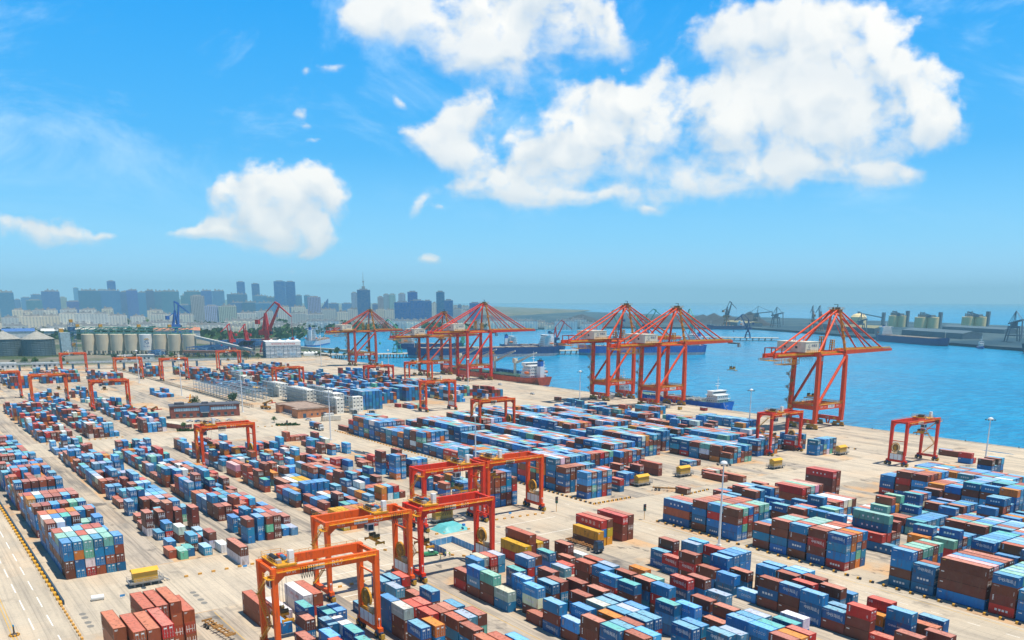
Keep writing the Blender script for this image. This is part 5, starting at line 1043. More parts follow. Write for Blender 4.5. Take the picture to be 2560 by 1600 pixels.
    m=MB(); m.box(-xg-.4,xg+.4,-2.4,2.4,zg-.7,zg+.1,0); m.box(1.2,3.4,2.6,4.6,zg-3.4,zg-.9,1); m.build('trolley_frame',[flat('trolley_dark',(.1,.08,.06)),GREY],tr)
    sp=link('spreader',None,t,(0,ty,0))
    m=MB(); spreader_mesh(m,7.4,zz,0); m.box(-2.2,2.2,-1,1,zz+.9,zz+2.0,0)
    for a in(-1.6,1.6): m.tube((a,-1,zz+2.6),(a,1,zz+2.6),.6,10,1)
    m.build('spreader_beam',[YEL,flat('sheave_dark',(.12,.09,.03))],sp)
    m=MB()
    for a in(-1.8,1.8):
        for b in(-.9,.9): m.tube((a,b,zz+2.4),(a*1.05,b,zg-.6),.05,4,0,cap=False)
    m.build('hoist_rope',ROPE,sp)
    return t
SY=447.0
for no,lab,x,cn,kw in [
 ('009','tall red quay crane standing alone at the right, nearest of the six',-316,'redorange',dict(spr=(7,17.5))),
 ('007','red quay crane above the blue ship stern, front one of the middle pair',-446.2,'redorange',dict(spr=(90,22))),
 ('006','red quay crane at the left of the middle pair, its boom behind its neighbour',-499.3,'redorange',dict(zg=44,apex=71,spr=(10,15))),
 ('005','tall bright red quay crane over the red ship, right of the left three',-694.4,'red',dict(zg=44.5,apex=71.5,spr=(34,24))),
 ('004','dull red quay crane with raised lattice back, middle of the left three',-767.2,'dull',dict(zg=38,apex=62,tip=64,spr=(20,16))),
 ('003','smaller dull red quay crane, leftmost and farthest of the six',-932.2,'dull',dict(zg=38,apex=62.5,tip=66,back=-30,spr=(20,18)))]:
    t=make_sts(no,lab,CR[cn],**kw); t.location=(x,SY,0)

# ------------------------------------------------------------------ ships
def hull(m,L,B,D,T,bow=.14,stern=.06,split=None,sheer=1.2,mats=(0,1)):
    """ship hull along +x (bow at +L/2): stations with flare, waterline colour split at height split"""
    N=22; prof=[]
    for i in range(N+1):
        s=i/N; x=-L/2+L*s
        wl=min(1,(s/stern)**.5 if s<stern else 1,((1-s)/bow)**.62 if s>1-bow else 1) if 0<s<1 else (.0 if s==1 else .35)
        dk=min(1,((1-s)/(bow*.8))**.45 if s>1-bow*.8 else 1,.72+.28*min(1,s/stern)); dk=max(dk,.03)
        up=sheer*max(0,(s-.8)/.2)**1.6+ .5*sheer*max(0,(.1-s)/.1)
        prof.append((x,wl*B/2,dk*B/2,D+up, 3.0*max(0,(s-.94)/.06)))
    zs=split if split is not None else D*.3
    rows=[]
    for x,w,d,top,ov in prof:
        mid=w+(d-w)*.35
        rows.append([(x-ov*0,w*.9,-T),(x+ov*.2,w,0.0),(x+ov*.5,mid,zs),(x+ov,d,top)])
    for side in(1,-1):
        for a,b in zip(rows,rows[1:]):
            for k in range(3):
                q=[(a[k][0],side*a[k][1],a[k][2]),(b[k][0],side*b[k][1],b[k][2]),(b[k+1][0],side*b[k+1][1],b[k+1][2]),(a[k+1][0],side*a[k+1][1],a[k+1][2])]
                m.add(q if side<0 else q[::-1],[(0,1,2,3)],mats[1] if k<2 else mats[0])
    a=rows[0]
    for k in range(3): m.add([(a[k][0],-a[k][1],a[k][2]),(a[k][0],a[k][1],a[k][2]),(a[k+1][0],a[k+1][1],a[k+1][2]),(a[k+1][0],-a[k+1][1],a[k+1][2])],[(3,2,1,0)],mats[1] if k<2 else mats[0])
    return [(r[3][0],r[3][1],r[3][2]) for r in rows]
def deck(m,top,dz,mi):
    for a,b in zip(top,top[1:]): m.quad((a[0],-a[1]+.15,a[2]-dz),(b[0],-b[1]+.15,b[2]-dz),(b[0],b[1]-.15,b[2]-dz),(a[0],a[1]-.15,a[2]-dz),mi)
def bridge(t,x,B,z,lv,L=14,mat=None,funnel=None,fx=-12,name='superstructure',lifeboat=True):
    mat=mat or WHITE
    m=MB()
    for i in range(lv):
        w=B*(.82-.05*i); l=L*(1-.07*i); m.box(x-l/2,x+l/2,-w/2,w/2,z+i*2.8,z+i*2.8+2.5,0); m.box(x-l/2-1,x+l/2+1,-w/2-.9,w/2+.9,z+i*2.8+2.5,z+i*2.8+2.7,0)
        for s in(-1,1):
            n=int(l/2)
            for k in range(n): xx=x-l/2+.8+k*2; m.box(xx,xx+.8,s*w/2-.03,s*w/2+.03,z+i*2.8+1.0,z+i*2.8+1.75,1)
        n=int(w/2)
        for k in range(n):
            for s in(-1,1): yy=-w/2+.7+k*2; m.box(x+s*l/2-.03,x+s*l/2+.03,yy,yy+.8,z+i*2.8+1,z+i*2.8+1.75,1)
        rail(m,(x-l/2-1,-w/2-.8,z+i*2.8+2.7),(x+l/2+1,-w/2-.8,z+i*2.8+2.7),1,2.4,0,.08)
    zt=z+lv*2.8; m.box(x-2,x+3,-B*.5,B*.5,zt,zt+2.6,0); m.box(x+3,x+3.04,-B*.45,B*.45,zt+1.0,zt+2.0,1); m.box(x-2.04,x-2,-B*.45,B*.45,zt+1,zt+2,1); m.box(x-2.5,x+3.5,-B*.52,B*.52,zt+2.6,zt+2.8,0)
    o=m.build(name,[mat,GLASS],t)
    m=MB(); m.tube((x,0,zt+2.8),(x,0,zt+13),.28,6,0,.12); m.bar((x,-2.6,zt+8),(x,2.6,zt+8),.22,.22,0); m.bar((x,-1.6,zt+10.5),(x,1.6,zt+10.5),.18,.18,0); m.box(x-.3,x+1.2,-1.4,1.4,zt+6,zt+6.4,0); m.build('mast',mat,o)
    if funnel:
        m=MB(); m.box(x+fx-3,x+fx+3,-2.3,2.3,z,zt-.5,0); m.box(x+fx-2.4,x+fx+2.4,-1.7,1.7,zt-.5,zt+4.2,1); m.box(x+fx-2.45,x+fx+2.45,-1.75,1.75,zt+4.2,zt+5.2,2)
        for k in(-.8,.8): m.tube((x+fx,k,zt+5.2),(x+fx,k,zt+6.8),.35,8,2)
        m.build('funnel',[mat,funnel,BLACK],t)
    if lifeboat:
        for s in(-1,1):
            m=MB(); m.lathe((0,0,0),[(.2,-3.2),(1.1,-2.4),(1.3,0),(1.1,2.2),(.2,3.2)],10)
            for i,v in enumerate(m.v): m.v[i]=(x-4+v[2],s*(B*.5-.4)+v[0],z+5+v[1])
            m.build('lifeboat',flat('lifeboat_orange',(.7,.16,.02)),t)
    return zt
def hatches(t,x0,x1,B,z,n,mat,gap=5):
    w=(x1-x0)/n
    for i in range(n):
        m=MB(); a=x0+i*w+gap/2; b=x0+(i+1)*w-gap/2; m.box(a,b,-B*.34,B*.34,z,z+1.3); 
        k=int((b-a)/2.5)
        for j in range(k): m.box(a+j*2.5,a+j*2.5+.3,-B*.345,B*.345,z+1.3,z+1.5)
        m.build('hatch_cover',mat,t)
def ropes(p,q,label):
    m=MB(); p=Vector(p);q=Vector(q); N=6
    pts=[p+(q-p)*(i/N)-Vector((0,0,1.2*math.sin(math.pi*i/N))) for i in range(N+1)]
    for a,b in zip(pts,pts[1:]): m.tube(a,b,.09,5,cap=False)
    tag(m.build('mooring_rope',flat('rope_fibre',(.5,.45,.36))),label,'rope')
def place(t,stern,bow):
    s=Vector(stern);b=Vector(bow); c=(s+b)/2; t.location=(c.x,c.y,SEA); t.rotation_euler=(0,0,math.atan2(b.y-s.y,b.x-s.x)); return (b-s).length
REDH=flat('red_hull_paint',(.56,.075,.025),.5); BLUH=flat('blue_hull_paint',(.02,.12,.42),.45); NVH=flat('navy_hull_paint',(.015,.05,.17),.45); BOOT=flat('grey_boot_topping',(.34,.31,.33),.6); BOOTB=flat('blue_boot_topping',(.03,.10,.28),.6)
DECKR=flat('red_deck_paint',(.30,.06,.03),.8); DECKG=flat('green_deck_paint',(.10,.2,.16),.8); DECKB=flat('grey_deck_paint',(.25,.27,.29),.8)
# red ship with cream deck cranes, alongside
t=thing('cargo_ship','red hulled cargo ship with cream deck cranes and blue funnel, at the quay','ship')
L=place(t,(-625,491.5),(-801,491.5)); m=MB(); tp=hull(m,L,24,8.6,6,split=2.2,sheer=2.2); deck(m,tp,1.0,2); m.build('hull',[REDH,BOOTB,DECKR],t)
zt=bridge(t,-L/2+17,23,8.4,4,15,WHITE,flat('funnel_blue',(.02,.14,.5)),-10.5)
hatches(t,-L/2+30,L/2-18,24,8.0,5,DECKG,6)
for k,xx in enumerate((-42,-8,24,56)):
    m=MB(); m.tube((xx,0,7.5),(xx,0,20),1.5,12,0,1.25); m.box(xx-1.7,xx+1.9,-1.7,1.7,20,24.5,0); m.box(xx+1.9,xx+1.95,-1.2,1.2,21,23.5,1)
    c=m.build('deck_crane',[CREAM,GLASS],t); m=MB(); m.bar((xx-1.2,-1.2,20.5),(xx-22,-9,30.5),1.8,2.2,0,1.0,1.1); m.tube((xx-.5,0,24.4),(xx-21.5,-9,30.8),.08,4); m.build('jib',CREAM,c)
m=MB()
for i in range(7):
    for j in range(2): m.box(-40+i*6.4,-34.3+i*6.4,-11+j*2.6,-8.6+j*2.6,9.6,12.1)
m.build('deck_cargo',flat('cargo_blue',(.02,.13,.36)),t)
# blue ship with white lettering
t=thing('cargo_ship','bright blue cargo ship with white lettering and white stern bridge, moored below the quay cranes','ship')
L=place(t,(-411,493),(-500,493)); m=MB(); tp=hull(m,L,17,6.4,4,split=1.0,sheer=1.6,bow=.16); deck(m,tp,.8,2); h=m.build('hull',[flat('bright_blue_hull',(.02,.16,.58),.45),BLUH,DECKG],t)
m=MB(); m.text('BRIN',(25.5,8.56,3.6),(-1,0,0),(0,0,1),4.2,0); m.text('PORT',(-42,8.54,4.2),(-1,0,0),(0,0,1),1.4,0) if False else None
for i in range(3): m.text('信风',( -L/2-.12,1.6-1.6*i,4.4-.9*i),(0,-1,0),(0,0,1),1.2,0) if i==0 else None
m.build('ship_name',WHITE,h)
bridge(t,-L/2+11,15,6.2,2,11,WHITE,None,0,lifeboat=False)
hatches(t,-L/2+22,L/2-12,17,5.8,3,DECKB,4)
m=MB()
for s in(-1,1):
    rail(m,(-L/2+2,s*8,6.3),(L/2-14,s*8,6.3),1.1,2.2,0,.09)
    for i in range(9): m.box(-24+i*6.5,-22.5+i*6.5,s*6.6-.5,s*6.6+.5,5.8,7.4)
m.build('deck_rail',CREAM,t)
t=thing('harbour_tug','small white and blue harbour boat with yellow mast seen through the quay crane legs','boat')
L=place(t,(-505,487),(-530,487)); m=MB(); tp=hull(m,L,9,3.2,3,split=.8,sheer=1.8,bow=.3); deck(m,tp,.5,2); m.build('hull',[BLUH,BOOTB,DECKB],t); bridge(t,-2,8,3,3,9,WHITE,None,0,lifeboat=False)
m=MB(); m.bar((3,-1,12),(1,0,19),.6,.6); m.bar((1,-3,16),(1,3,16),.4,.4); m.build('signal_mast',YEL,t)
ropes((-409.5,486,3.2),(-399,478.6,.4),'mooring rope from the bright blue ship stern down to the quay'); ropes((-630,482,4.5),(-652,478.4,.4),'mooring rope from the red ship stern down to the quay')
# big dark blue bulk carrier at the pier
def bulker(label,stern,bow,B,D,funnel,hullm=NVH,boot=BOOT,split=3.8,lv=5,cr=True,nh=7):
    t=thing('bulk_carrier',label,'ship'); L=place(t,stern,bow); m=MB(); tp=hull(m,L,B,D,8,split=split,sheer=2.5,bow=.12); deck(m,tp,1.0,2); m.build('hull',[hullm,boot,flat('rust_deck',(.26,.12,.07),.85)],t)
    bridge(t,-L/2+18,B*.9,D-.5,lv,13,WHITE,funnel,-9); hatches(t,-L/2+32,L/2-14,B,D-.6,nh,flat('hatch_tan',(.5,.42,.32)),5)
    m=MB(); m.tube((L/2-8,0,D+1),(L/2-8,0,D+13),.4,6); m.bar((L/2-8,-1.5,D+10),(L/2-8,1.5,D+10),.3,.3); m.build('foremast',CREAM,t); return t
WF=rgbmat('funnel_white',(.75,.75,.74)); BF=flat('funnel_blue',(.02,.14,.5))
bulker('long navy bulk carrier with grey waterline band lying at the finger pier',(-992,803),(-1056,592),31,13,WF)
bulker('long blue bulk carrier with blue funnel behind the middle pair of quay cranes',(-884,997),(-973,830),30,13,BF,BLUH)
bulker('dark blue cargo ship behind the leftmost quay crane, beyond the finger pier',(-1262,688),(-1192,766),20,9,WF,NVH,NVH,1,4,nh=4)
bulker('dark cargo ship beyond the finger pier, right of the raised lattice crane',(-1130,800),(-1100,905),22,9,BF,NVH,NVH,1,4,nh=4)
t=bulker('white and blue ship with tall masts beside the red portal cranes',(-1412,598),(-1500,668),22,9,BF,flat('white_hull',(.6,.63,.66)),BLUH,2,7,nh=3)
m=MB()
for x in(-12,4,18): m.tube((x,0,8),(x,0,33),.5,6,0,.2); m.bar((x,-4,27),(x,4,27),.35,.35)
m.build('cargo_mast',WHITE,t)
bulker('dark ship with a white bridge berthed at the far right wharf',(-985,1628),(-795,1528),30,12,BF,NVH,NVH,1,5)
bulker('long black hull at the right edge of the picture by the far wharf',(-622,1440),(-322,1270),34,13,WF,flat('black_hull',(.02,.03,.06)),NVH,1,5)
bulker('distant dark ship lying at the far wharf below the coal heaps',(-1560,1925),(-1640,1860),26,10,WF,NVH,NVH,1,4)
for k,(x,y,l,dx,lab) in enumerate([(-736,1520,32,1,'grey tug with white wheelhouse moving past the far right wharf'),(-1440,1330,40,1,'white ferry on the water behind the middle quay cranes'),(-1290,1120,26,1,'small dark boat on the open water right of the navy bulk carrier')]):
    t=thing('harbour_boat',lab,'boat'); L=place(t,(x,y),(x+dx*l*.6,y-l*.8)); m=MB(); tp=hull(m,L,8,3,2,split=.8,sheer=1.5,bow=.3); deck(m,tp,.5,2); m.build('hull',[BLUH if k!=1 else WF,BOOTB,DECKB],t); bridge(t,-1,7,2.6,2,L*.35,WHITE,None,0,lifeboat=False)
# finger pier with level luffing cranes
m=MB(); a=Vector((-1084,500));b=Vector((-968,880)); d=(b-a).normalized(); nr=Vector((-d.y,d.x))
# deck on piles
def pier(label,a,b,w,z=2.2,step=9):
    d=(b-a).normalized(); nr=Vector((-d.y,d.x)); m=MB(); p=[a,b,b+nr*w,a+nr*w]
    m.prism([(q.x,q.y) for q in p],z-1.1,z,0); L=(b-a).length
    for i in range(int(L/step)):
        for s in(.6,w-.6):
            c=a+d*(i*step+2)+nr*s; m.box(c.x-.6,c.x+.6,c.y-.6,c.y+.6,SEA-2,z-1.1,0)
        c=a+d*(i*step+2)-nr*.3; m.box(c.x-.25,c.x+.25,c.y-.25,c.y+.25,z-3,z+.4,1)
    tag(m.build('pier',[flat('pier_concrete',(.5,.47,.4)),DARK]),label,'pier')
pier('pale concrete finger pier on piles behind the left quay cranes',Vector((-1092,490)),Vector((-968,900)),24)
pier('narrow pale causeway between the dock basin and the left quay crane',Vector((-1190,470)),Vector((-1092,500)),16,2.6)
pier('long low pale pier carrying the green portal cranes behind the middle quay cranes',Vector((-1400,1175)),Vector((-1085,1440)),34,2.0,12)
def luffer(label,x,y,s,rz,cm,cj,jib=1.0,cat='portal crane'):
    t=thing('portal_crane',label,cat,(x,y,2),rz,'level luffing cranes round the harbour'); t.scale=(s,s,s)
    m=MB()
    for a in(-5,5):
        for b in(-5,5): m.bar((a,b,0),(a*.55,b*.55,11),1.1,1.1)
        m.bar((a,-5,1),(a,5,1),1,1.2); m.bar((-5,a,6),(5,a,6),.7,.9)
    m.box(-3.6,3.6,-3.6,3.6,11,12.5); m.build('portal',cm,t)
    m=MB(); m.tube((0,0,12.5),(0,0,16),2.2,12); m.box(-7,4,-2.6,2.6,16,20.5); m.box(4,6.4,-1.6,1.4,16.6,19.6,1); m.build('slewing_house',[cm,GLASS],t)
    m=MB(); 
    for k in(-1.5,1.5): m.bar((-3,k,20.5),(0,k*.4,36),1.4,1.4); m.bar((2,k,20.5),(0,k*.4,36),1.4,1.4); m.bar((-1.5,k,28),(1,k,28),.4,.4)
    m.build('tower_frame',cj,t)
    ex,ez=20*jib,44
    m=MB()
    for k in(-1.2,1.2): m.bar((2.5,k,19.5),(ex,k*.3,ez),1.2,1.9,0,.9,1.1)
    for i in range(1,7): q=i/7; m.bar((2.5+(ex-2.5)*q,-1.2+.8*q,19.5+(ez-19.5)*q),(2.5+(ex-2.5)*q,1.2-.8*q,19.5+(ez-19.5)*q),.3,.3)
    m.build('jib',cj,t)
    m=MB(); m.bar((ex-5,0,ez+2.2),(ex+12,0,ez-11),1.1,1.5,0,.7,.9); m.bar((ex-5,0,ez+2.2),(ex,0,ez),1,1); m.bar((0,0,36),(ex-5,0,ez+2.2),.8,.8); m.tube((ex+12,0,ez-11),(ex+12,0,ez-30),.12,4); m.box(ex+11,ex+13,-1,1,ez-33,ez-30); m.build('fly_jib',cj,t)
    m=MB(); m.bar((0,0,34),(-8.5,0,29),.6,.7); m.box(-11,-7.5,-1.8,1.8,26,30); m.build('counterweight',cm,t)
    return t
TEAL=flat('crane_teal',(.06,.32,.26)); REDC=flat('crane_scarlet',(.6,.025,.025)); NAVC=flat('crane_navy',(.02,.07,.2)); GRC=flat('crane_green',(.10,.38,.22)); GRYC=flat('crane_grey_blue',(.1,.16,.22))
luffer('teal and green portal crane on the pier right of the leftmost quay crane',-1082,588,1.0,R(200),TEAL,GRC)
luffer('red and navy portal crane over the navy bulk carrier',-1003,808,.95,R(60),NAVC,REDC,.7)
luffer('teal portal crane half hidden by the raised lattice quay crane',-1052,678,.8,R(120),TEAL,GRC,.8)
for i,(x,y,s,r,lab) in enumerate([(-1330,1240,1.15,200,'blue-green portal crane far behind the middle pair, leftmost of the group'),(-1300,1262,1.1,150,'green portal crane far behind the middle pair, second of the group'),(-1287,1275,1.2,30,'tall dark green portal crane far behind the middle pair, third of the group'),(-1222,1340,1.2,160,'green portal crane seen between the two middle quay crane tops'),(-1130,1400,1.0,210,'dark portal crane behind the right one of the middle pair')]): luffer(lab,x,y,s,R(r),NAVC if i%2==0 else TEAL,GRC if i!=4 else NAVC,.8)
for i,(x,y,r,lab) in enumerate([(-1204,447,35,'red portal crane with its jib bent down to the right, behind the white building'),(-1222,424,-60,'red portal crane left of the bent-jib one, behind the white building'),(-1240,408,-80,'red portal crane with upright jib, leftmost of three behind the white building')]): luffer(lab,x,y,1.5 if i==0 else .85,R(r),REDC,REDC,.8 if i==0 else .3)
for i,(x,y,s,r,lab) in enumerate([(-1660,1960,1.5,0,'slim far portal crane at the left end of the coal quay'),(-1310,1865,1.3,140,'orange-based far portal crane left of the domed silo'),(-1275,1845,1.3,150,'far portal crane just left of the domed silo')]): luffer(lab,x,y,s,R(r),flat('far_orange',(.45,.18,.06)),GRYC,.5)
luffer('tall blue harbour crane standing behind the concrete silos',-1560,420,1.5,R(100),flat('crane_blue',(.02,.12,.45)),flat('crane_blue',(.02,.12,.45)),.25)
def unloader(label,x,y,s,rz):
    t=thing('ship_unloader',label,'ship unloader',(x,y,2),rz,'ship unloaders at the far wharf'); t.scale=(s,)*3
    m=MB()
    for a in(-7,7):
        for b in(-9,9): m.bar((a,b,0),(a*.8,b*.7,20),1.4,1.4)
        m.bar((a,-9,9),(a,9,9),1,1.2)
    m.box(-6,6,-7,7,20,23); m.build('portal',GRYC,t)
    m=MB(); m.box(-5,4,-4,4,23,29); m.build('machine_house',GRYC,t)
    m=MB()
    for k in(-1.5,1.5): m.bar((-24,k,26),(38,k,33),1.2,2); m.bar((0,k,27),(2,0,46),.9,.9); m.bar((2,0,46),(34,k,33),.5,.5); m.bar((2,0,46),(-22,k,27),.5,.5)
    m.build('boom',GRYC,t); m=MB(); m.bar((37,0,34),(43,0,6),1.6,1.6); m.build('chain_arm',GRYC,t); return t
for i,(x,y,s,r,lab) in enumerate([(-760,1690,1.2,-50,'dark grab unloader with lattice boom at the far right wharf'),(-640,1630,1.25,-40,'dark grab unloader at the right edge of the far wharf'),(-1690,2130,1.2,20,'far dark unloader standing on the coal quay, left one'),(-1530,2010,1.2,-30,'far dark unloader standing on the coal quay, right one'),(-1120,1770,1.0,-40,'dark cargo gantry between the twin cream silos and the white-bridged ship')]): unloader(lab,x,y,s,R(r))
# far silos
TAN=flat('silo_tan',(.88,.68,.32),.8,var=.12)
def bigsilo(label,x,y,r,h,n=1,dome=False,d=(1,0)):
    t=thing('storage_silo',label,'silo',(x,y,1),0,'storage silos on the far shore')
    for i in range(n):
        m=MB(); c=(d[0]*i*2.02*r,d[1]*i*2.02*r,0)
        m.lathe(c,[(r,0),(r,h)]+([(r*.72,h+r*.3),(r*.3,h+r*.46)] if dome else [(r*.97,h+.6),(r*.9,h+.6)]),28); m.build('silo_shell',TAN,t)
    m=MB(); q=(d[0]*(n-1)*2.02*r,d[1]*(n-1)*2.02*r); m.box(-3,q[0]+3,-3+min(0,q[1]),3+max(0,q[1]),h+(r*.46 if dome else .6),h+(r*.46 if dome else .6)+6)
    for k in range(4): m.box(-8+k*5,-6+k*5,-2,2,h+1,h+9+(k%2)*5)
    m.build('headhouse',GRYC,t)
    m=MB(); m.bar((0,0,h+12),(r*2.6,r*1.6,h-2),2,3); m.box(r*2.6-4,r*2.6+4,r*1.6-4,r*1.6+4,0,h+14); m.build('conveyor_gallery',GRYC,t)
bigsilo('domed tan silo right behind the nearest quay crane mast',-1553,2440,23,24,1,True)
bigsilo('cream silo with flat top, second from left on the far shore',-1384,2345,12,31,2,d=(.8,.6))
bigsilo('pair of cream silos, third group on the far shore',-1280,2305,15.5,29,2,d=(.81,.58))
bigsilo('twin tan silos, rightmost on the far shore',-1130,2260,14.5,33,2,d=(.81,.58))
for i,(x,y,w,d_,h,lab) in enumerate([(-1330,1990,150,40,20,'long dark warehouse on the far shore below the domed silo'),(-1180,1880,170,40,18,'long dark warehouse behind the white-bridged far ship'),(-950,1790,220,40,16,'long olive warehouse roof below the right twin silos'),(-720,1800,160,36,18,'dark warehouse below the right edge unloaders'),(-1700,2080,200,40,14,'long low store along the coal quay'),(-1050,2150,240,30,14,'dark conveyor gallery house behind the cream silos')]):
    t=thing('warehouse',lab,'warehouse',(x,y,1),R(-30)); m=MB(); m.box(-w/2,w/2,-d_/2,d_/2,0,h*.7); m.build('wall',GRYC,t); m=MB(); m.add([(-w/2,-d_/2,h*.7),(w/2,-d_/2,h*.7),(w/2,d_/2,h*.7),(-w/2,d_/2,h*.7),(-w/2,0,h),(w/2,0,h)],[(0,1,5,4),(2,3,4,5),(0,4,3),(1,2,5)]); m.build('roof',flat('far_roof_%d'%(i%3),((.06,.11,.16),(.30,.28,.14),(.10,.16,.2))[i%3]),t)
# coal heaps
COAL=flat('coal',(.035,.045,.06),.95)
def heap(label,x,y,l,w,h,rz,k):
    r=random.Random(k); m=MB(); N=26
    def P(i,j):
        s=i/N; q=j/6; prof=math.sin(math.pi*min(1,max(0,s)))**.35*(.75+.25*math.sin(9*s+k)+r.uniform(-.04,.04)); return (-l/2+l*s,(-.5+q)*w,h*prof*max(0,1-abs(q-.5)*2)**.8)
    g=[[P(i,j) for j in range(7)] for i in range(N+1)]
    for i in range(N):
        for j in range(6): m.quad(g[i][j],g[i+1][j],g[i+1][j+1],g[i][j+1])
    tag(m.build('coal_heap',COAL,None,(x,y,1),rz),label,'coal heap','coal heaps on the far shore')
for k,(x,y,l,w,h,lab) in enumerate([(-2250,2350,380,120,26,'long dark coal heap at the left of the far coal quay'),(-2050,2330,300,110,34,'dark coal heap below the pale far crane'),(-1900,2230,300,110,30,'middle dark coal heap on the far quay'),(-1760,2180,260,110,40,'tall dark coal heap left of the single pole'),(-2450,2100,420,130,22,'low dark coal heap behind the middle pair of quay cranes'),(-2500,1700,520,150,24,'long low dark heap above the navy bulk carrier'),(-2380,1400,420,150,22,'dark heap at the left end of the far shore strip')]): heap(lab,x,y,l,w,h,R(-35),k)
# ------------------------------------------------------------------ silos, warehouses and buildings by the yard
SIL=flat('silo_concrete',(.62,.54,.40),.85,var=.12,scale=.08)
a=Vector((-1326,238));b=Vector((-1240,350))
NS=8; d=(b-a)/(NS-1)
for i in range(NS):
    c=a+d*i; t=thing('concrete_silo',('white concrete silo with a round G emblem, fifth of the row' if i==4 else 'tall cream concrete silo on dark legs, %s of the row from the left'%ordn(i)),'silo',(c.x,c.y,0),0,'concrete silos in a row')
    m=MB(); m.lathe((0,0,0),[(9.0,6.2),(9.0,27.5),(8.6,27.9),(8.0,27.9)],28); sh=m.build('silo_shell',SIL if i!=4 else rgbmat('silo_white',(.72,.72,.7)),t)
    m=MB()
    for k in range(6):
        q=math.pi*k/3; m.box(7.6*math.cos(q)-.9,7.6*math.cos(q)+.9,7.6*math.sin(q)-.9,7.6*math.sin(q)+.9,0,6.2)
    m.lathe((0,0,0),[(9.15,5.4),(9.15,6.6),(8.9,6.6)],28); m.build('silo_base',SIL,t)
    if i==4:
        ang=math.atan2(-c.y,-c.x); m=MB(); rx=Vector((math.sin(ang)*-1,math.cos(ang),0)); o=Vector((math.cos(ang)*9.25,math.sin(ang)*9.25,0))
        m.text('G',(o.x,o.y,18),rx,(0,0,1),9,0); m.text('港口集团',(o.x,o.y,11.5),rx,(0,0,1),2.2,0)
        o2=o+rx*1.5
        m.add([tuple(o2+rx*u+Vector((0,0,v))) for u,v in((-4.6,21.6),(.6,22.6),(2.8,20.2),(.2,21.3),(-3.6,20.6))],[(0,1,2,3,4)],1); m.build('emblem',[rgbmat('emblem_navy',(.05,.12,.3)),rgbmat('emblem_gold',(.6,.34,.03))],sh)
t=thing('silo_gallery','green steel conveyor gallery running along the silo tops','conveyor')
m=MB(); p=Vector((*(a-d*1.2),0));q=Vector((*(b+d*.3),0))
def lat(m,p,q,z,h,w,n,t_=.5):
    p=Vector((p.x,p.y,z));q=Vector((q.x,q.y,z)); dd=(q-p); nn=Vector((-dd.y,dd.x,0)).normalized()*w/2
    for s in(-1,1):
        for k in(0,h): m.bar(p+nn*s+Vector((0,0,k)),q+nn*s+Vector((0,0,k)),t_,t_)
        for i in range(n):
            u=p+dd*(i/n)+nn*s;v=p+dd*((i+1)/n)+nn*s; m.bar(u,v+Vector((0,0,h)),t_*.6,t_*.6); m.bar(u,u+Vector((0,0,h)),t_*.6,t_*.6)
lat(m,p,q,33.5,3.6,4,16,.9); lat(m,p,q,28.6,1.2,3,16,.7); m.bar((p.x,p.y,33.4),(q.x,q.y,33.4),4,.5); m.bar((p.x,p.y,37.3),(q.x,q.y,37.3),4.6,.4); m.build('truss',flat('gallery_green',(.14,.42,.36)),t)
m=MB()
for i in range(17):
    c=p+(q-p)*(i/16); m.bar((c.x,c.y,28),(c.x,c.y,34),1.1,1.1); m.box(c.x-1.2,c.x+1.2,c.y-1.2,c.y+1.2,28,31+(i%3)*.9)
m.build('support_post',flat('gallery_post',(.42,.5,.42)),t)
m=MB()
for i in(1,4,9,13): c=p+(q-p)*(i/16); m.box(c.x-2.2,c.x+2.2,c.y-2.2,c.y+2.2,37,41)
m.build('drive_house',YEL,t)
MET=flat('corrugated_steel',(.13,.19,.22),.5,.4,scale=.03)
for i,(x,y) in enumerate([(-1388,100),(-1364,139.5),(-1340,177)]):
    t=thing('metal_silo',['grey corrugated metal silo with conical roof, cut by the left edge of the picture','grey corrugated metal silo with conical roof, middle of the three','grey corrugated metal silo with conical roof, beside the blue elevator tower'][i],'silo',(x,y,0),0,'corrugated metal silos')
    m=MB(); pr=[]
    for k in range(20): pr+=[(20.4 if k%2 else 20.15,k*1.18)]
    m.lathe((0,0,0),pr,36); m.build('silo_wall',MET,t)
    m=MB(); m.lathe((0,0,0),[(21,22.3),(1.8,32.2),(1.6,33.4),(.2,33.6)],36); m.build('silo_roof',flat('silo_roof_grey',(.34,.33,.29),.6),t)
    m=MB()
    for k in range(24):
        q=2*math.pi*k/24; m.bar((20.5*math.cos(q),20.5*math.sin(q),0),(20.5*math.cos(q),20.5*math.sin(q),22.4),.4,.4)
    m.build('wind_stiffener',MET,t)
t=thing('elevator_tower','blue grey grain elevator tower between the metal and concrete silos','tower',(-1318,210,0))
m=MB(); m.box(-7,7,-9,3,0,31); m.build('wall',flat('elevator_cladding',(.35,.47,.52)),t)
m=MB()
for z in range(0,44,5):
    for s in(-1,1): m.bar((-6,4.5,z),(6,9,z),.4,.4); m.bar((s*6,4,z),(s*6,10,z+5),.35,.35)
for x in(-6,6):
    for y in(4,10): m.bar((x,y,0),(x,y,44),.6,.6)
m.box(-5,5,3,10,33,38); m.build('steel_frame',flat('elevator_blue',(.05,.16,.34)),t); m=MB(); m.box(-3,3,5,9,44,48); m.box(-8,-2,-8,-3,31,36); m.box(2,5,3.4,9,12,17); m.build('drive_house',YEL,t)
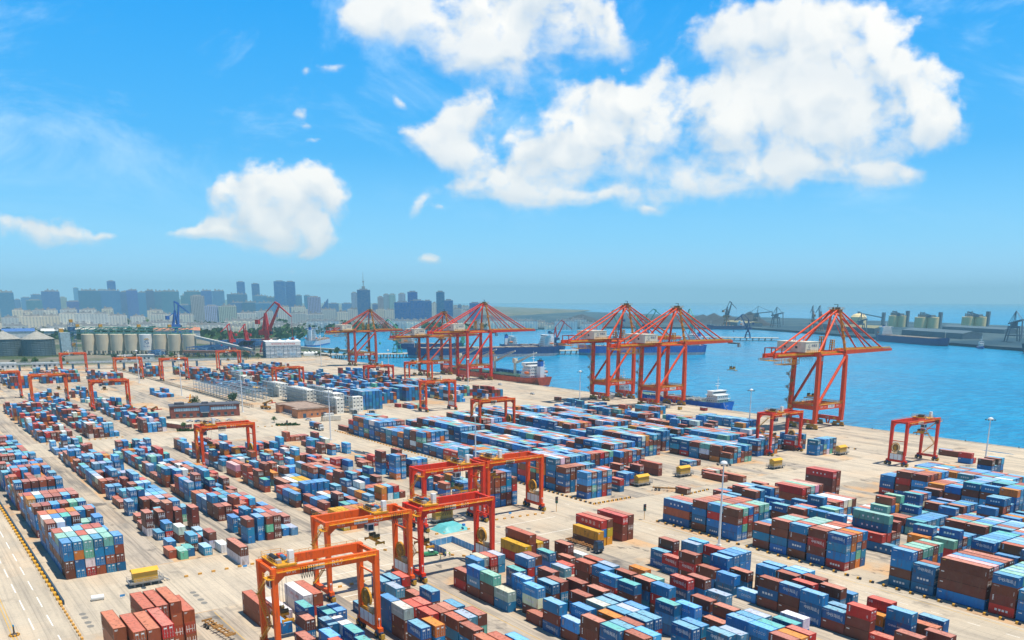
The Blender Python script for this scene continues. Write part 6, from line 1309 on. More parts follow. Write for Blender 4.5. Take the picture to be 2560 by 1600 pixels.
# white building with steel bracing and a red sign
t=thing('industrial_building','white braced industrial building with a red sign along its top','building',(-1114,411,0),math.atan2(43,12))
W=45;DP=42;HH=20.5
m=MB(); m.box(0,W,0,DP,0,HH); m.box(-.2,W+.2,-.2,DP+.2,HH,HH+.5); m.build('wall',rgbmat('white_cladding',(.74,.76,.76)),t)
m=MB()
for i in range(9): x=i*W/8; m.bar((x,-.3,0),(x,-.3,HH-5),.35,.35)
for z in(0,5,10,15): m.bar((0,-.3,z),(W,-.3,z),.35,.35)
for i in range(8):
    x=i*W/8; m.bar((x,-.35,0 if i%2 else 5),(x+W/8,-.35,5 if i%2 else 0),.25,.25); m.bar((x,-.35,10 if i%2 else 15),(x+W/8,-.35,15 if i%2 else 10),.25,.25)
for i in range(6):
    y=i*DP/5; m.bar((-.3,y,0),(-.3,y,HH),.5,.5)
    if i<5:
        for z in(0,6.7,13.4): m.bar((-.35,y,z),(-.35,y+DP/5,z+6.7),.35,.35)
m.build('bracing',flat('bracing_blue',(.12,.22,.32)),t)
m=MB(); m.box(.5,W-.5,-.5,-.1,HH-4.6,HH-.4,0); m.text('绿色智慧港口 建设海洋强国',(W/2,-.54,HH-2.4),(1,0,0),(0,0,1),2.5,1); m.build('sign_board',[WHITE,RUBY],t)
for x0,x1 in((14,22),(30,39)): m=MB(); m.box(x0,x1,-.55,-.45,2,9.5,0); m.box(x0+1,x1-1,-.6,-.55,3,6,1); m.build('poster',[flat('poster_pale',(.5,.6,.68)),flat('poster_mid',(.3,.45,.6))],t)
m=MB()
for i in range(4): x=4+i*11; m.add([(x,0,HH+.5),(x+9,0,HH+.5),(x+4.5,10,HH+3.4),(x,20,HH+.5),(x+9,20,HH+.5)],[(0,1,2),(1,4,2),(4,3,2),(3,0,2)])
m.build('tent_roof',WHITE,t)
t=thing('control_tower','low white tent-roofed shed right of the white braced building','shed',(-1130,480,0),math.atan2(43,12)); m=MB(); m.box(-10,10,-4,4,0,3.2); m.build('wall',WHITE,t); m=MB()
for i in range(4): m.lathe((-7.5+i*5,0,3.2),[(2.6,0),(2.2,1.4),(1.2,2.2),(.1,2.5)],10)
m.build('roof',WHITE,t); t.name='tent_shed'
# conveyors and steelwork
def conveyor(label,p,q,w=5,c=(.5,.52,.5),leg=True):
    t=thing('conveyor_gallery',label,'conveyor'); m=MB(); m.bar(p,q,w,3.2); m.build('gallery',flat('gallery_%d'%int(c[0]*100),c),t); p=Vector(p);q=Vector(q); m=MB()
    n=max(2,int((q-p).length/30))
    for i in range(n+1): a=p+(q-p)*(i/n); m.bar((a.x,a.y,0),(a.x,a.y,a.z-1.5),.9,.9); m.bar((a.x+3,a.y+2,0),(a.x,a.y,a.z-1.5),.6,.6)
    m.build('trestle',flat('trestle_blue',(.05,.14,.28)),t)
conveyor('long pale conveyor sloping down from the concrete silos to the blue steelwork',(-1242,352,26),(-1150,405,9))
conveyor('low brown-roofed conveyor in front of the sloping one',(-1200,330,7),(-1135,395,7),6,(.42,.20,.12))
conveyor('pale causeway gallery behind the leftmost quay crane',(-1230,500,6),(-1085,540,5),5,(.55,.52,.40))
t=thing('steel_structure','blue steel frame tower with sloping roof left of the white braced building','steelwork',(-1170,405,0)); m=MB()
for x in(-9,-3,3,9):
    for y in(-8,0,8): m.bar((x,y,0),(x,y,17+x*.4),.7,.7)
for z in(4,9,14):
    for y in(-8,0,8): m.bar((-9,y,z),(9,y,z+.3),.6,.6)
    for x in(-9,9): m.bar((x,-8,z),(x,8,z),.6,.6)
m.build('frame',flat('steel_deep_blue',(.02,.07,.2)),t); m=MB(); m.bar((-11,0,14),(11,0,21),20,.6,up=(0,0,1)); m.build('roof',flat('steel_deep_blue',(.02,.07,.2)),t)
for j,(x,y,w,d_,h,lab) in enumerate([(-1205,355,26,34,13,'tangle of dark blue pipe racks at the right end of the concrete silos'),(-1290,400,40,60,9,'low blue shipyard frames behind the sloping conveyor'),(-1380,470,60,90,12,'wide blue latticed shipyard staging by the dock basin'),(-1220,300,10,30,9,'dark blue pipe rack before the last concrete silos')]):
    t=thing('pipe_rack',lab,'steelwork',(x,y,0),R(50)); m=MB(); r=random.Random(j)
    nx=max(2,int(w/7));ny=max(2,int(d_/7))
    for i in range(nx+1):
        for k in range(ny+1): m.bar((-w/2+i*w/nx,-d_/2+k*d_/ny,0),(-w/2+i*w/nx,-d_/2+k*d_/ny,h*r.uniform(.6,1.1)),.5,.5)
    for z in(.35,.65,.95):
        for i in range(nx+1): m.bar((-w/2+i*w/nx,-d_/2,h*z),(-w/2+i*w/nx,d_/2,h*z),.5,.5)
        for k in range(ny+1): m.bar((-w/2,-d_/2+k*d_/ny,h*z),(w/2,-d_/2+k*d_/ny,h*z),.5,.5)
    m.build('frame',flat('steel_mid_blue',(.04,.16,.38)),t)
    m=MB()
    for i in range(7): m.box(*(lambda a,b,s:(a-s,a+s,b-s,b+s))(r.uniform(-w/2,w/2),r.uniform(-d_/2,d_/2),r.uniform(1,3)),h*.3,h*r.uniform(.5,.95))
    m.build('vessel',flat('steel_pale_blue',(.16,.32,.5)),t)
# viaduct behind the left yard
t=thing('road_viaduct','long low blue-grey viaduct in front of the silos','viaduct'); m=MB(); P0=Vector((-1085,20));P1=Vector((-1012,345))
m.bar((P0.x,P0.y,7.2),(P1.x,P1.y,7.2),5,1.6); m.build('deck',flat('viaduct_deck',(.40,.45,.48)),t)
m=MB()
for i in range(14): c=P0+(P1-P0)*(i/13); m.box(c.x-1,c.x+1,c.y-1,c.y+1,0,6.4)
m.build('pier_column',flat('viaduct_blue',(.08,.2,.34)),t); m=MB(); rail(m,(P0.x+2.4,P0.y,8),(P1.x+2.4,P1.y,8),1.4,6,0,.2); m.build('parapet',flat('viaduct_rail',(.3,.42,.5)),t)
for j,(x,y,w,d_,h,c,lab) in enumerate([(-1172,262,14,44,6,(.72,.72,.7),'long low white store in front of the concrete silos'),(-1110,92,16,60,6,(.66,.68,.68),'white single-storey store behind the left viaduct'),(-1100,150,12,26,5,(.6,.62,.62),'small white store beside the trees before the metal silos')]):
    t=thing('store_building',lab,'building',(x,y,0),R(-8)); m=MB(); m.box(-w/2,w/2,-d_/2,d_/2,0,h); m.build('wall',flat('store_wall_%d'%j,c),t); m=MB(); m.box(-w/2-.6,w/2+.6,-d_/2-.6,d_/2+.6,h,h+.5); m.build('roof',flat('store_roof',(.55,.55,.52)),t); m=MB()
    for k in range(int(d_/5)): m.box(w/2,w/2+.06,-d_/2+1.2+k*5,-d_/2+3.4+k*5,1.6,3.6)
    m.build('window',GLASS,t)

# ------------------------------------------------------------------ trees
def leafmat(name,c):
    m,t,b=newmat(name,.8,0,.2); oi=t.n('ShaderNodeObjectInfo'); pos=t.n('ShaderNodeNewGeometry').outputs['Position']
    f_=t.noise(pos,.9,3); t.l(t.mix(t.ramp(f_,.3,.7),tuple(v*.6 for v in c),tuple(v*1.35 for v in c)),b.inputs['Base Color']); return m
LEAF=leafmat('broad_leaves',(.045,.10,.022)); LEAF2=leafmat('dark_leaves',(.03,.07,.038)); BARK=flat('bark',(.12,.08,.05),.9)
def treemesh(k,h=9,w=7,n=520,leaf=.75):
    r=random.Random(k); m=MB(); m.tube((0,0,0),(0,0,h*.45),.32,7,0,.2); tips=[]
    for i in range(7):
        a=r.uniform(0,6.28); z=h*r.uniform(.28,.5); q=(math.cos(a)*w*r.uniform(.2,.38),math.sin(a)*w*r.uniform(.2,.38),h*r.uniform(.55,.85)); m.tube((0,0,z),q,.14,5,0,.05); tips.append(q)
    tr=m.mesh('trunk',[BARK]); m=MB()
    cl=[(q[0],q[1],q[2],w*r.uniform(.16,.26)) for q in tips]+[(r.uniform(-.2,.2)*w,r.uniform(-.2,.2)*w,h*r.uniform(.6,.95),w*r.uniform(.14,.24)) for _ in range(6)]
    for i in range(n):
        c=r.choice(cl); d=Vector((r.gauss(0,1),r.gauss(0,1),r.gauss(0,.8))).normalized()*c[3]*r.uniform(.55,1.15)
        p=Vector(c[:3])+d; u=Vector((r.gauss(0,1),r.gauss(0,1),r.gauss(0,1))).normalized(); v=u.orthogonal().normalized(); s=leaf*r.uniform(.6,1.2)
        m.add([p-u*s*.6,p+v*s*.45,p+u*s*.6,p-v*s*.45],[(0,1,2,3)])
    return tr,m.mesh('crown',[LEAF if k%2 else LEAF2])
TM=[treemesh(k) for k in range(4)]
def tree(x,y,s,label,k=None,group='trees round the yard'):
    k=rnd.randrange(4) if k is None else k
    t=thing('tree',label,'tree',(x,y,0),rnd.uniform(0,6),group); t.scale=(s,s,s*rnd.uniform(.85,1.1)); link('trunk',TM[k][0],t); link('crown',TM[k][1],t)
for i,(x,y,s,lab) in enumerate([(-622,176,.95,'round green tree behind the brick office, left one'),(-618,187,.62,'small round tree behind the brick office, middle one'),(-612,199,1.15,'large dark tree behind the right end of the brick office'),(-610,168,.5,'small bush-like tree at the left end of the brick office roof'),(-524,140,.55,'low tree beside the cream-roofed shed'),(-522,195,.5,'green tree at the end of the office forecourt')]): tree(x,y,s,lab)
TR=[(-1160,235),(-1158,247),(-1155,258),(-1150,290),(-1148,300),(-1140,318),(-1135,330),(-1125,60),(-1120,72),(-1126,84),(-1118,120),(-1124,132),(-1120,142),(-1122,160),(-1130,172),(-1120,345),(-1112,356),(-1104,366),(-1096,378),(-1108,385),(-1120,372),(-1102,396),(-1090,470),(-1098,478),(-1088,490),(-1092,500),(-1080,506),(-1130,520)]
for i,(x,y) in enumerate(TR): tree(x,y,rnd.uniform(.7,1.2),'leafy tree in the dark belt along the silo road, %s from the left'%ordn(i),None,'trees along the silo road')
def hedge(label,p,q,w,h,n,k,leaf=.5):
    r=random.Random(k); m=MB(); p=Vector(p);q=Vector(q)
    for i in range(n):
        s=r.random(); c=p+(q-p)*s+Vector((r.uniform(-w,w),r.uniform(-w,w),0)); z=h*r.random()*(.6+.4*math.sin(s*23+k)); u=Vector((r.gauss(0,1),r.gauss(0,1),r.gauss(0,1))).normalized(); v=u.orthogonal(); l=leaf*r.uniform(.6,1.3)
        m.add([(c.x-u.x*l,c.y-u.y*l,z-u.z*l),(c.x+v.x*l,c.y+v.y*l,z+v.z*l),(c.x+u.x*l,c.y+u.y*l,z+u.z*l),(c.x-v.x*l,c.y-v.y*l,z-v.z*l)],[(0,1,2,3)])
    return m.build('hedge',LEAF)
tag(hedge('',(-520,136,0),(-512,150,0),1.2,1.6,420,1),'clipped green hedge round the cream-roofed shed','hedge')
tag(hedge('',(-508,192,0),(-503,203,0),1.3,1.5,420,2),'green shrub bed at the end of the office forecourt','hedge')
o=hedge('',(-2300,-200,0),(-1750,640,0),110,15,5200,3,5.0); o.name='far_woods'; tag(o,'dark wooded belt between the silos and the town','woods',kind='stuff')
o=hedge('',(-3000,200,0),(-1990,930,0),120,16,4200,4,5.0); o.name='far_woods'; tag(o,'dark wooded shore behind the red portal cranes','woods',kind='stuff')
o=hedge('',(-2650,900,0),(-1980,1230,0),90,14,3200,5,5.0); o.name='far_woods'; tag(o,'dark green shore below the city towers','woods',kind='stuff')
o=hedge('',(-1340,-60,0),(-1150,40,0),22,7,900,6,1.6); o.name='shrubbery'; tag(o,'shrubs at the far left behind the viaduct','shrubs',kind='stuff')
# ------------------------------------------------------------------ town
def facade(name,wall,win,fx=3.6,fz=3.2,band=.55,ww=.6):
    m,t,b=newmat(name,.65,0,.4); tc=t.n('ShaderNodeTexCoord'); s=t.n('ShaderNodeSeparateXYZ'); t.l(tc.outputs['Object'],s.inputs[0]); ng=t.n('ShaderNodeNewGeometry')
    sn=t.n('ShaderNodeSeparateXYZ'); vt=t.n('ShaderNodeVectorTransform'); vt.vector_type='NORMAL'; vt.convert_from='WORLD'; vt.convert_to='OBJECT'; t.l(ng.outputs['Normal'],vt.inputs[0]); t.l(vt.outputs[0],sn.inputs[0])
    u=t.math('ADD',t.math('MULTIPLY',s.outputs[0],t.math('ABSOLUTE',sn.outputs[1])),t.math('MULTIPLY',s.outputs[1],t.math('ABSOLUTE',sn.outputs[0])))
    a=t.math('LESS_THAN',t.math('FRACT',t.math('DIVIDE',u,fx)),ww); c=t.math('LESS_THAN',t.math('FRACT',t.math('DIVIDE',s.outputs[2],fz)),band)
    side=t.math('LESS_THAN',sn.outputs[2],.5); k=t.math('MULTIPLY',t.math('MULTIPLY',a,c),side)
    wn=t.n('ShaderNodeTexWhiteNoise'); wn.noise_dimensions='2D'; cb=t.n('ShaderNodeCombineXYZ'); t.l(t.math('FLOOR',t.math('DIVIDE',u,fx)),cb.inputs[0]); t.l(t.math('FLOOR',t.math('DIVIDE',s.outputs[2],fz)),cb.inputs[1]); t.l(cb.outputs[0],wn.inputs[0])
    oi=t.n('ShaderNodeObjectInfo'); wc=t.mix(1.0,wall,oi.outputs['Color'],'MULTIPLY')
    t.l(t.mix(k,wc,t.mix(t.math('MULTIPLY',wn.outputs[0],.5),win,(.3,.36,.4))),b.inputs['Base Color']); return m
FT=[facade('tower_facade_grey_haze',(.13,.30,.48),(.04,.16,.32)),facade('tower_facade_glass_haze',(.04,.22,.50),(.02,.14,.36),4.5,3.6,.7,.8),facade('flat_facade_white',(.80,.78,.70),(.3,.36,.42),6.8,3.0,.45,.4),facade('tower_facade_lines',(.42,.5,.55),(.1,.14,.18),5,3.3,.75,.42)]  # grey and glass towers: blue of distant haze painted into wall and window colours
ROOFM=flat('roof_grey',(.4,.4,.4),.8)
def dirp(px,dist):
    """ground point seen at picture column px, dist metres off along the line of sight"""
    return Vector((px,0,0))
def bld(name,label,cat,x,y,w,d,h,rz,mat,col=(1,1,1),crown=0,spire=0,group='high-rise towers of the far town'):
    t=thing(name,label,cat,(x,y,0),rz,group)
    m=MB(); m.box(-w/2,w/2,-d/2,d/2,0,h)
    if crown==3: m=MB(); m.add([(-w/2,-d/2,0),(w/2,-d/2,0),(w/2,d/2,0),(-w/2,d/2,0),(-w/2,-d/2,h),(w/2,-d/2,h*.45),(w/2,d/2,h*.45),(-w/2,d/2,h)],[(0,3,2,1),(4,5,6,7),(0,1,5,4),(1,2,6,5),(2,3,7,6),(3,0,4,7)])
    if crown==2:
        for k in range(int(w/11)): a=-w/2+k*11; m.box(a,a+5.5,-d/2-2.2,-d/2,0,h-2-(k%2)*3)
    m.build('wall',mat,t,color=col)
    m=MB()
    if crown!=3:
        m.box(-w*.3,w*.3,-d*.25,d*.25,h,h+4.5); m.box(-w/2,w/2,-d/2,-d/2+.8,h,h+1.4)
        if crown==2:
            for k in range(int(w/14)): a=-w/2+3+k*14; m.box(a,a+5,-d*.2,d*.3,h,h+6+(k%3)*1.5)
    else: m.box(-2,2,-2,2,h*.7,h*.8)
    if spire: m.tube((0,0,h+4),(0,0,h+4+spire),1.6,6,0,.2); m.box(-5,5,-5,5,h+4,h+12); m.box(-2.4,2.4,-2.4,2.4,h+spire*.45,h+spire*.55)
    m.build('roof',ROOFM,t); return t
for i,(nm,x,y,w,h,rz,mi,cr,sp,lab) in enumerate(TOWN):
    d=max(14,w*.45) if mi!=2 else 14
    rt=random.Random(i*7+3); c=rt.choice(((1,.98,.92),(.82,.86,.9),(1,.92,.8),(.95,.95,.95),(.7,.76,.82))) if mi==2 else tuple(v*rt.uniform(.8,1.25) for v in (1,1.02,1.06))
    bld(nm,lab,'building',x,y,w,d,h,rz,FT[mi],c,2 if mi==2 else cr,sp,'high-rise towers of the far town' if nm=='tower_block' else 'low white blocks of the far town')
# sheds and stores at the foot of the town
for i,(x,y,w,d_,h,rz,c,lab) in enumerate(SHEDS):
    t=thing('warehouse',lab,'warehouse',(x,y,0),rz,'sheds at the foot of the far town'); m=MB(); m.box(-w/2,w/2,-d_/2,d_/2,0,h*.75); m.build('wall',flat('shed_wall',(.6,.62,.62)),t); m=MB(); m.add([(-w/2-1,-d_/2-1,h*.75),(w/2+1,-d_/2-1,h*.75),(w/2+1,d_/2+1,h*.75),(-w/2-1,d_/2+1,h*.75),(-w/2-1,0,h),(w/2+1,0,h)],[(0,1,5,4),(2,3,4,5),(0,4,3),(1,2,5),(3,2,1,0)]); m.build('roof',flat('shed_roof_%d'%i,c),t)

LB=[]
for i in range(44):
    rt=random.Random(900+i); u=i/43; az=-.941789+(-.53+.62*u); d=rt.uniform(1980,2350) if u<.5 else rt.uniform(2150,2500); LB.append((d*math.sin(az),d*math.cos(az),rt.uniform(34,80),rt.uniform(10,24),az,rt))
for i,(x,y,w_,h_,az,rt) in enumerate(LB):
    t=bld('low_block','small pale low block at the front foot of the town, %s from the left'%ordn(i),'building',x,y,w_,16,h_,-az,FT[2],rt.choice(((1,.95,.86),(.9,.9,.9),(1,.86,.72),(.75,.8,.86))),2,0,'low blocks at the foot of the town')

# ------------------------------------------------------------------ lamps, signals, vehicles, cabins
def lamp(x,y,h,label):
    t=thing('high_mast_lamp',label,'lamp mast',(x,y,0),rnd.uniform(0,1),'high mast lamps'); m=MB(); m.tube((0,0,0),(0,0,h-1),.42,10,0,.17); m.box(-.7,.7,-.7,.7,0,.4); m.build('mast',rgbmat('mast_white',(.72,.74,.75),.4),t)
    m=MB(); m.lathe((0,0,h-1.2),[(.3,0),(1.1,.35),(1.15,.5),(.9,.95),(.15,1.25)],16); m.build('lamp_hood',rgbmat('mast_white',(.7,.7,.7)),t)
    for k in range(8):
        a=k*math.pi/4; m=MB(); m.bar((.9*math.cos(a),.9*math.sin(a),h-1.0),(1.9*math.cos(a),1.9*math.sin(a),h-1.0),.1,.1,1); c=(2.0*math.cos(a),2.0*math.sin(a),h-1.15); m.cbox(c,.55,.55,.35,0); m.build('floodlight',[DARK,GREY],t)
for i,(x,y,h,lab) in enumerate([(-172.7,206.6,27.2,'tall white lamp mast by the right container block, nearest to us'),(-303.5,201.4,28.2,'tall white lamp mast behind the red crane R11'),(-438.3,195.2,29,'tall white lamp mast beside the small blue and maroon group'),(-584.6,196.7,32,'slim grey lamp mast at the right end of the brick office'),(-713.9,192,30,'slim grey lamp mast left of the brick office'),(-845.9,190.6,30,'slim grey lamp mast before the concrete silos'),(-189,410,23.2,'white lamp mast on the apron at far right'),(-330.6,416.2,24.2,'white lamp mast left of the nearest quay crane'),(-490.2,419.1,24.4,'white lamp mast left of the middle pair of quay cranes'),(-649.8,423.9,24.3,'white lamp mast in front of the red cargo ship'),(-955,418,34,'dark slim lamp mast left of the leftmost quay crane'),(-800,424,25,'slim lamp mast below the raised lattice quay crane')]): lamp(x,y,h,lab)
for x,y,lab in[(-237.4,192.8,'traffic light on a post at the crossing, left one'),(-210.2,210.7,'traffic light on a post at the road corner before the tall mast'),(-510,222,'small traffic light before the low brick building'),(-488,190,'small traffic light by the orange kerb behind the small maroon group')]:
    t=thing('traffic_light',lab,'traffic light',(x,y,0),0,'traffic lights'); m=MB(); m.tube((0,0,0),(0,0,3.4),.09,8); m.build('post',YEL,t); m=MB(); m.box(-.25,.25,-.35,.35,3.3,5.6); m.box(.25,.3,-.5,.5,3.2,5.7); m.build('signal_head',flat('signal_dark',(.02,.05,.08)),t)
    for k,c in enumerate(((.25,.02,.02),(.3,.2,.02),(.02,.25,.08))):
        m=MB(); m.tube((.3,0,5.1-k*.7),(.42,0,5.1-k*.7),.2,10); m.build('lens',rgbmat('lens_%d'%k,c,.3),t)
def wheel(m,x,y,r=.5,w=.3,mi=0): m.tube((x,y-w/2,r),(x,y+w/2,r),r,14,mi)
TY=[DARK,GREY]
def truck(label,x,y,rz,cabc,load=None,L=13,chassis_only=False,chc=(.35,.16,.05)):
    t=thing('container_truck' if not chassis_only else 'chassis_trailer',label,'truck' if not chassis_only else 'trailer',(x,y,0),rz)
    m=MB()
    for s in(-.55,.55): m.box(-L/2,L/2,s-.1,s+.1,1.05,1.4)
    for k in range(9): m.box(-L/2+k*L/8-.1,-L/2+k*L/8+.1,-1.15,1.15,1.2,1.42)
    for k in(-L/2+.2,-L/2+6.2,L/2-.3): m.box(k-.15,k+.15,-1.25,1.25,1.2,1.6)
    m.build('chassis',flat('chassis_brown' if chassis_only else 'chassis_rust',chc),t)
    for k in(-L/2+1.2,-L/2+2.5)+((L/2-2.2,) if not chassis_only else ()):
        for s in(-1,1):
            m=MB(); wheel(m,k,s*.95,.52,.5); m.tube((k,s*.95-.26,.52),(k,s*.95+.26,.52),.24,8,1); m.build('tyre',TY,t)
    if not chassis_only:
        m=MB(); X=L/2+.4; m.box(X,X+2.3,-1.22,1.22,.75,1.9,0); m.add([(X,-1.2,1.9),(X+2.3,-1.2,1.9),(X+2.3,1.2,1.9),(X,1.2,1.9),(X+.15,-1.1,3.35),(X+1.9,-1.1,3.35),(X+1.9,1.1,3.35),(X+.15,1.1,3.35)],[(4,5,6,7),(0,1,5,4),(1,2,6,5),(2,3,7,6),(3,0,4,7)],0)
        m.add([(X+2.23,-1.05,2.05),(X+2.23,1.05,2.05),(X+1.97,1.0,3.2),(X+1.97,-1.0,3.2)],[(0,1,2,3)],1); m.box(X+.7,X+1.8,-1.23,-1.15,2.1,2.95,1); m.box(X+2.3,X+2.34,-.9,.9,1.0,1.5,2); m.box(X+.1,X+1.7,-1.0,1.0,3.35,3.75,0)
        for s in(-1,1): m.box(X+2.28,X+2.36,s*.95-.2,s*.95+.2,.95,1.2,3)
        m.build('cab',[flat('cab_%d'%int(cabc[2]*100),cabc,.35),GLASS,BLACK,WHITE],t)
        for k in(L/2+1.6,):
            for s in(-1,1): m=MB(); wheel(m,k,s*.95,.52,.4); m.tube((k,s*.95-.21,.52),(k,s*.95+.21,.52),.24,8,1); m.build('tyre',TY,t)
    return t
truck('dark blue truck with an empty brown trailer, driving along the lane before yellow containers',-196.8,170.2,0,(.015,.05,.11))
truck('white truck carrying blue and maroon boxes on the middle road',-481,205,R(0),(.6,.62,.62))
for i,(x,y,c,lab) in enumerate([(-484.5,205,'B','blue short box on the white truck, front one'),(-478,205,'M','maroon short box on the white truck, rear one')]):
    o=link('shipping_container',cm('b',6.058,2.591,'head'),None,(x,y,1.5),0,PAL[c]); link('roof',cm('r',6.058,2.591),o,(0,0,0),0,ROOF[c][0]); tag(o,lab,'shipping container')
truck('empty rusty brown chassis trailer parked beside the rust-brown pile',-191.8,55.2,R(7),(.5,.5,.5),chassis_only=True,chc=(.42,.22,.06))
truck('empty trailer with orange frame by the far edge of the bare bay',-238,252,R(40),(.5,.03,.02),chassis_only=True,chc=(.5,.04,.02))
def car(label,x,y,rz,c,L=4.4,pick=False,cat='car',roofc=None):
    t=thing('pickup_truck' if pick else 'parked_car',label,'pickup' if pick else cat,(x,y,0),rz,None if pick else 'cars parked by the offices')
    m=MB(); w=.88; prof=[(-L/2,.45),(L/2,.45),(L/2,.85),(L/2-.9,1.0),(L/2-1.6,1.5),(-L/2+1.0,1.5),(-L/2+.2,1.0),(-L/2,.9)]
    if pick: prof=[(-L/2,.45),(L/2,.45),(L/2,.95),(L/2-1.0,1.15),(L/2-1.5,1.8),(-.2,1.8),(-.3,1.1),(-L/2,1.1)]
    n=len(prof); m.add([(a,-w,b) for a,b in prof]+[(a,w,b) for a,b in prof],[tuple(range(n)),tuple(range(2*n-1,n-1,-1))]+[((i+1)%n,i,n+i,n+(i+1)%n) for i in range(n)],0); m.build('body',flat('carpaint_%d'%int(sum(c)*100),c,.3,var=.05),t)
    m=MB()
    a,b=prof[3],prof[4]
    m.add([(a[0]-.1,-w*.85,a[1]+.08),(a[0]-.1,w*.85,a[1]+.08),(b[0]+.05,w*.8,b[1]-.06),(b[0]+.05,-w*.8,b[1]-.06)],[(0,1,2,3)])
    for s in(-1,1): m.box(prof[5][0]+.25,prof[4][0]-.1,s*w-.01*1,s*w+.012,1.02 if not pick else 1.2,prof[4][1]-.08)
    for i,v in enumerate(m.v[:4]): m.v[i]=(v[0]+.04,v[1],v[2]+.03)
    m.build('window',GLASS,t)
    for k in(-L/2+.8,L/2-.85):
        for s in(-1,1): m=MB(); wheel(m,k,s*.8,.33,.2); m.build('tyre',DARK,t)
    if pick:
        m=MB(); m.box(-L/2+.05,-.4,-.8,.8,1.1,1.25,0); m.box(-.1,L/2-1.5,-.84,.84,1.8,1.84,1); m.build('cargo_bed',[flat('bed_green',(.05,.3,.14)),WHITE],t)
    return t
car('green and white pickup parked beside the blue hoarding and the three workers',-216.4,126.6,R(75),(.05,.28,.14),5.2,True)
for i,(x,y,rz,c,lab) in enumerate([(-556,153,90,(.7,.72,.74),'white car in front of the brick office, left one'),(-552,157,90,(.12,.2,.3),'dark blue car in front of the brick office'),(-549,168,80,(.7,.7,.7),'white car behind the top of gantry crane R21'),(-547,175,80,(.65,.67,.7),'silver car parked right of the white one behind crane R21'),(-520,217,60,(.7,.7,.7),'white van-like car beside the low brick building'),(-640,452,0,(.6,.62,.65),'small white car on the quay before the red ship'),(-430,442,10,(.05,.06,.08),'dark car on the apron before the middle pair of quay cranes'),(-560,428,0,(.5,.5,.5),'grey car on the apron left of the middle pair'),(-380,440,0,(.5,.06,.03),'red small car on the apron right of the middle pair')]): car(lab,x,y,R(rz),c)
def stacker(label,x,y,rz,c):
    t=thing('reach_stacker',label,'reach stacker',(x,y,0),rz); m=MB(); m.box(-3.6,3.2,-1.4,1.4,.9,2.1); m.box(-4.4,-3.2,-1.5,1.5,.7,2.3); m.box(-1.6,.2,-.7,.7,2.1,3.9,1); m.build('body',[c,GLASS],t)
    m=MB(); m.bar((-3.2,0,3.6),(6.6,0,6.6),.8,1.1); m.bar((-.5,0,2.1),(1.8,0,4.9),.4,.4); m.build('lift_boom',c,t); m=MB(); m.bar((6.6,0,6.4),(6.6,0,5.0),.7,.7); m.box(6.1,7.1,-3,3,4.5,5.0); m.build('lifting_frame',flat('stacker_red',(.5,.05,.02)),t)
    for k in(-2.6,2.2):
        for s in(-1,1): m=MB(); wheel(m,k,s*1.5,.85,.7); m.tube((k,s*1.5-.36,.85),(k,s*1.5+.36,.85),.4,8,1); m.build('tyre',[DARK,YEL],t)
for x,y,rz,lab in[(-592,216,20,'yellow reach stacker with red lifting frame beside the low brick building'),(-649,180,160,'yellow and white forklift left of the brick office trees'),(-600,142,10,'yellow machine parked left of the brick office, front one'),(-606,136,15,'yellow machine parked left of the brick office, rear one'),(-612,130,5,'yellow machine with red boom left of the brick office')]: stacker(lab,x,y,R(rz),flat('stacker_yellow',(.6,.27,.015)))
# yellow cabins on grey steel platforms
def cabin(label,x,y,L=7.0,rz=R(90)):
    t=thing('substation_cabin',label,'cabin',(x,y,0),rz,'yellow substation cabins')
    m=MB(); m.box(-L/2,L/2,-1.3,1.3,1.3,4.0); 
    for k in range(int(L/.7)): m.box(-L/2+.2+k*.7,-L/2+.32+k*.7,1.3,1.34,1.4,3.9); m.box(-L/2+.2+k*.7,-L/2+.32+k*.7,-1.34,-1.3,1.4,3.9)
    m.build('wall',flat('cabin_yellow',(.62,.36,.05),var=.1),t)
    m=MB(); m.add([(-L/2-.35,-1.65,3.95),(L/2+.35,-1.65,3.95),(L/2+.35,1.65,3.95),(-L/2-.35,1.65,3.95),(-L/2-.35,-.1,4.75),(L/2+.35,-.1,4.75),(L/2+.35,.1,4.75),(-L/2-.35,.1,4.75)],[(0,3,2,1),(4,5,6,7),(0,1,5,4),(1,2,6,5),(2,3,7,6),(3,0,4,7)]); m.build('roof',flat('cabin_roof',(.72,.40,.02),var=.08),t)
    m=MB(); m.box(-L/2-1.3,L/2+1.3,-2.2,2.2,1.0,1.28)
    for k in(-L/2,-L/6,L/6,L/2):
        for s in(-1.6,1.6): m.box(k-.2,k+.2,s-.2,s+.2,0,1.0)
    m.build('platform',flat('platform_grey',(.22,.22,.22)),t); m=MB()
    for s in(-1,1): rail(m,(-L/2-1.2,s*2.1,1.28),(L/2+1.2,s*2.1,1.28),1.0,1.6,0,.06); rail(m,(s*(L/2+1.2),-2.1,1.28),(s*(L/2+1.2),2.1,1.28),1.0,1.4,0,.06)
    stair(m,(L/2+1.5,0,1.2),(L/2+3.2,0,.1),.9,0,(0,1,0)); m.build('handrail',GREY,t)
for x,y,L,lab in[(-238.6,50.2,6.2,'yellow cabin on a railed platform behind the rust-brown pile'),(-249.5,151.5,7,'yellow cabin behind the turquoise sheeted heap'),(-252.6,250.8,6.2,'yellow cabin in the bare bay before the small blue stacks'),(-255.8,279.3,6.2,'yellow cabin beside the two long maroon containers'),(-247.6,384.6,5.6,'yellow cabin on the apron next to the large black and yellow blocks'),(-243.6,327.6,6,'yellow cabin at the foot of the gantry crane by the long brown container'),(-706,250,5,'yellow cabin at the edge of the refrigerated racks')]: cabin(lab,x,y,L)
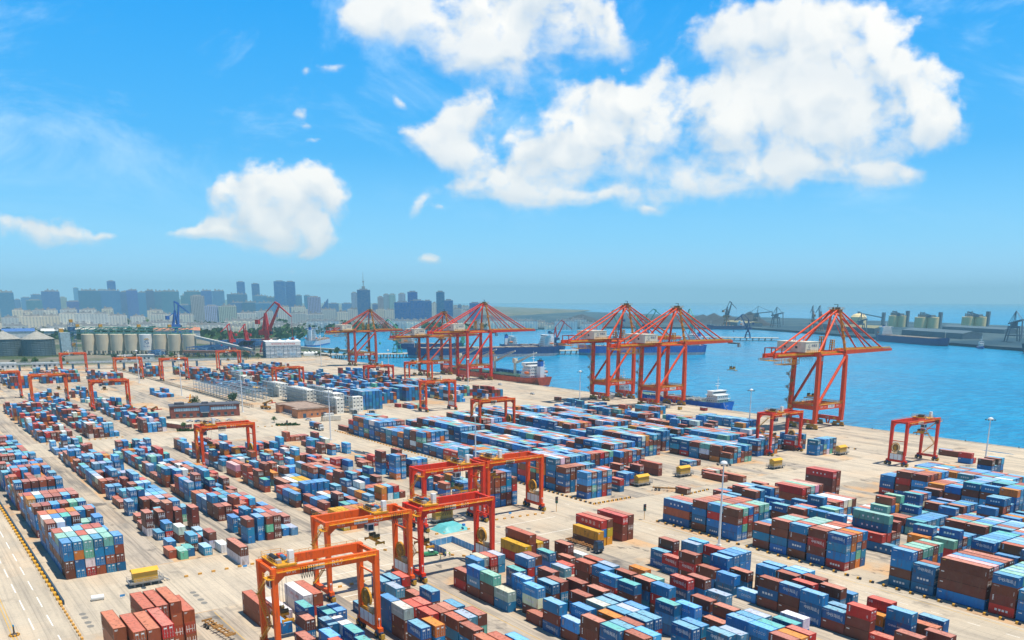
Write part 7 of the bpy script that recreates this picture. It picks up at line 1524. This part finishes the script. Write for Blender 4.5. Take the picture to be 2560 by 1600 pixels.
# turquoise sheeted heap
t=thing('sheeted_heap','turquoise sheet covering a low heap at the crossing','sheeted heap',(-239.4,148.2,0),R(2)); m=MB(); r=random.Random(5); NX,NY=16,12
g=[]
for i in range(NX+1):
    row=[]
    for j in range(NY+1):
        u=i/NX*2-1;v=j/NY*2-1; h=1.9*min(1,(1-abs(u))*2.4)*min(1,(1-abs(v))*2.2); row.append((u*4.6,v*5.6,.03+max(0,h+r.uniform(-.07,.07)*(h>0))))
    g.append(row)
for i in range(NX):
    for j in range(NY): m.quad(g[i][j],g[i+1][j],g[i+1][j+1],g[i][j+1])
m.build('sheet',flat('turquoise_sheet',(.11,.46,.48),.5,var=.12),t)
m=MB(); m.box(3.8,4.6,2.4,3.2,1.6,2.3); m.build('blue_weight',flat('weight_blue',(.02,.2,.6)),t)
# blue hoarding
t=thing('site_hoarding','blue panel hoarding round a patch of ground beside the green pickup','hoarding'); k=0
pl=[(-213.2,130.6),(-224,131.1),(-225.2,140.2),(-209.6,140.0)]
for a,b in zip(pl,pl[1:]):
    a=Vector((*a,0));b=Vector((*b,0)); n=int((b-a).length/1.9)
    for i in range(n):
        p=a+(b-a)*(i/n); q=a+(b-a)*((i+.97)/n); m=MB(); m.bar((p.x,p.y,1.05),(q.x,q.y,1.05),.06,2.0,0,up=(0,0,1)); m.bar((p.x,p.y,0),(p.x,p.y,2.15),.09,.09,1); m.build('panel',[flat('hoarding_blue',(.10,.33,.62)) if pl.index((round(a.x,1),round(a.y,1)))!=0 else flat('hoarding_dark',(.03,.12,.3)),WHITE],t)
# people
SKIN=rgbmat('skin',(.45,.26,.17)); VEST=rgbmat('safety_vest',(.55,.72,.06)); TROU=rgbmat('work_trousers',(.02,.07,.2)); HELM=rgbmat('safety_helmet',(.05,.2,.5))
def person(label,x,y,rz,step=.12,arm=.15,helm=None,trou=None):
    t=thing('person',label,'person',(x,y,0),rz,'workers by the hoarding')
    J={'pel':(0,0,.95,.15),'ch':(0,0,1.3,.17),'nk':(0,0,1.5,.07),'hd':(.02,0,1.64,.1),'ht':(.02,0,1.73,.085)}
    vs=[];rd=[];ed=[]
    def v(p,r_): vs.append(p);rd.append(r_);return len(vs)-1
    pel=v((0,0,.95),.145);ch=v((0,0,1.3),.16);nk=v((0,0,1.5),.062);hd=v((.02,0,1.63),.1);ht=v((.02,0,1.71),.085);ed+=[(pel,ch),(ch,nk),(nk,hd),(hd,ht)]
    for s in(-1,1):
        hp=v((0,s*.1,.9),.105);kn=v((s*step*.8+.03,s*.11,.5),.072);an=v((s*step,s*.11,.09),.048);to=v((s*step+.16,s*.12,.05),.045);ed+=[(pel,hp),(hp,kn),(kn,an),(an,to)]
        sh=v((0,s*.2,1.42),.07);el=v((-.02+arm*.3,s*.27,1.14),.05);wr=v((arm,s*.26,.92),.036);ed+=[(ch,sh),(sh,el),(el,wr)]
        pm=v((arm+.03,s*.255,.84),.034);ed.append((wr,pm))
        for q in range(4): fg=v((arm+.01+.018*q,s*(.25+.006*q),.765),.011); ed.append((pm,fg))
        th=v((arm+.075,s*.235,.82),.012);ed.append((pm,th))
    me=bpy.data.meshes.new('body'); me.from_pydata(vs,ed,[]); o=link('body',me,t)
    md=o.modifiers.new('skin','SKIN'); 
    for d,rv in zip(me.skin_vertices[0].data,rd): d.radius=(rv,rv)
    me.skin_vertices[0].data[0].use_root=True
    sb=o.modifiers.new('sub','SUBSURF'); sb.levels=1; sb.render_levels=1
    mt,tt,b=MATS.setdefault('worker',None) or newmat('worker_body',.7); 
    if MATS['worker'] is None:
        MATS['worker']=(mt,tt,b); tc=tt.n('ShaderNodeTexCoord'); s_=tt.n('ShaderNodeSeparateXYZ'); tt.l(tc.outputs['Object'],s_.inputs[0]); z=s_.outputs[2]
        c=tt.mix(tt.math('GREATER_THAN',z,.93),(.02,.06,.18),(.52,.70,.05)); c=tt.mix(tt.math('GREATER_THAN',z,1.49),c,(.45,.26,.17)); c=tt.mix(tt.math('LESS_THAN',z,.1),c,(.02,.02,.02))
        ay=tt.math('ABSOLUTE',s_.outputs[1]); c=tt.mix(tt.math('MULTIPLY',tt.math('GREATER_THAN',ay,.21),tt.math('LESS_THAN',z,1.3)),c,(.03,.09,.25)); c=tt.mix(tt.math('MULTIPLY',tt.math('GREATER_THAN',ay,.2),tt.math('LESS_THAN',z,.93)),c,(.45,.26,.17)); tt.l(c,b.inputs['Base Color'])
    me.materials.append(mt)
    m=MB(); m.lathe((.02,0,1.69),[(.145,0),(.135,.02),(.118,.06),(.07,.11),(.01,.125)],12); m.build('helmet',helm or HELM,t)
    m=MB(); m.box(.115,.125,-.05,-.025,1.65,1.665); m.box(.115,.125,.025,.05,1.65,1.665); m.build('eye',BLACK,t); m=MB(); m.bar((.105,0,1.65),(.14,0,1.605),.025,.03); m.box(.108,.118,-.03,.03,1.56,1.57); m.build('nose_and_mouth',SKIN,t)
    for s in(-1,1): m=MB(); m.box(0,.04,s*.1-.012,s*.1+.012,1.6,1.66); m.build('ear',SKIN,t)
    return t
person('worker in yellow vest and dark trousers standing alone left of the other two',-211.3,127.4,R(60),.05,.1,HELM)
person('worker in yellow vest at the end of the dark blue hoarding, nearer the hoarding',-213.0,130.1,R(-120),.1,.2,HELM)
person('worker in yellow vest and blue trousers, rightmost at the hoarding end',-212.0,131.0,R(150),.14,.12,rgbmat('helmet_white',(.75,.75,.72)))
m=MB(); m.lathe((0,0,0),[(.28,0),(.28,.05),(.16,.06),(.03,.7)],10); tag(m.build('traffic_cone',flat('cone_dark',(.06,.05,.05)),None,(-217.8,121.5,0)),'dark traffic cone standing alone in front of the orange crane legs','cone')
# beacon, tank, sign posts at the left road
t=thing('beacon_post','short yellow-footed beacon post with a blue top on the left road','beacon',(-217.5,16.4,0)); m=MB(); m.lathe((0,0,0),[(1.0,0),(.9,.25),(.5,.5),(.22,.6),(.16,1.7),(.16,2.2)],12,0); m.build('post',flat('beacon_dark',(.06,.05,.04)),t); m=MB(); m.lathe((0,0,2.2),[(.2,0),(.24,.3),(.1,.5)],10); m.build('blue_lamp',flat('beacon_blue',(.03,.25,.45)),t)
m=MB()
for k in range(8): a=k*.785; m.cbox((.95*math.cos(a),.95*math.sin(a),.2),.4,.4,.4,0)
m.build('foot_block',YEL,t)
t=thing('water_tank','white cylinder tank lying on the ground behind the rust-brown pile','tank',(-232.3,37,0),R(85)); m=MB(); m.tube((-1.5,0,.75),(1.5,0,.75),.7,16); m.build('shell',WHITE,t); m=MB(); m.box(-1.1,-.8,-.6,.6,0,.5); m.box(.8,1.1,-.6,.6,0,.5); m.build('saddle',GREY,t)
for x,y,lab in[(-230,42.5,'small blue sign plate on the ground beside the white tank'),(-236.5,77,'small blue sign plate by the yellow blocks near the white and maroon containers'),(-243,176,'small blue sign plate before the maroon and blue stacks')]:
    t=thing('ground_sign',lab,'sign',(x,y,0)); m=MB(); m.bar((0,0,0),(0,0,.8),.06,.06); m.build('post',GREY,t); m=MB(); m.box(-.04,.04,-.6,.6,.5,1.1); m.build('sign_plate',flat('sign_blue',(.05,.3,.65)),t)
# ------------------------------------------------------------------ brick offices
BR=flat('red_brick',(.26,.075,.05),.85,scale=.6); BR2=flat('orange_brick',(.50,.20,.09),.85,scale=.5)
t=thing('office_building','long two-storey red brick office with a dark roof edge','building',(-577,147,0),math.atan2(42,9)); L=43;Wd=13;Hh=7.6
m=MB(); m.box(0,L,0,Wd,0,Hh); m.build('wall',BR,t); m=MB(); m.box(-.4,L+.4,-.4,Wd+.4,Hh,Hh+.7); m.box(3,9,4,8,Hh+.7,Hh+2.2); m.box(20,24,5,9,Hh+.7,Hh+1.8); m.build('roof',flat('office_roof',(.10,.10,.12)),t)
for x0,x1 in((2.5,17.5),(25,41)):
    m=MB(); m.box(x0,x1,-.06,0,4.6,6.6,0)
    for k in range(int((x1-x0)/1.5)+1): m.box(x0+k*1.5-.06,x0+k*1.5+.06,-.1,0,4.6,6.6,1)
    m.build('window',[flat('office_glass',(.25,.42,.55),.15),WHITE],t)
for k in range(9):
    if 3.9<k<4.5: continue
    x=3+k*4.3; m=MB(); m.box(x,x+1.9,-.06,0,1.0,2.9,0); m.box(x-.1,x+2.0,-.12,0,.9,1.0,1); m.build('window',[GLASS,WHITE],t)
m=MB(); m.box(18,24.2,-.5,0,3.6,7.4,0); m.box(18.6,23.6,-1.6,-.05,3.2,3.5,1); m.box(19.5,22.7,-.08,0,0,3.1,2); m.build('entrance',[flat('entrance_blue',(.06,.14,.26)),GREY,GLASS],t)
m=MB()
for k in range(4): m.text('办公大楼'[k],(34+k*1.6,-.06,7.1),(1,0,0),(0,0,1),1.0,0)
m.build('lettering',WHITE,t)
t=thing('gate_building','low L-shaped orange brick building with a flat brown roof','building',(-571,215,0),math.atan2(0,1)); m=MB()
m.box(0,40,3,22,0,5.6); m.box(0,7,0,3,0,5.6); m.box(30,40,-.6,3,0,5.6); m.build('wall',BR2,t); m=MB(); m.box(-.3,40.3,2.7,22.3,5.6,5.9); m.box(.6,39.4,3.6,21.4,5.9,6.0); m.box(-.3,7.3,-.3,2.7,5.6,5.9); m.box(29.7,40.3,-.9,2.7,5.6,5.9)
for a,b,c,d_ in((0,40,21.6,22.3),(0,.6,0,22),(39.6,40.3,0,22)): m.box(a,b,c,d_,5.9,6.5)
m.build('roof',flat('brown_flat_roof',(.36,.26,.20),.9),t)
for k in range(6): m=MB(); m.box(8+k*3.6,10.4+k*3.6,2.94,3,.3,3.2); m.build('window',flat('bay_dark',(.04,.1,.18)),t)
for y,w_,h0,h1 in((3,2.2,.1,3),(8.5,1.2,1.4,2.8),(12.5,1.2,1.4,2.8),(17,2.2,.1,2.9)): m=MB(); m.box(40,40.06,y,y+w_,h0,h1); m.build('window',flat('bay_dark',(.04,.1,.18)),t)
m=MB(); m.box(7,30,1.2,3,0,.9); stair(m,(6.2,-1.6,0),(9,1.0,.9),1.4,0,(1,-1,0),False); m.build('loading_dock',flat('dock_concrete',(.45,.42,.38)),t)
t=thing('site_shed','small shed with a cream roof in front of the brick office','shed',(-537,139,0),R(20)); m=MB(); m.box(-12,12,-3,3,0,2.6); m.build('wall',flat('shed_brick',(.42,.14,.10)),t); m=MB(); m.box(-12.4,12.4,-3.4,3.4,2.6,2.9); m.build('roof',flat('shed_cream',(.66,.58,.44)),t)
m=MB()
for k in range(4): m.box(12,12.05,-2.5+k*1.4,-1.6+k*1.4,.9,2.0)
m.build('window',GLASS,t)
o=link('shipping_container',cm('b',12.192,2.75,'head'),None,(-510,228,.3),R(75),(.66,.6,.5)); link('roof',cm('r',12.192,2.75),o,(0,0,0),0,(.7,.66,.55)); tag(o,'cream long container standing on the office forecourt before the low brick building','shipping container')
o=link('shipping_container',cm('b',6.058,2.591,'head'),None,(-524,233,.3),R(80),PAL['W']); link('roof',cm('r',6.058,2.591),o,(0,0,0),0,ROOF['W'][0]); tag(o,'short white container in front of the low brick building','shipping container')
o=link('shipping_container',cm('b',12.192,2.75,'bars'),None,(-466,216.5,.02),0,PAL['M']); link('roof',cm('r',12.192,2.75),o,(0,0,0),0,ROOF['M'][0]); tag(o,'single long maroon container on the ground left of the dark blue stacks','shipping container')
# ------------------------------------------------------------------ refrigerated racks
STEEL=flat('rack_steel',(.42,.47,.50),.5,.2)
def rack(label,x0,x1,y,lv,d=3.2,c=None,full=.0,pitch=3.0):
    t=thing('container_rack',label,'steel rack',(x1,y,0),0,'steel racks for refrigerated containers'); n=int((x1-x0)/pitch); m=MB()
    for i in range(n+1):
        X=-i*pitch
        for yy in(0,d): m.bar((X,yy,0),(X,yy,lv*2.9),.22,.22)
        for z in range(1,lv+1): m.bar((X,0,z*2.75),(X,d,z*2.75),.18,.18)
    for z in range(1,lv+1):
        for yy in(0,d): m.bar((0,yy,z*2.75),(-n*pitch,yy,z*2.75),.2,.2)
    m.build('post_frame',c or STEEL,t); m=MB()
    for z in range(1,lv+1):
        for yy in(0,d): m.bar((0,yy,z*2.75+1.05),(-n*pitch,yy,z*2.75+1.05),.08,.08)
        m.box(-n*pitch,0,.2,d-.2,z*2.75-.06,z*2.75,1) if full else m.box(-n*pitch,0,.2,1.2,z*2.75-.06,z*2.75,1)
    m.build('walkway',[c or STEEL,GREY],t)
BLUER=flat('rack_pale_blue',(.30,.42,.52),.5)
for i,(x0,x1,y,lab) in enumerate([(-750,-636,212,'empty pale blue steel rack nearest the dark fence, left of the refrigerated stacks'),(-745,-640,226,'second empty pale blue steel rack behind the one at the fence'),(-740,-650,238,'third empty pale blue steel rack further back')]): rack(lab,x0,x1,y,3,5,BLUER,pitch=7.6)
REEF=[]
def reefers(x0,x1,y,rows,lv,tall=.85):
    x=x1
    while x-6.1>=x0:
        for s in range(rows):
            h=lv if rnd.random()<tall else max(1,lv-1)
            for k in range(h): REEF.append((x-3.05,y+1.22+s*2.62,.02+k*2.6))
        x-=6.5
reefers(-690,-660,252,3,4); reefers(-672,-640,262,3,3); reefers(-640,-600,250,3,4,.9); reefers(-640,-596,268,2,4); reefers(-596,-566,256,3,4); reefers(-552,-538,245,2,4,1); reefers(-552,-540,258,3,4,1); reefers(-800,-770,262,4,3); reefers(-720,-700,266,3,4)
RB=None
m=MB(); m.box(-3.03,3.03,-1.22,1.22,0,2.59,0); m.box(3.03,3.05,-1.05,1.05,.15,2.45,1); m.box(3.05,3.07,-.8,.8,1.2,2.2,2)
for k in range(9): m.box(-2.8+k*.66,-2.5+k*.66,-1.25,-1.22,.15,2.45,0)
RB=m.mesh('shipping_container',[rgbmat('reefer_white',(.72,.72,.68)),rgbmat('reefer_unit',(.5,.52,.52)),rgbmat('reefer_vent',(.06,.07,.08))])
REEF.sort(key=lambda p:p[0]**2+p[1]**2)
m=MB()
for x,y,z in REEF: m.box(x-3.03,x+3.03,y-1.2,y+1.2,z,z+2.55,0); m.box(x+3.04,x+3.06,y-.6,y+.6,z+1.3,z+2.1,1)
tag(m.build('refrigerated_containers',[flat('reefer_cream',(.80,.79,.72),var=.1),rgbmat('reefer_vent',(.12,.13,.14))]),'white refrigerated containers stacked between the steel racks','refrigerated containers',kind='stuff')
for i,(x0,x1,y,lv,lab) in enumerate([(-690,-660,248.5,4,'steel rack in front of the farthest white stacks under the gantry crane'),(-640,-598,246.5,4,'steel rack along the front of the middle white stacks'),(-596,-566,252.5,4,'steel rack before the white stacks behind the low brick building'),(-640,-596,264.5,4,'steel rack between the two middle white stacks'),(-552,-538,254.2,4,'steel rack between the two near white stacks'),(-552,-538,241.6,4,'steel rack in front of the nearest white stack'),(-800,-770,258.5,4,'far steel rack before the white stacks at the left')]): rack(lab,x0,x1,y,lv,2.6,None,1,pitch=3.2)
for x,y,lab in[(-532,255,'small steel kiosk at the foot of the nearest rack, left one'),(-524,264,'small steel kiosk at the foot of the nearest rack, right one')]:
    t=thing('steel_kiosk',lab,'kiosk',(x,y,0)); m=MB(); m.box(-2.1,2.1,-2.1,2.1,0,.12)
    for a in(-2,2):
        for b in(-2,2): m.bar((a,b,.1),(a,b,3),.2,.2)
    m.build('frame',STEEL,t); m=MB(); m.box(-2.4,2.4,-2.4,2.4,3,3.25); m.build('roof',GREY,t); m=MB(); m.box(-1.5,1.5,-1.5,1.5,.1,2.2); m.build('cabinet',flat('kiosk_dark',(.08,.12,.16)),t)
# rail fence along the roadway
t=thing('yard_fence','dark mesh fence along the roadway from the silos to the brick office','fence'); m=MB(); a=Vector((-1045,208,0));b=Vector((-604,211,0)); n=120
for i in range(n+1): p=a+(b-a)*(i/n); m.bar(p,(p.x,p.y,2.2),.14,.14)
m.build('post',flat('fence_dark',(.08,.10,.10)),t); m=MB()
for z in(.3,.8,1.3,1.8,2.1): m.bar((a.x,a.y,z),(b.x,b.y,z),.07,.12)
m.box(-1045,-604,208.2,208.5,0,.35); m.build('mesh_panel',flat('fence_dark',(.08,.10,.10)),t)
# odds and ends on the apron
for i,(x,y,l,c,lab) in enumerate([(-407,462,5,(.4,.04,.03),'red skip with railings on the quay right of the middle pair'),(-432,452,3,(.35,.36,.36),'grey cabinet on the quay beside the bright blue stern'),(-420,452,2,(.5,.28,.03),'small yellow bollard box on the quay beside the bright blue ship')]):
    t=thing('quay_box',lab,'skip' if i==0 else 'cabinet',(x,y,0)); m=MB(); m.box(-l/2,l/2,-1.2,1.2,.3,2.2); m.build('body',flat('quaybox_%d'%i,c),t); m=MB(); m.box(-l/2-.1,l/2+.1,-1.3,1.3,2.2,2.35); m.box(-l/2+.2,-l/2+.5,-1,1,0,.3); m.box(l/2-.5,l/2-.2,-1,1,0,.3); m.build('lid_and_feet',GREY,t)
m1=MB(); m1.lathe((0,0,.22),[(.32,0),(.26,.1),(.22,.35),(.4,.5),(.36,.62),(.1,.66)],10); BOL=m1.mesh('mooring_bollard',[flat('bollard_black',(.04,.04,.045))])
for i in range(30): o=link('mooring_bollard',BOL,None,(-120-i*28,QY-.7,0)); tag(o,'black mooring bollard on the quay edge, %s from the right'%ordn(i),'bollard','bollards along the quay edge')
